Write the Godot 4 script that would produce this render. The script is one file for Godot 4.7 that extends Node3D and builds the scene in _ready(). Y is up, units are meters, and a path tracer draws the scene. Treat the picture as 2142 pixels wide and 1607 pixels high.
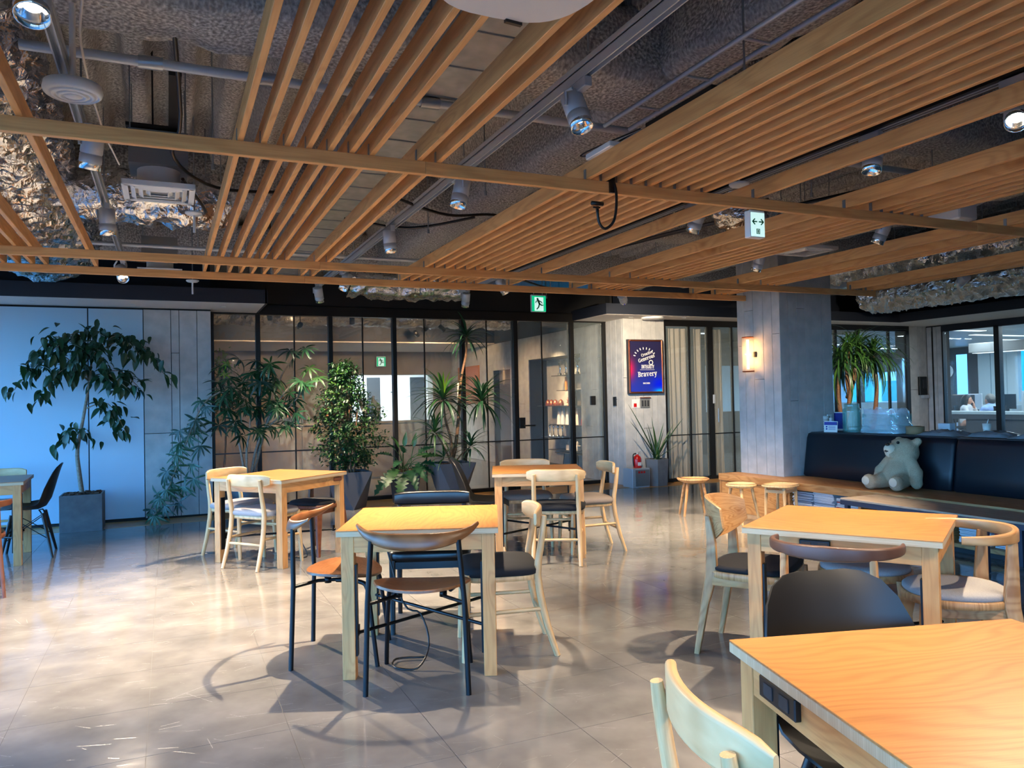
extends Node3D
# Office cafe lounge: a wide room under an open ceiling with oak slats, glass lobby wall at the back, bench and offices on the right.
# x runs along the cross beams, -z along the slats away from the camera, metres.

var M := {}
var rng := RandomNumberGenerator.new()
var used := {}
var leaf_meshes := {}

func _ready() -> void:
	rng.seed = 7
	setup_camera()
	setup_sky()
	make_materials()
	build_shell()
	build_floor()
	build_ceiling_deck()
	build_slats()
	build_ceiling_services()
	build_spots()
	build_glass_wall()
	build_lobby()
	build_poster_wall()
	build_column()
	build_bench()
	build_office()
	build_tables()
	build_plants()
	build_signs()
	build_small_things()

# ------------------------------------------------------------------ camera, sky
func setup_camera() -> void:
	var cam := Camera3D.new()
	cam.name = "camera"
	add_child(cam)
	cam.transform = Transform3D(Basis(Vector3(0.91266, -0.02151, 0.40814), Vector3(0.01154, 0.99957, 0.02689), Vector3(-0.40855, -0.01983, 0.91252)).orthonormalized(), Vector3(0, 1.335, 0))
	cam.fov = 2.0 * rad_to_deg(atan(803.5 / 1612.0))
	cam.near = 0.05
	cam.far = 200.0
	cam.current = true

const EXPOSURE := 1.6
const SKY_ENERGY := 14.0
const SPOT_ENERGY := 16.0
const WARM := Color(1.0, 0.91, 0.79)

func setup_sky() -> void:
	var we := WorldEnvironment.new()
	we.name = "world_environment"
	var e := Environment.new()
	var sky := Sky.new()
	var sm := ProceduralSkyMaterial.new()
	sm.sky_top_color = Color(0.23, 0.53, 0.87)
	sm.sky_horizon_color = Color(0.43, 0.72, 0.94)
	sm.ground_bottom_color = Color(0.18, 0.21, 0.23)
	sm.ground_horizon_color = Color(0.3, 0.4, 0.48)
	sm.sun_angle_max = 1.0
	sky.sky_material = sm
	e.background_mode = Environment.BG_SKY
	e.sky = sky
	e.background_energy_multiplier = SKY_ENERGY
	e.tonemap_mode = Environment.TONE_MAPPER_LINEAR
	e.tonemap_exposure = EXPOSURE
	e.sdfgi_enabled = true
	e.ssao_enabled = true
	e.ssil_enabled = true
	we.environment = e
	add_child(we)

# ------------------------------------------------------------------ nodes
func numbered(called: String) -> String:
	if not used.has(called):
		used[called] = 0
		return called
	used[called] += 1
	return "%s_%03d" % [called, used[called]]

func meta(o: Node, label: String, category: String, group := "", kind := "") -> void:
	if label: o.set_meta("label", label)
	if category: o.set_meta("category", category)
	if group: o.set_meta("group", group)
	if kind: o.set_meta("kind", kind)

func thing(called: String, label: String, category: String, at := Vector3.ZERO, turn := 0.0, group := "") -> Node3D:
	var o := Node3D.new()
	o.name = numbered(called)
	add_child(o)
	o.position = at
	o.rotation.y = turn
	meta(o, label, category, group)
	return o

func structure(called: String) -> Node3D:
	var o := Node3D.new()
	o.name = numbered(called)
	add_child(o)
	o.set_meta("kind", "structure")
	return o

func done(st: SurfaceTool) -> ArrayMesh:
	st.generate_normals()
	return st.commit()

func put(parent: Node, called: String, mesh: Mesh, mat: Material, at := Transform3D()) -> MeshInstance3D:
	var o := MeshInstance3D.new()
	o.name = called
	o.mesh = mesh
	o.material_override = mat
	o.transform = at
	parent.add_child(o, true)
	return o

func part(parent: Node, called: String, st: SurfaceTool, mat: Material) -> MeshInstance3D:
	return put(parent, called, done(st), mat)

func single(called: String, label: String, category: String, st: SurfaceTool, mat: Material, group := "") -> MeshInstance3D:
	var o := put(self, numbered(called), done(st), mat)
	meta(o, label, category, group)
	return o

func copy_of(o: Node3D, at: Vector3, turn: float, label := "", group := "") -> Node3D:
	var c: Node3D = o.duplicate()
	var base: String = o.name
	if base.length() > 4 and base[base.length() - 4] == "_" and base.right(3).is_valid_int():
		base = base.left(base.length() - 4)
	c.name = numbered(base)
	add_child(c)
	c.position = at
	c.rotation = Vector3(0, turn, 0)
	if label: c.set_meta("label", label)
	if group: c.set_meta("group", group)
	return c

# ------------------------------------------------------------------ geometry
func begin() -> SurfaceTool:
	var st := SurfaceTool.new()
	st.begin(Mesh.PRIMITIVE_TRIANGLES)
	st.set_smooth_group(-1)
	return st

func tri_n(st: SurfaceTool, a: Vector3, b: Vector3, c: Vector3, dir: Vector3, ua: Vector2, ub: Vector2, uc: Vector2) -> void:
	st.set_uv(ua)
	st.add_vertex(a)
	if (a - c).cross(a - b).dot(dir) < 0.0:
		st.set_uv(uc)
		st.add_vertex(c)
		st.set_uv(ub)
		st.add_vertex(b)
	else:
		st.set_uv(ub)
		st.add_vertex(b)
		st.set_uv(uc)
		st.add_vertex(c)

func quad_n(st: SurfaceTool, a: Vector3, b: Vector3, c: Vector3, d: Vector3, dir: Vector3, ua: Vector2, ub: Vector2, uc: Vector2, ud: Vector2) -> void:
	tri_n(st, a, b, c, dir, ua, ub, uc)
	tri_n(st, a, c, d, dir, ua, uc, ud)

func _uv(p: Vector3, n: int, l: int, o: Vector2) -> Vector2:
	var i := (n + 1) % 3
	var j := (n + 2) % 3
	if j == l:
		var t := i
		i = j
		j = t
	return Vector2(p[i], p[j]) + o

# box, chamfered by r; the grain (u) runs along the longest side
func box(st: SurfaceTool, c: Vector3, s: Vector3, b := Basis(), r := 0.0) -> void:
	st.set_smooth_group(-1)
	var h := s * 0.5
	var l := 0
	if s.y > s[l]: l = 1
	if s.z > s[l]: l = 2
	var o := Vector2(fposmod(c.x * 7.13 + c.y * 3.71 + c.z * 5.37, 1.0), fposmod(c.x * 2.77 + c.y * 9.1 + c.z * 4.3, 1.0)) * 3.0
	for n in 3:
		var i := (n + 1) % 3
		var j := (n + 2) % 3
		for sg: float in [-1.0, 1.0]:
			var p := [Vector3(), Vector3(), Vector3(), Vector3()]
			var k := 0
			for q: Vector2 in [Vector2(-1, -1), Vector2(1, -1), Vector2(1, 1), Vector2(-1, 1)]:
				var v := Vector3()
				v[n] = sg * h[n]
				v[i] = q.x * (h[i] - r)
				v[j] = q.y * (h[j] - r)
				p[k] = v
				k += 1
			var d := Vector3()
			d[n] = sg
			quad_n(st, c + b * p[0], c + b * p[1], c + b * p[2], c + b * p[3], b * d, _uv(p[0], n, l, o), _uv(p[1], n, l, o), _uv(p[2], n, l, o), _uv(p[3], n, l, o))
	if r <= 0.0:
		return
	for n in 3:
		var i := (n + 1) % 3
		var j := (n + 2) % 3
		for q: Vector2 in [Vector2(-1, -1), Vector2(1, -1), Vector2(1, 1), Vector2(-1, 1)]:
			var p := []
			for e: Array in [[-1, 0], [1, 0], [1, 1], [-1, 1]]:
				var v := Vector3()
				v[n] = e[0] * (h[n] - r)
				v[i] = q.x * (h[i] - (r if e[1] == 1 else 0.0))
				v[j] = q.y * (h[j] - (r if e[1] == 0 else 0.0))
				p.append(v)
			var d := Vector3()
			d[i] = q.x
			d[j] = q.y
			quad_n(st, c + b * p[0], c + b * p[1], c + b * p[2], c + b * p[3], b * d, _uv(p[0], i, l, o), _uv(p[1], i, l, o), _uv(p[2], i, l, o), _uv(p[3], i, l, o))
	for sx: float in [-1.0, 1.0]:
		for sy: float in [-1.0, 1.0]:
			for sz: float in [-1.0, 1.0]:
				var d := Vector3(sx, sy, sz)
				var p0 := Vector3(sx * h.x, sy * (h.y - r), sz * (h.z - r))
				var p1 := Vector3(sx * (h.x - r), sy * h.y, sz * (h.z - r))
				var p2 := Vector3(sx * (h.x - r), sy * (h.y - r), sz * h.z)
				tri_n(st, c + b * p0, c + b * p1, c + b * p2, b * d, o, o, o)

func box_mesh(s: Vector3, r := 0.0) -> ArrayMesh:
	var st := begin()
	box(st, Vector3.ZERO, s, Basis(), r)
	return done(st)

# skin over rings of equal size
func loft(st: SurfaceTool, rings: Array, smooth := true, cap := true) -> void:
	var n: int = rings[0].size()
	var cen := []
	for r: Array in rings:
		var s := Vector3()
		for p: Vector3 in r:
			s += p
		cen.append(s / n)
	var o := Vector2(fposmod(cen[0].x * 3.7 + cen[0].z * 5.1, 1.0), fposmod(cen[0].y * 4.3 + cen[0].z * 2.9, 1.0)) * 2.0
	var per := 0.0
	for j in n:
		per += (rings[0][j] as Vector3).distance_to(rings[0][(j + 1) % n])
	per = maxf(per, 0.02)
	st.set_smooth_group(0 if smooth else -1)
	var u := 0.0
	for i in rings.size() - 1:
		var u2: float = u + maxf((cen[i] as Vector3).distance_to(cen[i + 1]), (rings[i][0] as Vector3).distance_to(rings[i + 1][0]) * 0.5)
		var ref: Vector3 = (cen[i] + cen[i + 1]) * 0.5
		for j in n:
			var k := (j + 1) % n
			var a: Vector3 = rings[i][j]
			var b: Vector3 = rings[i][k]
			var c: Vector3 = rings[i + 1][k]
			var d: Vector3 = rings[i + 1][j]
			var v1 := per * j / n
			var v2 := per * (j + 1) / n
			quad_n(st, a, b, c, d, (a + b + c + d) * 0.25 - ref, Vector2(u, v1) + o, Vector2(u, v2) + o, Vector2(u2, v2) + o, Vector2(u2, v1) + o)
		u = u2
	if cap:
		st.set_smooth_group(-1)
		for e: int in [0, rings.size() - 1]:
			var dir: Vector3 = cen[0] - cen[1] if e == 0 else cen[e] - cen[e - 1]
			if dir.length() < 1e-6:
				dir = Vector3.UP if e else Vector3.DOWN
			for j in n:
				tri_n(st, cen[e], rings[e][j], rings[e][(j + 1) % n], dir, o, o + Vector2(0.01, 0), o + Vector2(0, 0.01))

func ring(c: Vector3, ax: Vector3, ay: Vector3, rx: float, ry: float, n := 10) -> Array:
	var out := []
	for k in n:
		var a := TAU * k / n
		out.append(c + ax * (cos(a) * rx) + ay * (sin(a) * ry))
	return out

# rounded rectangle ring: half sizes hx, hy, corner r
func rring(c: Vector3, ax: Vector3, ay: Vector3, hx: float, hy: float, r: float, seg := 3) -> Array:
	var out := []
	r = minf(r, minf(hx, hy) * 0.999)
	for q in 4:
		var sx := 1.0 if q == 0 or q == 3 else -1.0
		var sy := 1.0 if q < 2 else -1.0
		for k in seg:
			var a := PI * 0.5 * (q + float(k) / (seg - 1))
			out.append(c + ax * (sx * (hx - r) + cos(a) * r) + ay * (sy * (hy - r) + sin(a) * r))
	return out

func frames(pts: Array) -> Array:
	var out := []
	var side := Vector3()
	for i in pts.size():
		var t: Vector3 = (pts[mini(i + 1, pts.size() - 1)] - pts[maxi(i - 1, 0)]).normalized()
		if i == 0:
			side = t.cross(Vector3.UP if absf(t.y) < 0.9 else Vector3.RIGHT).normalized()
		else:
			side = (side - t * side.dot(t)).normalized()
		out.append([side, side.cross(t).normalized()])
	return out

func tube(st: SurfaceTool, pts: Array, r, n := 8, cap := true) -> void:
	var f := frames(pts)
	var rings := []
	for i in pts.size():
		var rr: float = r[i] if r is Array else r
		rings.append(ring(pts[i], f[i][0], f[i][1], rr, rr, n))
	loft(st, rings, true, cap)

func curve(pts: Array, n := 12) -> Array:
	var out := []
	for k in n + 1:
		var t := float(k) / n * (pts.size() - 1)
		var i := mini(int(t), pts.size() - 2)
		var p0: Vector3 = pts[maxi(i - 1, 0)]
		var p3: Vector3 = pts[mini(i + 2, pts.size() - 1)]
		out.append((pts[i] as Vector3).cubic_interpolate(pts[i + 1], p0, p3, t - i))
	return out

func lathe(st: SurfaceTool, prof: Array, c := Vector3(), n := 20, b := Basis()) -> void:
	var rings := []
	for p: Vector2 in prof:
		rings.append(ring(c + b * Vector3(0, p.y, 0), b.x, b.z, maxf(p.x, 0.0004), maxf(p.x, 0.0004), n))
	# revolve with outward test against the axis
	st.set_smooth_group(0)
	var u := 0.0
	for i in rings.size() - 1:
		var p1: Vector2 = prof[i]
		var p2: Vector2 = prof[i + 1]
		var nrm2 := Vector2(p2.y - p1.y, -(p2.x - p1.x))
		var u2 := u + p1.distance_to(p2)
		for j in n:
			var k := (j + 1) % n
			var a := TAU * (j + 0.5) / n
			var dir := b * Vector3(cos(a) * nrm2.x, nrm2.y, sin(a) * nrm2.x)
			var v1 := 0.3 * j / n
			var v2 := 0.3 * (j + 1) / n
			quad_n(st, rings[i][j], rings[i][k], rings[i + 1][k], rings[i + 1][j], dir, Vector2(u, v1), Vector2(u, v2), Vector2(u2, v2), Vector2(u2, v1))
		u = u2

# a curved thin board: grid of points, thickness th
func sheet(st: SurfaceTool, g: Array, th: float) -> void:
	var ni := g.size()
	var nj: int = g[0].size()
	var nn := []
	for i in ni:
		var row := []
		for j in nj:
			var du: Vector3 = g[mini(i + 1, ni - 1)][j] - g[maxi(i - 1, 0)][j]
			var dv: Vector3 = g[i][mini(j + 1, nj - 1)] - g[i][maxi(j - 1, 0)]
			row.append(du.cross(dv).normalized())
		nn.append(row)
	for sd in 2:
		st.set_smooth_group(sd)
		var sg := 0.5 * th if sd == 0 else -0.5 * th
		for i in ni - 1:
			for j in nj - 1:
				var dir: Vector3 = nn[i][j] * sg
				quad_n(st, g[i][j] + nn[i][j] * sg, g[i + 1][j] + nn[i + 1][j] * sg, g[i + 1][j + 1] + nn[i + 1][j + 1] * sg, g[i][j + 1] + nn[i][j + 1] * sg, dir, Vector2(i, j) * 0.05, Vector2(i + 1, j) * 0.05, Vector2(i + 1, j + 1) * 0.05, Vector2(i, j + 1) * 0.05)
	st.set_smooth_group(2)
	var rim := []
	for j in nj: rim.append(Vector2i(0, j))
	for i in range(1, ni): rim.append(Vector2i(i, nj - 1))
	for j in range(nj - 2, -1, -1): rim.append(Vector2i(ni - 1, j))
	for i in range(ni - 2, 0, -1): rim.append(Vector2i(i, 0))
	var mid: Vector3 = g[ni / 2][nj / 2]
	for k in rim.size():
		var p: Vector2i = rim[k]
		var q: Vector2i = rim[(k + 1) % rim.size()]
		var a: Vector3 = g[p.x][p.y]
		var b: Vector3 = g[q.x][q.y]
		var na: Vector3 = nn[p.x][p.y] * th * 0.5
		var nb: Vector3 = nn[q.x][q.y] * th * 0.5
		var e := (b - a).cross(na)
		if e.dot(a - mid) < 0.0: e = -e
		quad_n(st, a + na, b + nb, b - nb, a - na, e, Vector2(0, 0), Vector2(0.05, 0), Vector2(0.05, 0.01), Vector2(0, 0.01))

# cushion-like solid over an outline (x, z), list of [y, scale]
func pad(st: SurfaceTool, outline: Array, layers: Array, c := Vector3()) -> void:
	var rings := []
	for l: Array in layers:
		var r := []
		for p: Vector2 in outline:
			r.append(c + Vector3(p.x * l[1], l[0], p.y * l[1]))
		rings.append(r)
	loft(st, rings, true, true)

func superellipse(hx: float, hz: float, e := 4.0, n := 24, front := 1.0) -> Array:
	var out := []
	for k in n:
		var a := TAU * k / n
		var ca := cos(a)
		var sa := sin(a)
		var x := signf(ca) * pow(absf(ca), 2.0 / e) * hx
		var z := signf(sa) * pow(absf(sa), 2.0 / e) * hz
		out.append(Vector2(x * lerpf(1.0, front, (z / hz + 1.0) * 0.5), z))
	return out

# one smooth skin over tapered capsules [a, b, ra, rb], surface nets
func blob(st: SurfaceTool, caps: Array, cell: float, k := 0.02, bump := 0.0) -> void:
	var lo := Vector3.INF
	var hi := -Vector3.INF
	for c: Array in caps:
		for q in 2:
			var p: Vector3 = c[q]
			var r: float = c[2 + q] + cell * 2.0
			lo = lo.min(p - Vector3(r, r, r))
			hi = hi.max(p + Vector3(r, r, r))
	var n := Vector3i(((hi - lo) / cell).ceil()) + Vector3i.ONE
	var f := PackedFloat32Array()
	f.resize(n.x * n.y * n.z)
	f.fill(1.0)
	var noise := FastNoiseLite.new()
	noise.frequency = 1.0 / (cell * 3.0)
	for c: Array in caps:
		var a: Vector3 = c[0]
		var b: Vector3 = c[1]
		var ra: float = c[2]
		var rb: float = c[3]
		var m := maxf(ra, rb) + k + cell * 2.0
		var i0 := Vector3i(((a.min(b) - Vector3(m, m, m) - lo) / cell).floor()).clamp(Vector3i.ZERO, n - Vector3i.ONE)
		var i1 := Vector3i(((a.max(b) + Vector3(m, m, m) - lo) / cell).ceil()).clamp(Vector3i.ZERO, n - Vector3i.ONE)
		var ab := b - a
		var l2 := maxf(ab.length_squared(), 1e-9)
		for x in range(i0.x, i1.x + 1):
			for y in range(i0.y, i1.y + 1):
				for z in range(i0.z, i1.z + 1):
					var p := lo + Vector3(x, y, z) * cell
					var t := clampf((p - a).dot(ab) / l2, 0.0, 1.0)
					var d := p.distance_to(a + ab * t) - lerpf(ra, rb, t)
					var at := (x * n.y + y) * n.z + z
					var o := f[at]
					var h := clampf(0.5 + 0.5 * (o - d) / k, 0.0, 1.0)
					f[at] = lerpf(o, d, h) - k * h * (1.0 - h)
	if bump > 0.0:
		for x in n.x:
			for y in n.y:
				for z in n.z:
					var at := (x * n.y + y) * n.z + z
					if absf(f[at]) < cell * 3.0:
						f[at] += noise.get_noise_3d(x * cell, y * cell, z * cell) * bump
	var vid := {}
	st.set_smooth_group(0)
	var sx := n.y * n.z
	var sy := n.z
	var verts := {}
	for x in n.x - 1:
		for y in n.y - 1:
			for z in n.z - 1:
				var at := (x * n.y + y) * n.z + z
				var s := Vector3()
				var cnt := 0
				var v := [f[at], f[at + sx], f[at + sy], f[at + sx + sy], f[at + 1], f[at + sx + 1], f[at + sy + 1], f[at + sx + sy + 1]]
				var neg := 0
				for q in 8:
					if v[q] < 0.0: neg += 1
				if neg == 0 or neg == 8: continue
				for e: Array in [[0, 1], [2, 3], [4, 5], [6, 7], [0, 2], [1, 3], [4, 6], [5, 7], [0, 4], [1, 5], [2, 6], [3, 7]]:
					var va: float = v[e[0]]
					var vb: float = v[e[1]]
					if (va < 0.0) != (vb < 0.0):
						var t := va / (va - vb)
						var pa := Vector3(e[0] & 1, (e[0] >> 1) & 1, e[0] >> 2)
						var pb := Vector3(e[1] & 1, (e[1] >> 1) & 1, e[1] >> 2)
						s += pa.lerp(pb, t)
						cnt += 1
				verts[at] = lo + (Vector3(x, y, z) + s / cnt) * cell
	for at: int in verts:
		var x := at / sx
		var y := (at / sy) % n.y
		var z := at % n.z
		if x < 1 or y < 1 or z < 1: continue
		var v0 := f[at]
		for ax in 3:
			var step: int = [sx, sy, 1][ax]
			var v1 := f[at + step]
			if (v0 < 0.0) == (v1 < 0.0): continue
			var s1: int = [sy, 1, sx][ax]
			var s2: int = [1, sx, sy][ax]
			if not (verts.has(at - s1) and verts.has(at - s2) and verts.has(at - s1 - s2)): continue
			var dir := Vector3()
			dir[ax] = 1.0 if v0 < 0.0 else -1.0
			var a: Vector3 = verts[at]
			var b: Vector3 = verts[at - s1]
			var c: Vector3 = verts[at - s1 - s2]
			var d: Vector3 = verts[at - s2]
			quad_n(st, a, b, c, d, dir, Vector2(a.x, a.y), Vector2(b.x, b.y), Vector2(c.x, c.y), Vector2(d.x, d.y))

func along(dir: Vector3, up := Vector3.UP) -> Basis:   # z axis along dir
	var z := dir.normalized()
	var x := up.cross(z)
	if x.length() < 1e-4: x = Vector3.RIGHT
	x = x.normalized()
	return Basis(x, z.cross(x), z)

func face(f: Vector2) -> float:   # turn that makes local +z look along (x, z)
	return atan2(f.x, f.y)

# ------------------------------------------------------------------ materials
func mat(c: Color, rough := 0.6, metal := 0.0) -> StandardMaterial3D:
	var m := StandardMaterial3D.new()
	m.albedo_color = c
	m.roughness = rough
	m.metallic = metal
	return m

func wood_image(w: int, h: int, rings_n: float, warp: float, knots: int, sd: int, contrast: float) -> ImageTexture:
	var n := FastNoiseLite.new()
	n.seed = sd
	n.frequency = 1.0
	n.fractal_octaves = 2
	var n2 := FastNoiseLite.new()
	n2.seed = sd + 9
	n2.frequency = 1.0
	n2.fractal_octaves = 3
	var rg := RandomNumberGenerator.new()
	rg.seed = sd
	var kn := []
	for k in knots:
		kn.append([rg.randf_range(0.1, 0.75), rg.randf_range(0.1, 0.9), rg.randf_range(0.012, 0.022)])
	var im := Image.create(w, h, false, Image.FORMAT_RGB8)
	for y in h:
		var v := float(y) / h
		var cv := cos(TAU * v)
		var sv := sin(TAU * v)
		for x in w:
			var u := float(x) / w
			var fade := smoothstep(0.82, 1.0, u)
			var a := n.get_noise_3d(u * 2.2, cv * 0.55, sv * 0.55)
			if fade > 0.0:
				a = lerpf(a, n.get_noise_3d((u - 1.0) * 2.2, cv * 0.55, sv * 0.55), fade)
			var s := n2.get_noise_3d(u * 9.0, cv * 22.0, sv * 22.0)
			if fade > 0.0:
				s = lerpf(s, n2.get_noise_3d((u - 1.0) * 9.0, cv * 22.0, sv * 22.0), fade)
			var ph := rings_n * v + warp * a
			var kd := 0.0
			for k: Array in kn:
				var dx: float = (u - k[0]) * 1.6
				var dy: float = (v - k[1]) * 0.35
				var d := sqrt(dx * dx * 0.35 + dy * dy)
				var g: float = exp(-d * d / (k[2] * k[2]))
				kd = maxf(kd, g)
				ph += 2.2 * exp(-d * d / (9.0 * k[2] * k[2]))
			var r := 0.5 + 0.5 * sin(TAU * ph)
			r = pow(r, 2.2)
			var t := clampf(1.0 - contrast * (0.45 * r + 0.75 * (s * 0.5 + 0.2) + 0.25 * (a + 0.3)), 0.0, 1.0)
			t *= 1.0 - 0.55 * kd
			im.set_pixel(x, y, Color(lerpf(0.70, 1.0, t), lerpf(0.58, 1.0, t), lerpf(0.46, 1.0, t)))
	return ImageTexture.create_from_image(im)

func noise_tex(sd: int, freq: float, c0: Color, c1: Color, size := 512, oct := 4, bump := 0.0, kind := FastNoiseLite.TYPE_SIMPLEX_SMOOTH, ridged := false) -> NoiseTexture2D:
	var n := FastNoiseLite.new()
	n.seed = sd
	n.noise_type = kind
	n.frequency = freq
	n.fractal_octaves = oct
	if ridged: n.fractal_type = FastNoiseLite.FRACTAL_RIDGED
	var t := NoiseTexture2D.new()
	t.width = size
	t.height = size
	t.seamless = true
	t.noise = n
	if bump > 0.0:
		t.as_normal_map = true
		t.bump_strength = bump
	else:
		var g := Gradient.new()
		g.set_color(0, c0)
		g.set_color(1, c1)
		t.color_ramp = g
	return t

func tri_map(m: StandardMaterial3D, per_m: float, world := true) -> StandardMaterial3D:
	m.uv1_triplanar = true
	m.uv1_world_triplanar = world
	m.uv1_scale = Vector3(per_m, per_m, per_m)
	return m

func wood(tex: Texture2D, c: Color, rough: float, us := 0.62, vs := 3.0) -> StandardMaterial3D:
	var m := mat(c, rough)
	m.albedo_texture = tex
	m.uv1_scale = Vector3(us, vs, 1)
	return m

func glow(c: Color, e: float) -> StandardMaterial3D:
	var m := mat(c, 0.5)
	m.emission_enabled = true
	m.emission = c
	m.emission_energy_multiplier = e
	return m

func pane(c: Color, a: float) -> StandardMaterial3D:
	var m := mat(Color(c.r, c.g, c.b, a), 0.02)
	m.transparency = BaseMaterial3D.TRANSPARENCY_ALPHA
	m.metallic_specular = 0.5
	return m

func floor_image() -> ImageTexture:
	var n := FastNoiseLite.new()
	n.seed = 4
	n.frequency = 0.006
	n.fractal_octaves = 5
	var src := n.get_seamless_image(1024, 1024)
	var im := Image.create(1024, 1024, false, Image.FORMAT_RGB8)
	for y in 1024:
		for x in 1024:
			var v := src.get_pixel(x, y).r
			var t := 0.48 + (v - 0.5) * 0.12
			im.set_pixel(x, y, Color(t, t * 0.965, t * 0.92))
	return ImageTexture.create_from_image(im)

# fine scuffs: short pale scratches worn into the polish (roughness only where they lie)
func scuff_image() -> ImageTexture:
	var im := Image.create(1024, 1024, false, Image.FORMAT_L8)
	im.fill(Color(0.10, 0.10, 0.10))
	var rg := RandomNumberGenerator.new()
	rg.seed = 12
	for k in 420:
		var x := rg.randf() * 1024.0
		var y := rg.randf() * 1024.0
		var a := rg.randfn(0.2, 0.5)
		var l := rg.randf_range(4, 46) * (1.0 if rg.randf() < 0.85 else 3.0)
		var s := rg.randf_range(0.22, 0.42)
		for q in int(l):
			im.set_pixel(posmod(int(x + cos(a) * q), 1024), posmod(int(y + sin(a) * q), 1024), Color(s, s, s))
	return ImageTexture.create_from_image(im)

func make_materials() -> void:
	var oak := wood_image(1024, 256, 7.0, 3.2, 3, 3, 0.8)
	var oak_top := wood_image(1024, 512, 20.0, 3.4, 3, 5, 0.55)
	var oak_slat := wood_image(1024, 128, 3.0, 2.2, 2, 13, 0.42)
	var ash := wood_image(512, 256, 9.0, 1.4, 0, 21, 0.45)
	M.slat = wood(oak_slat, Color(0.89, 0.67, 0.42), 0.55, 0.4, 2.2)
	M.top = wood(oak_top, Color(0.75, 0.52, 0.29), 0.36, 0.62, 1.25)
	M.leg = wood(oak_slat, Color(0.84, 0.62, 0.38), 0.5, 0.62, 3.0)
	M.ply = wood(ash, Color(0.83, 0.74, 0.60), 0.55, 0.6, 26.0)
	M.ash = wood(ash, Color(0.88, 0.74, 0.54), 0.42, 0.9, 3.5)
	M.walnut = wood(oak, Color(0.50, 0.30, 0.19), 0.42, 0.8, 3.0)
	M.veneer = wood(oak, Color(0.55, 0.36, 0.21), 0.35, 0.8, 2.0)
	M.oakchair = wood(oak, Color(0.80, 0.62, 0.42), 0.45, 0.8, 2.4)
	M.bench = wood(oak, Color(0.74, 0.56, 0.36), 0.5, 0.5, 2.0)
	M.greyoak = wood(oak_slat, Color(0.72, 0.66, 0.58), 0.5, 0.5, 2.0)
	var fm := mat(Color(1, 1, 1), 1.0)
	fm.albedo_texture = floor_image()
	fm.roughness_texture = scuff_image()
	fm.roughness_texture_channel = BaseMaterial3D.TEXTURE_CHANNEL_RED
	fm.normal_enabled = true
	fm.normal_texture = noise_tex(5, 0.012, Color.BLACK, Color.WHITE, 512, 3, 3.0)
	fm.normal_scale = 0.10
	fm.metallic_specular = 0.5
	M.floor = tri_map(fm, 0.42)
	M.floor_joint = mat(Color(0.32, 0.31, 0.30), 0.6)
	M.wall = mat(Color(0.66, 0.75, 0.81), 0.34)
	M.plaster = mat(Color(0.72, 0.72, 0.72), 0.6)
	M.cement = tri_map(mat(Color(1, 1, 1), 0.75), 0.9)
	M.cement.albedo_texture = noise_tex(8, 0.01, Color(0.64, 0.645, 0.64), Color(0.74, 0.74, 0.725), 512, 5)
	M.joint = mat(Color(0.12, 0.12, 0.12), 0.8)
	M.navy = mat(Color(0.075, 0.10, 0.15), 0.6)
	M.soffit = mat(Color(0.88, 0.85, 0.81), 0.7)
	M.dark = mat(Color(0.05, 0.052, 0.055), 0.7)
	M.bronze = mat(Color(0.09, 0.085, 0.08), 0.42, 0.3)
	M.black = mat(Color(0.03, 0.032, 0.036), 0.38)
	M.blackmetal = mat(Color(0.045, 0.05, 0.06), 0.38, 0.4)
	M.shell = mat(Color(0.024, 0.025, 0.028), 0.42)
	M.leather = mat(Color(0.03, 0.03, 0.032), 0.3)
	M.rockwool = tri_map(mat(Color(1, 1, 1), 0.95), 0.8)
	M.rockwool.albedo_texture = noise_tex(31, 0.10, Color(0.34, 0.33, 0.32), Color(0.90, 0.89, 0.87), 512, 3)
	M.rockwool.normal_enabled = true
	M.rockwool.normal_texture = noise_tex(32, 0.10, Color.BLACK, Color.WHITE, 512, 3, 6.0)
	M.rockwool.normal_scale = 0.6
	M.foil = tri_map(mat(Color(0.90, 0.89, 0.88), 0.2, 1.0), 1.1)
	M.foil.normal_enabled = true
	M.foil.normal_texture = noise_tex(41, 0.014, Color.BLACK, Color.WHITE, 512, 4, 14.0, FastNoiseLite.TYPE_SIMPLEX_SMOOTH, true)
	M.foil.normal_scale = 0.9
	M.galv = tri_map(mat(Color(1, 1, 1), 0.42, 0.35), 1.2)
	M.galv.albedo_texture = noise_tex(43, 0.02, Color(0.60, 0.61, 0.60), Color(0.72, 0.72, 0.71), 256, 3)
	M.steel = mat(Color(0.62, 0.64, 0.66), 0.35, 0.8)
	M.alu = mat(Color(0.70, 0.72, 0.74), 0.4, 0.25)
	M.chrome = mat(Color(0.9, 0.9, 0.9), 0.08, 1.0)
	M.white = mat(Color(0.86, 0.86, 0.85), 0.45)
	M.whitewarm = mat(Color(0.86, 0.83, 0.79), 0.5)
	M.greybox = mat(Color(0.42, 0.43, 0.43), 0.5)
	M.planter = tri_map(mat(Color(1, 1, 1), 0.7), 1.5)
	M.planter.albedo_texture = noise_tex(51, 0.02, Color(0.36, 0.365, 0.37), Color(0.43, 0.43, 0.43), 256, 4)
	M.planter_dark = mat(Color(0.31, 0.32, 0.34), 0.45)
	M.bark = tri_map(mat(Color(1, 1, 1), 0.9), 5.0)
	M.bark.albedo_texture = noise_tex(55, 0.03, Color(0.18, 0.12, 0.08), Color(0.42, 0.29, 0.2), 256, 3)
	M.trunk = tri_map(mat(Color(1, 1, 1), 0.8), 4.0)
	M.trunk.albedo_texture = noise_tex(56, 0.03, Color(0.42, 0.38, 0.32), Color(0.62, 0.57, 0.5), 256, 3)
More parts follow.
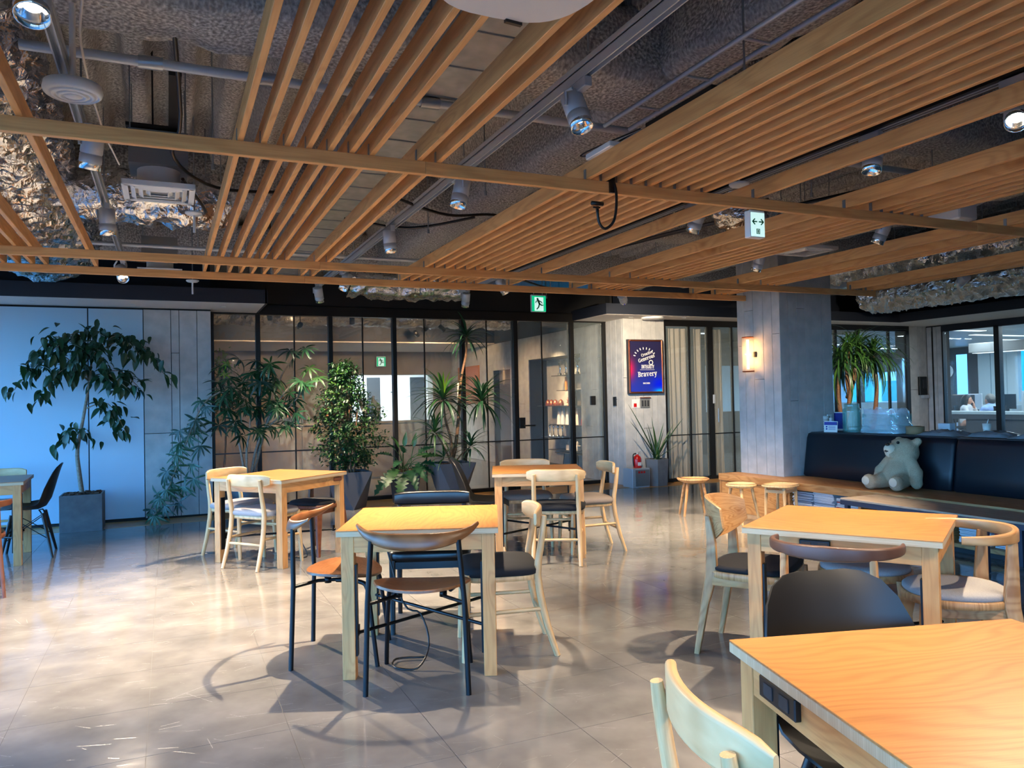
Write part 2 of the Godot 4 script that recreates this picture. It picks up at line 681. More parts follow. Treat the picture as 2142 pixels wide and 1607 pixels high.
	M.trunk_brown = tri_map(mat(Color(1, 1, 1), 0.8), 5.0)
	M.trunk_brown.albedo_texture = noise_tex(57, 0.04, Color(0.30, 0.20, 0.12), Color(0.56, 0.40, 0.27), 256, 3)
	M.leaf = leaf_mat(Color(0.10, 0.22, 0.13))
	M.leaf2 = leaf_mat(Color(0.10, 0.21, 0.16))
	M.leaf3 = leaf_mat(Color(0.24, 0.38, 0.14))
	M.leaf4 = leaf_mat(Color(0.16, 0.30, 0.13))
	M.leaf5 = leaf_mat(Color(0.12, 0.27, 0.16))
	M.leaf_lime = leaf_mat(Color(0.42, 0.58, 0.14))
	M.seat_grey = tri_map(mat(Color(1, 1, 1), 0.9), 6.0, false)
	M.seat_grey.albedo_texture = noise_tex(61, 0.08, Color(0.56, 0.55, 0.55), Color(0.64, 0.63, 0.62), 256, 2)
	M.seat_dark = tri_map(mat(Color(1, 1, 1), 0.9), 6.0, false)
	M.seat_dark.albedo_texture = noise_tex(62, 0.08, Color(0.05, 0.055, 0.07), Color(0.085, 0.09, 0.11), 256, 2)
	M.seat_taupe = tri_map(mat(Color(1, 1, 1), 0.9), 6.0, false)
	M.seat_taupe.albedo_texture = noise_tex(63, 0.08, Color(0.50, 0.45, 0.41), Color(0.58, 0.53, 0.49), 256, 2)
	M.sofa = mat(Color(0.02, 0.06, 0.10), 0.42)
	M.paper = mat(Color(0.80, 0.81, 0.83), 0.7)
	M.paper2 = mat(Color(0.55, 0.58, 0.64), 0.7)
	M.cover_red = mat(Color(0.6, 0.12, 0.12), 0.5)
	M.curtain = mat(Color(0.70, 0.66, 0.60), 0.9)
	M.lobbywall = tri_map(mat(Color(1, 1, 1), 0.75), 0.5)
	M.lobbywall.albedo_texture = noise_tex(65, 0.012, Color(0.47, 0.44, 0.40), Color(0.57, 0.54, 0.49), 256, 4)
	M.glass = pane(Color(0.75, 0.82, 0.82), 0.10)
	M.glass_clear = pane(Color(0.85, 0.92, 0.95), 0.06)
	M.orange = mat(Color(0.72, 0.42, 0.12), 0.5)
	M.copper = mat(Color(0.72, 0.40, 0.28), 0.3, 0.9)
	M.red = mat(Color(0.72, 0.06, 0.05), 0.3)
	M.plush = tri_map(mat(Color(1, 1, 1), 1.0), 7.0, false)
	M.plush.albedo_texture = noise_tex(71, 0.09, Color(0.58, 0.51, 0.40), Color(0.84, 0.77, 0.65), 256, 3)
	M.plush.normal_enabled = true
	M.plush.normal_texture = noise_tex(72, 0.1, Color.BLACK, Color.WHITE, 256, 3, 8.0)
	M.plush_pale = mat(Color(0.82, 0.76, 0.66), 1.0)
	M.skin = mat(Color(0.80, 0.58, 0.47), 0.6)
	M.hair = mat(Color(0.06, 0.05, 0.05), 0.5)
	M.hair_grey = mat(Color(0.36, 0.36, 0.36), 0.6)
	M.shirt_blue = mat(Color(0.55, 0.66, 0.86), 0.8)
	M.shirt_white = mat(Color(0.82, 0.82, 0.82), 0.8)
	M.carpet = mat(Color(0.25, 0.26, 0.28), 1.0)
	M.darkwall = mat(Color(0.16, 0.17, 0.19), 0.7)
	M.desk = mat(Color(0.22, 0.225, 0.24), 0.6)
	M.officewall = mat(Color(0.62, 0.68, 0.70), 0.8)
	M.aqua = pane(Color(0.35, 0.75, 0.72), 0.28)
	M.kraft = mat(Color(0.62, 0.48, 0.34), 0.8)
	M.bluecard = mat(Color(0.05, 0.14, 0.55), 0.5)
	M.mouth = mat(Color(0.12, 0.05, 0.05), 0.7)
	M.border = wood(oak_slat, Color(0.74, 0.55, 0.30), 0.3, 0.5, 2.0)
	M.led = glow(Color(1.0, 0.93, 0.82), 22.0)
	M.plastic = pane(Color(0.9, 0.95, 1.0), 0.22)
	M.plastic_grey = mat(Color(0.55, 0.56, 0.58), 0.18)
	M.navysteel = mat(Color(0.16, 0.20, 0.28), 0.5)
	M.green_glow = glow(Color(0.0, 0.62, 0.42), 0.9)
	M.green = mat(Color(0.0, 0.45, 0.28), 0.5)
	M.white_glow = glow(Color(0.80, 0.95, 0.92), 0.55)
	M.tube_glow = glow(Color(1.0, 0.86, 0.66), 1.7)
	M.teal_glass = mat(Color(0.08, 0.56, 0.52), 0.25)
	M.teal_band = mat(Color(0.14, 0.62, 0.60), 0.35)
	M.rail_brown = wood(oak_slat, Color(0.36, 0.25, 0.20), 0.42, 0.8, 3.0)
	M.panel_glow = glow(Color(0.9, 0.97, 1.0), 0.9)

func leaf_mat(c: Color) -> StandardMaterial3D:
	var m := mat(c, 0.42)
	m.backlight_enabled = true
	m.backlight = Color(c.r * 0.5, c.g * 0.6, c.b * 0.25)
	m.cull_mode = BaseMaterial3D.CULL_DISABLED
	return m

# ------------------------------------------------------------------ room shell
func slab(parent: Node, called: String, lo: Vector3, hi: Vector3, m: Material, r := 0.0) -> MeshInstance3D:
	var st := begin()
	box(st, (lo + hi) * 0.5, hi - lo, Basis(), r)
	return part(parent, called, st, m)

# boards on a wall: rects [u0, u1, v0, v1] in the plane at o with axes du (horizontal) and up, thickness t along n
func boards(parent: Node, o: Vector3, du: Vector3, n: Vector3, rects: Array, t: float, gap: float, m: Material, called := "panel") -> void:
	for r: Array in rects:
		var w: float = r[1] - r[0] - gap
		var h: float = r[3] - r[2] - gap
		var st := begin()
		box(st, o + du * ((r[0] + r[1]) * 0.5) + Vector3.UP * ((r[2] + r[3]) * 0.5) + n * (t * 0.5), Vector3(w, h, t), Basis(du, Vector3.UP, n), 0.0015)
		part(parent, called, st, m)

# random-width cement boards, some split by a cross joint
func plank_rects(width: float, h0: float, h1: float, sd: int) -> Array:
	var rg := RandomNumberGenerator.new()
	rg.seed = sd
	var out := []
	var x := 0.0
	while x < width - 0.01:
		var w: float = [0.10, 0.13, 0.17, 0.2, 0.24][rg.randi() % 5]
		if width - x - w < 0.08: w = width - x
		var cuts := [h0]
		var y := h0 + rg.randf_range(0.5, 1.5)
		while y < h1 - 0.4:
			cuts.append(y)
			y += rg.randf_range(0.9, 1.6)
		cuts.append(h1)
		for k in cuts.size() - 1:
			out.append([x, x + w, cuts[k], cuts[k + 1]])
		x += w
	return out

func build_shell() -> void:
	# left part of the back wall: painted folding panels, then cement boards
	var w := structure("wall_back")
	slab(w, "backing", Vector3(-4.7, 0, -10.35), Vector3(0.5, 2.6, -10.16), M.joint)
	boards(w, Vector3(0, 0, -10.16), Vector3.RIGHT, Vector3.BACK, [[-4.6, -2.98, 0.03, 2.5], [-2.98, -1.905, 0.03, 2.5], [-1.905, -0.83, 0.03, 2.5], [-0.83, -0.25, 0.03, 2.5]], 0.03, 0.012, M.wall)
	boards(w, Vector3(0, 0, -10.16), Vector3.RIGHT, Vector3.BACK, [[-0.25, 0.05, 0.02, 1.02], [-0.25, 0.05, 1.02, 2.5], [0.05, 0.14, 0.02, 1.0], [0.05, 0.14, 1.0, 1.98], [0.05, 0.14, 1.98, 2.5], [0.14, 0.34, 0.02, 2.5], [0.34, 0.5, 0.02, 1.02], [0.34, 0.5, 1.02, 2.5]], 0.034, 0.006, M.cement)
	slab(w, "upper_wall", Vector3(-4.7, 2.6, -10.4), Vector3(0.5, 3.6, -10.2), M.navy)
	slab(w, "header", Vector3(0.5, 2.62, -10.5), Vector3(6.3, 3.0, -10.42), M.dark)
	# soffits with navy fascias
	var s := structure("trim_1")
	slab(s, "soffit", Vector3(-4.6, 2.518, -10.16), Vector3(1.06, 2.54, -9.42), M.soffit)
	slab(s, "fascia", Vector3(-4.6, 2.52, -9.42), Vector3(1.08, 2.68, -9.39), M.navy)
	slab(s, "fascia_return", Vector3(1.06, 2.52, -10.42), Vector3(1.09, 2.68, -9.39), M.navy)
	slab(s, "soffit_end", Vector3(0.5, 2.518, -10.42), Vector3(1.06, 2.54, -10.16), M.soffit)
	var s2 := structure("trim_2")
	slab(s2, "soffit", Vector3(5.72, 2.518, -10.44), Vector3(12.88, 2.54, -9.42), M.soffit)
	slab(s2, "side_soffit", Vector3(11.6, 2.518, -9.42), Vector3(12.88, 2.54, 4.2), M.soffit)
	slab(s2, "fascia", Vector3(5.70, 2.52, -9.42), Vector3(11.6, 2.67, -9.39), M.navy)
	slab(s2, "fascia_return", Vector3(5.69, 2.52, -10.44), Vector3(5.72, 2.67, -9.39), M.navy)
	slab(s2, "side_fascia", Vector3(11.57, 2.52, -9.39), Vector3(11.6, 2.67, 4.2), M.navy)
	# upper wall over the right back wall and the right wall
	var wr := structure("wall_back")
	slab(wr, "upper_wall", Vector3(6.3, 2.54, -10.2), Vector3(13.1, 3.6, -10.0), M.navy)
	var ws := structure("wall_right")
	slab(ws, "upper_wall", Vector3(12.95, 2.54, -10.0), Vector3(13.1, 3.6, 4.2), M.navy)
	slab(ws, "near_wall", Vector3(12.9, 0, -2.0), Vector3(13.1, 2.56, 4.2), M.cement)
	# wall behind the camera
	var wf := structure("wall_front")
	slab(wf, "plaster", Vector3(0.8, 0, 4.0), Vector3(13.1, 3.6, 4.2), M.plaster)
	slab(wf, "plaster", Vector3(-4.8, 0, 4.0), Vector3(-4.3, 3.6, 4.2), M.plaster)
	slab(wf, "sill_wall", Vector3(-4.3, 0, 4.0), Vector3(0.8, 0.8, 4.2), M.plaster)
	slab(wf, "head_wall", Vector3(-4.3, 2.5, 4.0), Vector3(0.8, 3.6, 4.2), M.plaster)
	for x: float in [-4.3, -2.6, -0.9, 0.74]:
		slab(wf, "window_mullion", Vector3(x, 0.8, 4.05), Vector3(x + 0.06, 2.5, 4.15), M.bronze)
	# window wall on the left, daylight enters here
	var wl := structure("wall_left")
	slab(wl, "sill_wall", Vector3(-4.8, 0, -10.4), Vector3(-4.6, 0.12, 4.2), M.plaster)
	slab(wl, "head_wall", Vector3(-4.8, 2.62, -10.4), Vector3(-4.6, 3.6, 4.2), M.navy)
	var z := -10.4
	var k := 0
	while z < 4.0:
		slab(wl, "pier", Vector3(-4.8, 0.12, z), Vector3(-4.6, 2.62, z + (0.5 if k % 3 == 0 else 0.06)), M.plaster)
		z += 1.55
		k += 1
	slab(wl, "pier", Vector3(-4.8, 0.12, 3.9), Vector3(-4.6, 2.62, 4.2), M.plaster)
	# small downlights in the soffits
	for p: Vector3 in [Vector3(-0.35, 2.516, -9.8), Vector3(0.62, 2.516, -9.8), Vector3(-1.35, 2.516, -9.8), Vector3(7.2, 2.516, -9.62), Vector3(12.2, 2.516, -8.2), Vector3(6.3, 2.516, -9.7), Vector3(12.2, 2.516, -6.0)]:
		var d := thing("recessed_downlight", "tiny round recessed downlight in pale soffit", "downlight", p, 0.0, "downlights in the soffits")
		var a := begin()
		lathe(a, [Vector2(0.02, 0.0), Vector2(0.032, -0.004), Vector2(0.034, 0.0), Vector2(0.034, 0.004)], Vector3(), 16)
		part(d, "trim_ring", a, M.white)
		var b := begin()
		lathe(b, [Vector2(0.0, 0.0), Vector2(0.022, 0.001)], Vector3(), 12)
		part(d, "lens", b, M.chrome)

func build_floor() -> void:
	var f := structure("floor")
	slab(f, "floor_base", Vector3(-4.8, -0.2, -18.4), Vector3(13.1, -0.003, 4.2), M.floor_joint)
	slab(f, "office_carpet", Vector3(13.1, -0.2, -18.0), Vector3(27, 0.0, 4.2), M.carpet)
	var t := 0.533
	var mesh := box_mesh(Vector3(t - 0.0022, 0.006, t - 0.0022))
	var all := []
	for i in range(-9, 25):
		for j in range(-34, 8):
			var c := Vector3(-0.09 + (i + 0.5) * t, -0.003, -0.1 + (j + 0.5) * t)
			if c.x < -4.8 or c.x > 13.0 or c.z < -18.3 or c.z > 4.1: continue
			var d := c - Vector3(0, 0, 0)
			var ang := atan2(d.x, -d.z) - 0.42
			var score := d.length() + (0.0 if absf(ang) < 0.62 and c.z < -1.0 else 40.0)
			all.append([score, c])
	all.sort_custom(func(a, b): return a[0] < b[0])
	var rest := begin()
	for k in all.size():
		if k < 300:
			put(f, "floor_tile", mesh, M.floor, Transform3D(Basis(), all[k][1]))
		else:
			box(rest, all[k][1], Vector3(t - 0.0022, 0.006, t - 0.0022))
	for q: Array in [[-4.6, 0.5, -10.12, -9.66], [0.5, 6.27, -10.38, -9.66], [6.27, 12.85, -9.9, -9.5]]:
		var x: float = q[0]
		while x < q[1] - 0.05:
			var e := minf(x + 0.9, q[1])
			slab(f, "border_plank", Vector3(x + 0.001, 0.0, q[2]), Vector3(e - 0.001, 0.003, q[3]), M.border)
			x = e
	var r := part(f, "floor_tiles_beyond", rest, M.floor)
	r.set_meta("kind", "stuff")

# ------------------------------------------------------------------ open ceiling
func build_ceiling_deck() -> void:
	var c := structure("ceiling")
	slab(c, "slab_above", Vector3(-4.8, 3.62, -18.4), Vector3(13.1, 3.8, 4.2), M.rockwool)
	# ribbed deck under sprayed fireproofing
	var n := FastNoiseLite.new()
	n.seed = 2
	n.frequency = 2.2
	n.fractal_octaves = 3
	var st := begin()
	st.set_smooth_group(0)
	var dx := 0.03
	var dz := 0.16
	var nx := int(17.8 / dx)
	var nz := int(14.4 / dz)
	var rows := []
	for i in nx + 1:
		var row := PackedVector3Array()
		var x := -4.75 + i * dx
		var ph := fposmod(x, 0.28) / 0.28
		var prof := smoothstep(0.1, 0.28, ph) - smoothstep(0.62, 0.82, ph)
		for j in nz + 1:
			var z := 4.1 - j * dz
			row.append(Vector3(x, 3.50 - 0.17 * prof + 0.035 * n.get_noise_2d(x * 2.0, z), z))
		rows.append(row)
	for i in nx:
		for j in nz:
			var a: Vector3 = rows[i][j]
			var b: Vector3 = rows[i + 1][j]
			var d: Vector3 = rows[i + 1][j + 1]
			var e: Vector3 = rows[i][j + 1]
			quad_n(st, a, b, d, e, Vector3.DOWN, Vector2(a.x, a.z), Vector2(b.x, b.z), Vector2(d.x, d.z), Vector2(e.x, e.z))
	part(c, "ribbed_deck", st, M.rockwool)
	# sprayed beams across and along
	var k := 0
	for q: Array in [[Vector3(-4.7, 3.2, -3.6), Vector3(12.9, 3.2, -3.6), 0.23, 0.22], [Vector3(-4.7, 3.22, -6.9), Vector3(12.9, 3.22, -6.9), 0.2, 0.2], [Vector3(-4.7, 3.2, -0.4), Vector3(12.9, 3.2, -0.4), 0.23, 0.22], [Vector3(-4.7, 3.22, -9.6), Vector3(12.9, 3.22, -9.6), 0.2, 0.22], [Vector3(2.62, 3.22, 4.0), Vector3(2.62, 3.22, -10.0), 0.2, 0.2], [Vector3(6.5, 3.2, 4.0), Vector3(6.5, 3.2, -10.0), 0.24, 0.22]]:
		var a: Vector3 = q[0]
		var b: Vector3 = q[1]
		var s := begin()
		var rings := []
		var steps := int(a.distance_to(b) / 0.14)
		var side := Vector3.UP.cross(b - a).normalized()
		for i in steps + 1:
			var p := a.lerp(b, float(i) / steps)
			var r := rring(p, side, Vector3.UP, q[2], q[3], 0.09, 4)
			for v in r.size():
				var w: Vector3 = r[v] - p
				r[v] = r[v] + w.normalized() * 0.05 * n.get_noise_3d(r[v].x * 2.0, r[v].y * 2.0, r[v].z * 2.0)
			rings.append(r)
		loft(s, rings)
		part(c, "sprayed_beam", s, M.rockwool)
		k += 1

const SLAT_X := [-1.53, -1.435, -1.34, -1.245, -1.15, -1.055, -0.96, -0.865, -0.515, 0.303, 0.40, 0.50, 0.595, 0.69, 0.788, 0.882, 1.112, 1.208, 2.035, 2.13, 2.225, 2.32, 2.415, 2.51, 2.605, 2.70, 2.79, 3.16, 3.885, 4.115, 4.21, 4.30, 4.395, 4.49, 4.58, 5.43, 5.735, 5.83, 5.92]

func build_slats() -> void:
	# every slat of the raft hangs in the same frame as the cross beams
	var names := {}
	for i in SLAT_X.size():
		var x: float = SLAT_X[i]
		var st := begin()
		box(st, Vector3(x, 2.527, -2.96), Vector3(0.026, 0.09, 8.34), Basis(), 0.002)
		var where: String = "far left group" if x < -0.8 else "lone far left slat" if x < 0 else "left group by the grey duct" if x < 1.3 else "middle group above the column side" if x < 2.9 else "lone slat beside the black track" if x < 3.3 else "right group over the bench tables" if x < 4.7 else "rightmost group reaching the column"
		names[where] = names.get(where, 0) + 1
		var o := single("ceiling_slat", "long oak ceiling slat, number %d from the left in the %s" % [names[where], where], "slat", st, M.slat, "oak ceiling slats")
		for z: float in [-3.535, -6.33, -7.075]:
			var b := begin()
			box(b, Vector3(x - 0.0145, 2.5, z + 0.02), Vector3(0.003, 0.07, 0.022))
			part(o, "bracket", b, M.steel)
	for q: Array in [[7.02, -6.36], [7.26, -6.36], [7.36, -6.36]]:
		var st := begin()
		box(st, Vector3(q[0], 2.527, (q[1] + 1.2) * 0.5), Vector3(0.026, 0.09, 1.2 - q[1]), Basis(), 0.002)
		names["x"] = names.get("x", 0) + 1
		var o := single("ceiling_slat", "short run oak ceiling slat beyond the column, number %d from the column" % names["x"], "slat", st, M.slat, "oak ceiling slats beyond the column")
		var b := begin()
		box(b, Vector3(q[0] - 0.0145, 2.5, -6.31), Vector3(0.003, 0.07, 0.022))
		part(o, "bracket", b, M.steel)
	var labels := ["nearest oak cross beam carrying the webcam and arrow sign", "middle oak cross beam running past the column front", "farthest oak cross beam ending at the column"]
	var zz := [-3.515, -6.31, -7.055]
	var x1 := [9.0, 7.39, 6.155]
	for i in 3:
		var t := thing("cross_beam", labels[i], "beam", Vector3(-4.5, 2.45, zz[i]), 0.0, "oak cross beams")
		var x := 0.0
		var cuts := [[0.0, 2.6], [2.6, 5.64], [5.64, 9.6], [9.6, 13.5]]
		for cc: Array in cuts:
			var e: float = minf(cc[1], x1[i] + 4.5)
			if e <= cc[0]: continue
			var st := begin()
			box(st, Vector3((cc[0] + e) * 0.5, 0, 0), Vector3(e - cc[0] - 0.001, 0.062, 0.032), Basis(), 0.002)
			part(t, "beam_length", st, M.slat)

func rod(parent: Node, called: String, a: Vector3, b: Vector3, r: float, m: Material, n := 6) -> MeshInstance3D:
	var st := begin()
	tube(st, [a, b], r, n)
	return part(parent, called, st, m)

func foil_duct(called: String, label: String, pts: Array, r: float, squash := 1.0, parent: Node = null) -> void:
	var n := FastNoiseLite.new()
	n.seed = 77
	n.frequency = 3.6
	n.fractal_type = FastNoiseLite.FRACTAL_RIDGED
	n.fractal_octaves = 3
	var path := curve(pts, maxi(8, int((pts[0] as Vector3).distance_to(pts[-1]) / 0.036)))
	var f := frames(path)
	var rings := []
	for i in path.size():
		var rr := ring(path[i], f[i][0], f[i][1], r, r * squash, int(clampf(r * 170.0, 30, 72)))
		for v in rr.size():
			var w: Vector3 = rr[v] - path[i]
			rr[v] = rr[v] + w.normalized() * (0.06 + 0.05 * r) * n.get_noise_3d(rr[v].x, rr[v].y * 1.6, rr[v].z * 1.3)
		rings.append(rr)
	var st := begin()
	loft(st, rings)
	var t := thing(called, label, "duct")
	part(t, "duct_body", st, M.foil)
	for k in range(3, path.size() - 2, 30):
		for s: float in [-0.9, 0.9]:
			rod(t, "strap", path[k] + f[k][0] * (r * s) , path[k] + f[k][0] * (r * s) + Vector3(0, 3.6 - path[k].y, 0), 0.005, M.steel, 5)

func build_ceiling_services() -> void:
	foil_duct("foil_duct", "big crumpled foil wrapped duct above the left slats", [Vector3(-1.02, 3.0, 3.5), Vector3(-1.02, 3.0, -3), Vector3(-1.05, 3.0, -6), Vector3(-1.1, 3.0, -8.9)], 0.45, 0.75)
	foil_duct("foil_duct", "flexible foil duct crossing toward the square air diffuser", [Vector3(-0.9, 2.92, -6.3), Vector3(-0.4, 2.88, -6.2), Vector3(0.05, 2.86, -6.2), Vector3(0.4, 2.9, -6.3)], 0.16)
	foil_duct("foil_duct", "foil wrapped duct right of the column above the slats", [Vector3(8.1, 2.95, 2), Vector3(8.1, 2.95, -4), Vector3(8.2, 2.95, -8.6)], 0.3, 0.7)
	foil_duct("foil_duct", "foil wrapped duct near the right wall soffit", [Vector3(10.4, 2.85, 0), Vector3(10.4, 2.85, -5), Vector3(10.5, 2.85, -9.0)], 0.35, 0.6)
	foil_duct("foil_duct", "crumpled foil duct above the lobby glass", [Vector3(2.1, 2.86, -9.75), Vector3(2.9, 2.84, -9.8), Vector3(3.7, 2.86, -9.75)], 0.2, 0.7)
	foil_duct("foil_duct", "short foil covered stub behind the arrow sign", [Vector3(3.9, 2.8, -4.6), Vector3(4.15, 2.78, -4.8), Vector3(4.5, 2.82, -4.95)], 0.13)
	foil_duct("foil_duct", "foil duct over the middle slat group", [Vector3(3.3, 3.05, -1.0), Vector3(3.5, 3.0, -3.2), Vector3(3.5, 3.0, -6.5)], 0.2)
	# flat galvanised duct with standing seams
	var g := thing("sheet_metal_duct", "flat grey galvanised duct with standing seams above left slats", "duct", Vector3(1.37, 2.9, -3.4))
	var z := 4.0
	while z > -6.4:
		var st := begin()
		box(st, Vector3(0, 0.15, z - 0.18), Vector3(0.46, 0.3, 0.355))
		part(g, "duct_section", st, M.galv)
		var s2 := begin()
		box(s2, Vector3(0, 0.15, z), Vector3(0.475, 0.315, 0.008))
		part(g, "seam", s2, M.steel)
		z -= 0.36
	# conduits
	var c := thing("conduit_pipe", "grey conduit pipe crossing under the fireproofed beam", "pipe", Vector3(-3, 2.868, -3.75))
	rod(c, "pipe_run", Vector3(2.45, 0, 0), Vector3(8.5, 0, 0), 0.022, M.alu, 10)
	for x: float in [2.9, 3.4, 4.2, 5.6]:
		var st := begin()
		tube(st, [Vector3(x, 0, 0), Vector3(x + 0.1, 0, 0)], 0.03, 10)
		part(c, "coupling", st, M.steel)
	var c2 := thing("conduit_pipe", "thin steel strut channel crossing before the left wall", "pipe", Vector3(-4, 2.78, -7.6))
	rod(c2, "channel", Vector3(0, 0, 0), Vector3(7.5, 0, 0), 0.018, M.alu, 8)
	var c3 := thing("conduit_pipe", "black cable tray running above the lone slat", "cable tray", Vector3(3.42, 2.72, 0))
	var tr := begin()
	box(tr, Vector3(0, 0, -2.0), Vector3(0.09, 0.035, 12.0))
	part(c3, "tray", tr, M.blackmetal)
	var c4 := thing("cable_ladder", "grey cable ladder rail over the middle slats", "cable tray", Vector3(2.2, 2.82, 0))
	for k in 2:
		rod(c4, "rail", Vector3(k * 0.16, 0, 2.0), Vector3(k * 0.16, 0, -3.6), 0.012, M.alu, 6)
	for k in 14:
		rod(c4, "rung", Vector3(0, 0, 1.9 - k * 0.4), Vector3(0.16, 0, 1.9 - k * 0.4), 0.007, M.alu, 6)
	# square recessed frame on the deck
	var fr := thing("ceiling_frame", "black square steel frame under the ribbed deck", "frame", Vector3(-0.06, 3.0, -5.03))
	for q: Array in [[Vector3(0, 0, 0), Vector3(0.29, 0.02, 0.075)], [Vector3(0.115, 0, 0.44), Vector3(0.06, 0.02, 0.85)], [Vector3(0, 0.3, 0), Vector3(0.01, 0.6, 0.01)]]:
		var st := begin()
		box(st, q[0], q[1])
		part(fr, "bar", st, M.dark)
	# square diffusers with boots
	for q: Array in [[Vector3(-0.03, 2.62, -5.1), "white square air diffuser hanging near the left track", 0.0], [Vector3(5.5, 2.66, -5.45), "white square air diffuser beside the column", 0.0], [Vector3(-0.05, 2.64, -8.3), "white square air diffuser close to the left wall", 0.0]]:
		var d := thing("air_diffuser", q[1], "vent", q[0], q[2], "square air diffusers")
		for k in 4:
			var st := begin()
			var w := 0.36 - k * 0.08
			var y := 0.004 * k
			for e in 4:
				var b := Basis(Vector3.UP, PI * 0.5 * e)
				box(st, b * Vector3(0, y, w * 0.5), Vector3(w + 0.012, 0.005, 0.03), b * Basis(Vector3.RIGHT, 0.0 if k == 0 else -0.6))
			if k == 0:
				for e in 4:
					var b := Basis(Vector3.UP, PI * 0.5 * e)
					box(st, b * Vector3(0, 0.014, w * 0.5 + 0.016), Vector3(w + 0.036, 0.028, 0.004), b)
			part(d, "louvre_ring", st, M.white)
		var st2 := begin()
		lathe(st2, [Vector2(0.15, 0.02), Vector2(0.12, 0.07), Vector2(0.12, 0.14)], Vector3(), 20)
		part(d, "neck", st2, M.whitewarm)
		var st3 := begin()
		box(st3, Vector3(0, 0.24, 0), Vector3(0.32, 0.2, 0.32))
		part(d, "plenum_box", st3, M.greybox)
		for e: Vector2 in [Vector2(-0.15, -0.15), Vector2(0.15, -0.15), Vector2(0.15, 0.15), Vector2(-0.15, 0.15)]:
			rod(d, "hanger", Vector3(e.x, 0.3, e.y), Vector3(e.x, 0.75, e.y), 0.004, M.steel)
	# round ceiling speaker, detectors
	var sp := thing("ceiling_speaker", "round white ringed ceiling speaker hanging by left track", "speaker", Vector3(-0.335, 2.6, -3.55))
	var ls := begin()
	lathe(ls, [Vector2(0, 0), Vector2(0.03, 0.0), Vector2(0.03, 0.004), Vector2(0.04, 0.004), Vector2(0.04, -0.002), Vector2(0.055, 0.0), Vector2(0.055, 0.006), Vector2(0.066, 0.006), Vector2(0.066, 0.0), Vector2(0.082, 0.004), Vector2(0.082, 0.01), Vector2(0.094, 0.01), Vector2(0.094, 0.004), Vector2(0.105, 0.012), Vector2(0.11, 0.025), Vector2(0.105, 0.05), Vector2(0.0, 0.055)], Vector3(), 36)
	part(sp, "housing", ls, M.white)
	rod(sp, "hanger", Vector3(0, 0.05, 0), Vector3(0, 0.85, 0), 0.012, M.whitewarm, 8)
	var k := 0
	for p: Vector3 in [Vector3(0.19, 2.68, -5.85), Vector3(0.25, 2.6, -8.5), Vector3(3.25, 2.62, -3.75)]:
		var d := thing("smoke_detector", ["white disc sensor with antenna stem beside left slats", "white cylindrical sensor with stem near left soffit", "flat white disc detector resting above lone slat"][k], "detector", p)
		var st := begin()
		lathe(st, [Vector2(0, 0), Vector2(0.05, 0.004), Vector2(0.062, 0.014), Vector2(0.062, 0.022), Vector2(0.0, 0.03)], Vector3(), 24)
		part(d, "disc", st, M.white)
		if k < 2:
			rod(d, "stem", Vector3(0, 0.01, 0), Vector3(0, -0.12, 0), 0.009, M.white, 8)
		rod(d, "hanger", Vector3(0, 0.02, 0), Vector3(0, 0.85, 0), 0.006, M.steel)
		k += 1
	# white box device on the ceiling, right
	var wb := begin()
	box(wb, Vector3(5.4, 2.66, -3.9), Vector3(0.2, 0.14, 0.26), Basis(), 0.01)
	single("junction_box", "small white ceiling box above the right slat group", "box", wb, M.white)
	# cables draped above the slats
	var rg := RandomNumberGenerator.new()
	rg.seed = 5
	var cab := [[Vector3(0.0, 3.2, -3.0), Vector3(0.08, 2.85, -4.3), Vector3(0.05, 2.75, -4.75), Vector3(0.3, 2.72, -5.2), Vector3(0.75, 2.78, -5.4)], [Vector3(1.4, 2.78, -5.2), Vector3(1.9, 2.72, -5.4), Vector3(2.4, 2.8, -5.6), Vector3(2.9, 2.76, -5.7)], [Vector3(1.3, 2.8, -6.1), Vector3(1.8, 2.74, -6.0), Vector3(2.3, 2.82, -5.8)], [Vector3(3.6, 2.7, -6.6), Vector3(4.0, 2.72, -5.0), Vector3(4.5, 2.76, -4.0), Vector3(5.2, 2.85, -3.0), Vector3(6.0, 2.95, -2.4)], [Vector3(3.7, 2.72, -6.8), Vector3(4.1, 2.74, -5.1), Vector3(4.6, 2.8, -4.1), Vector3(5.3, 2.9, -3.1)], [Vector3(0.1, 2.7, -5.0), Vector3(0.25, 2.66, -5.6), Vector3(0.2, 2.8, -6.3)], [Vector3(3.2, 2.75, -9.0), Vector3(3.9, 2.66, -8.6), Vector3(4.6, 2.72, -8.8), Vector3(5.4, 2.7, -8.4)], [Vector3(3.6, 2.8, -8.2), Vector3(4.2, 2.68, -8.3), Vector3(5.0, 2.75, -8.9)]]
	k = 0
	for q: Array in cab:
		var st := begin()
		tube(st, curve(q, 20), 0.011, 6)
		single("ceiling_cable", "black cable sagging above the slats, %s" % ["from the deck by left slats", "near the middle slats", "crossing behind the nearest spotlights", "thick one over the right slats", "beside the thick one over right slats", "short one at the air diffuser", "in front of the lobby glass header", "looped before the green exit sign"][k], "cable", st, M.black)
		k += 1
	var wc := begin()
	tube(wc, curve([Vector3(-0.3, 3.3, -2.7), Vector3(-0.27, 2.95, -3.2), Vector3(-0.3, 2.8, -3.5), Vector3(-0.28, 2.72, -4.2), Vector3(-0.22, 2.64, -4.6)], 20), 0.005, 6)
	single("ceiling_cable", "thin cream cable dangling beside the left track", "cable", wc, M.whitewarm)
	# threaded hanger rods
	k = 0
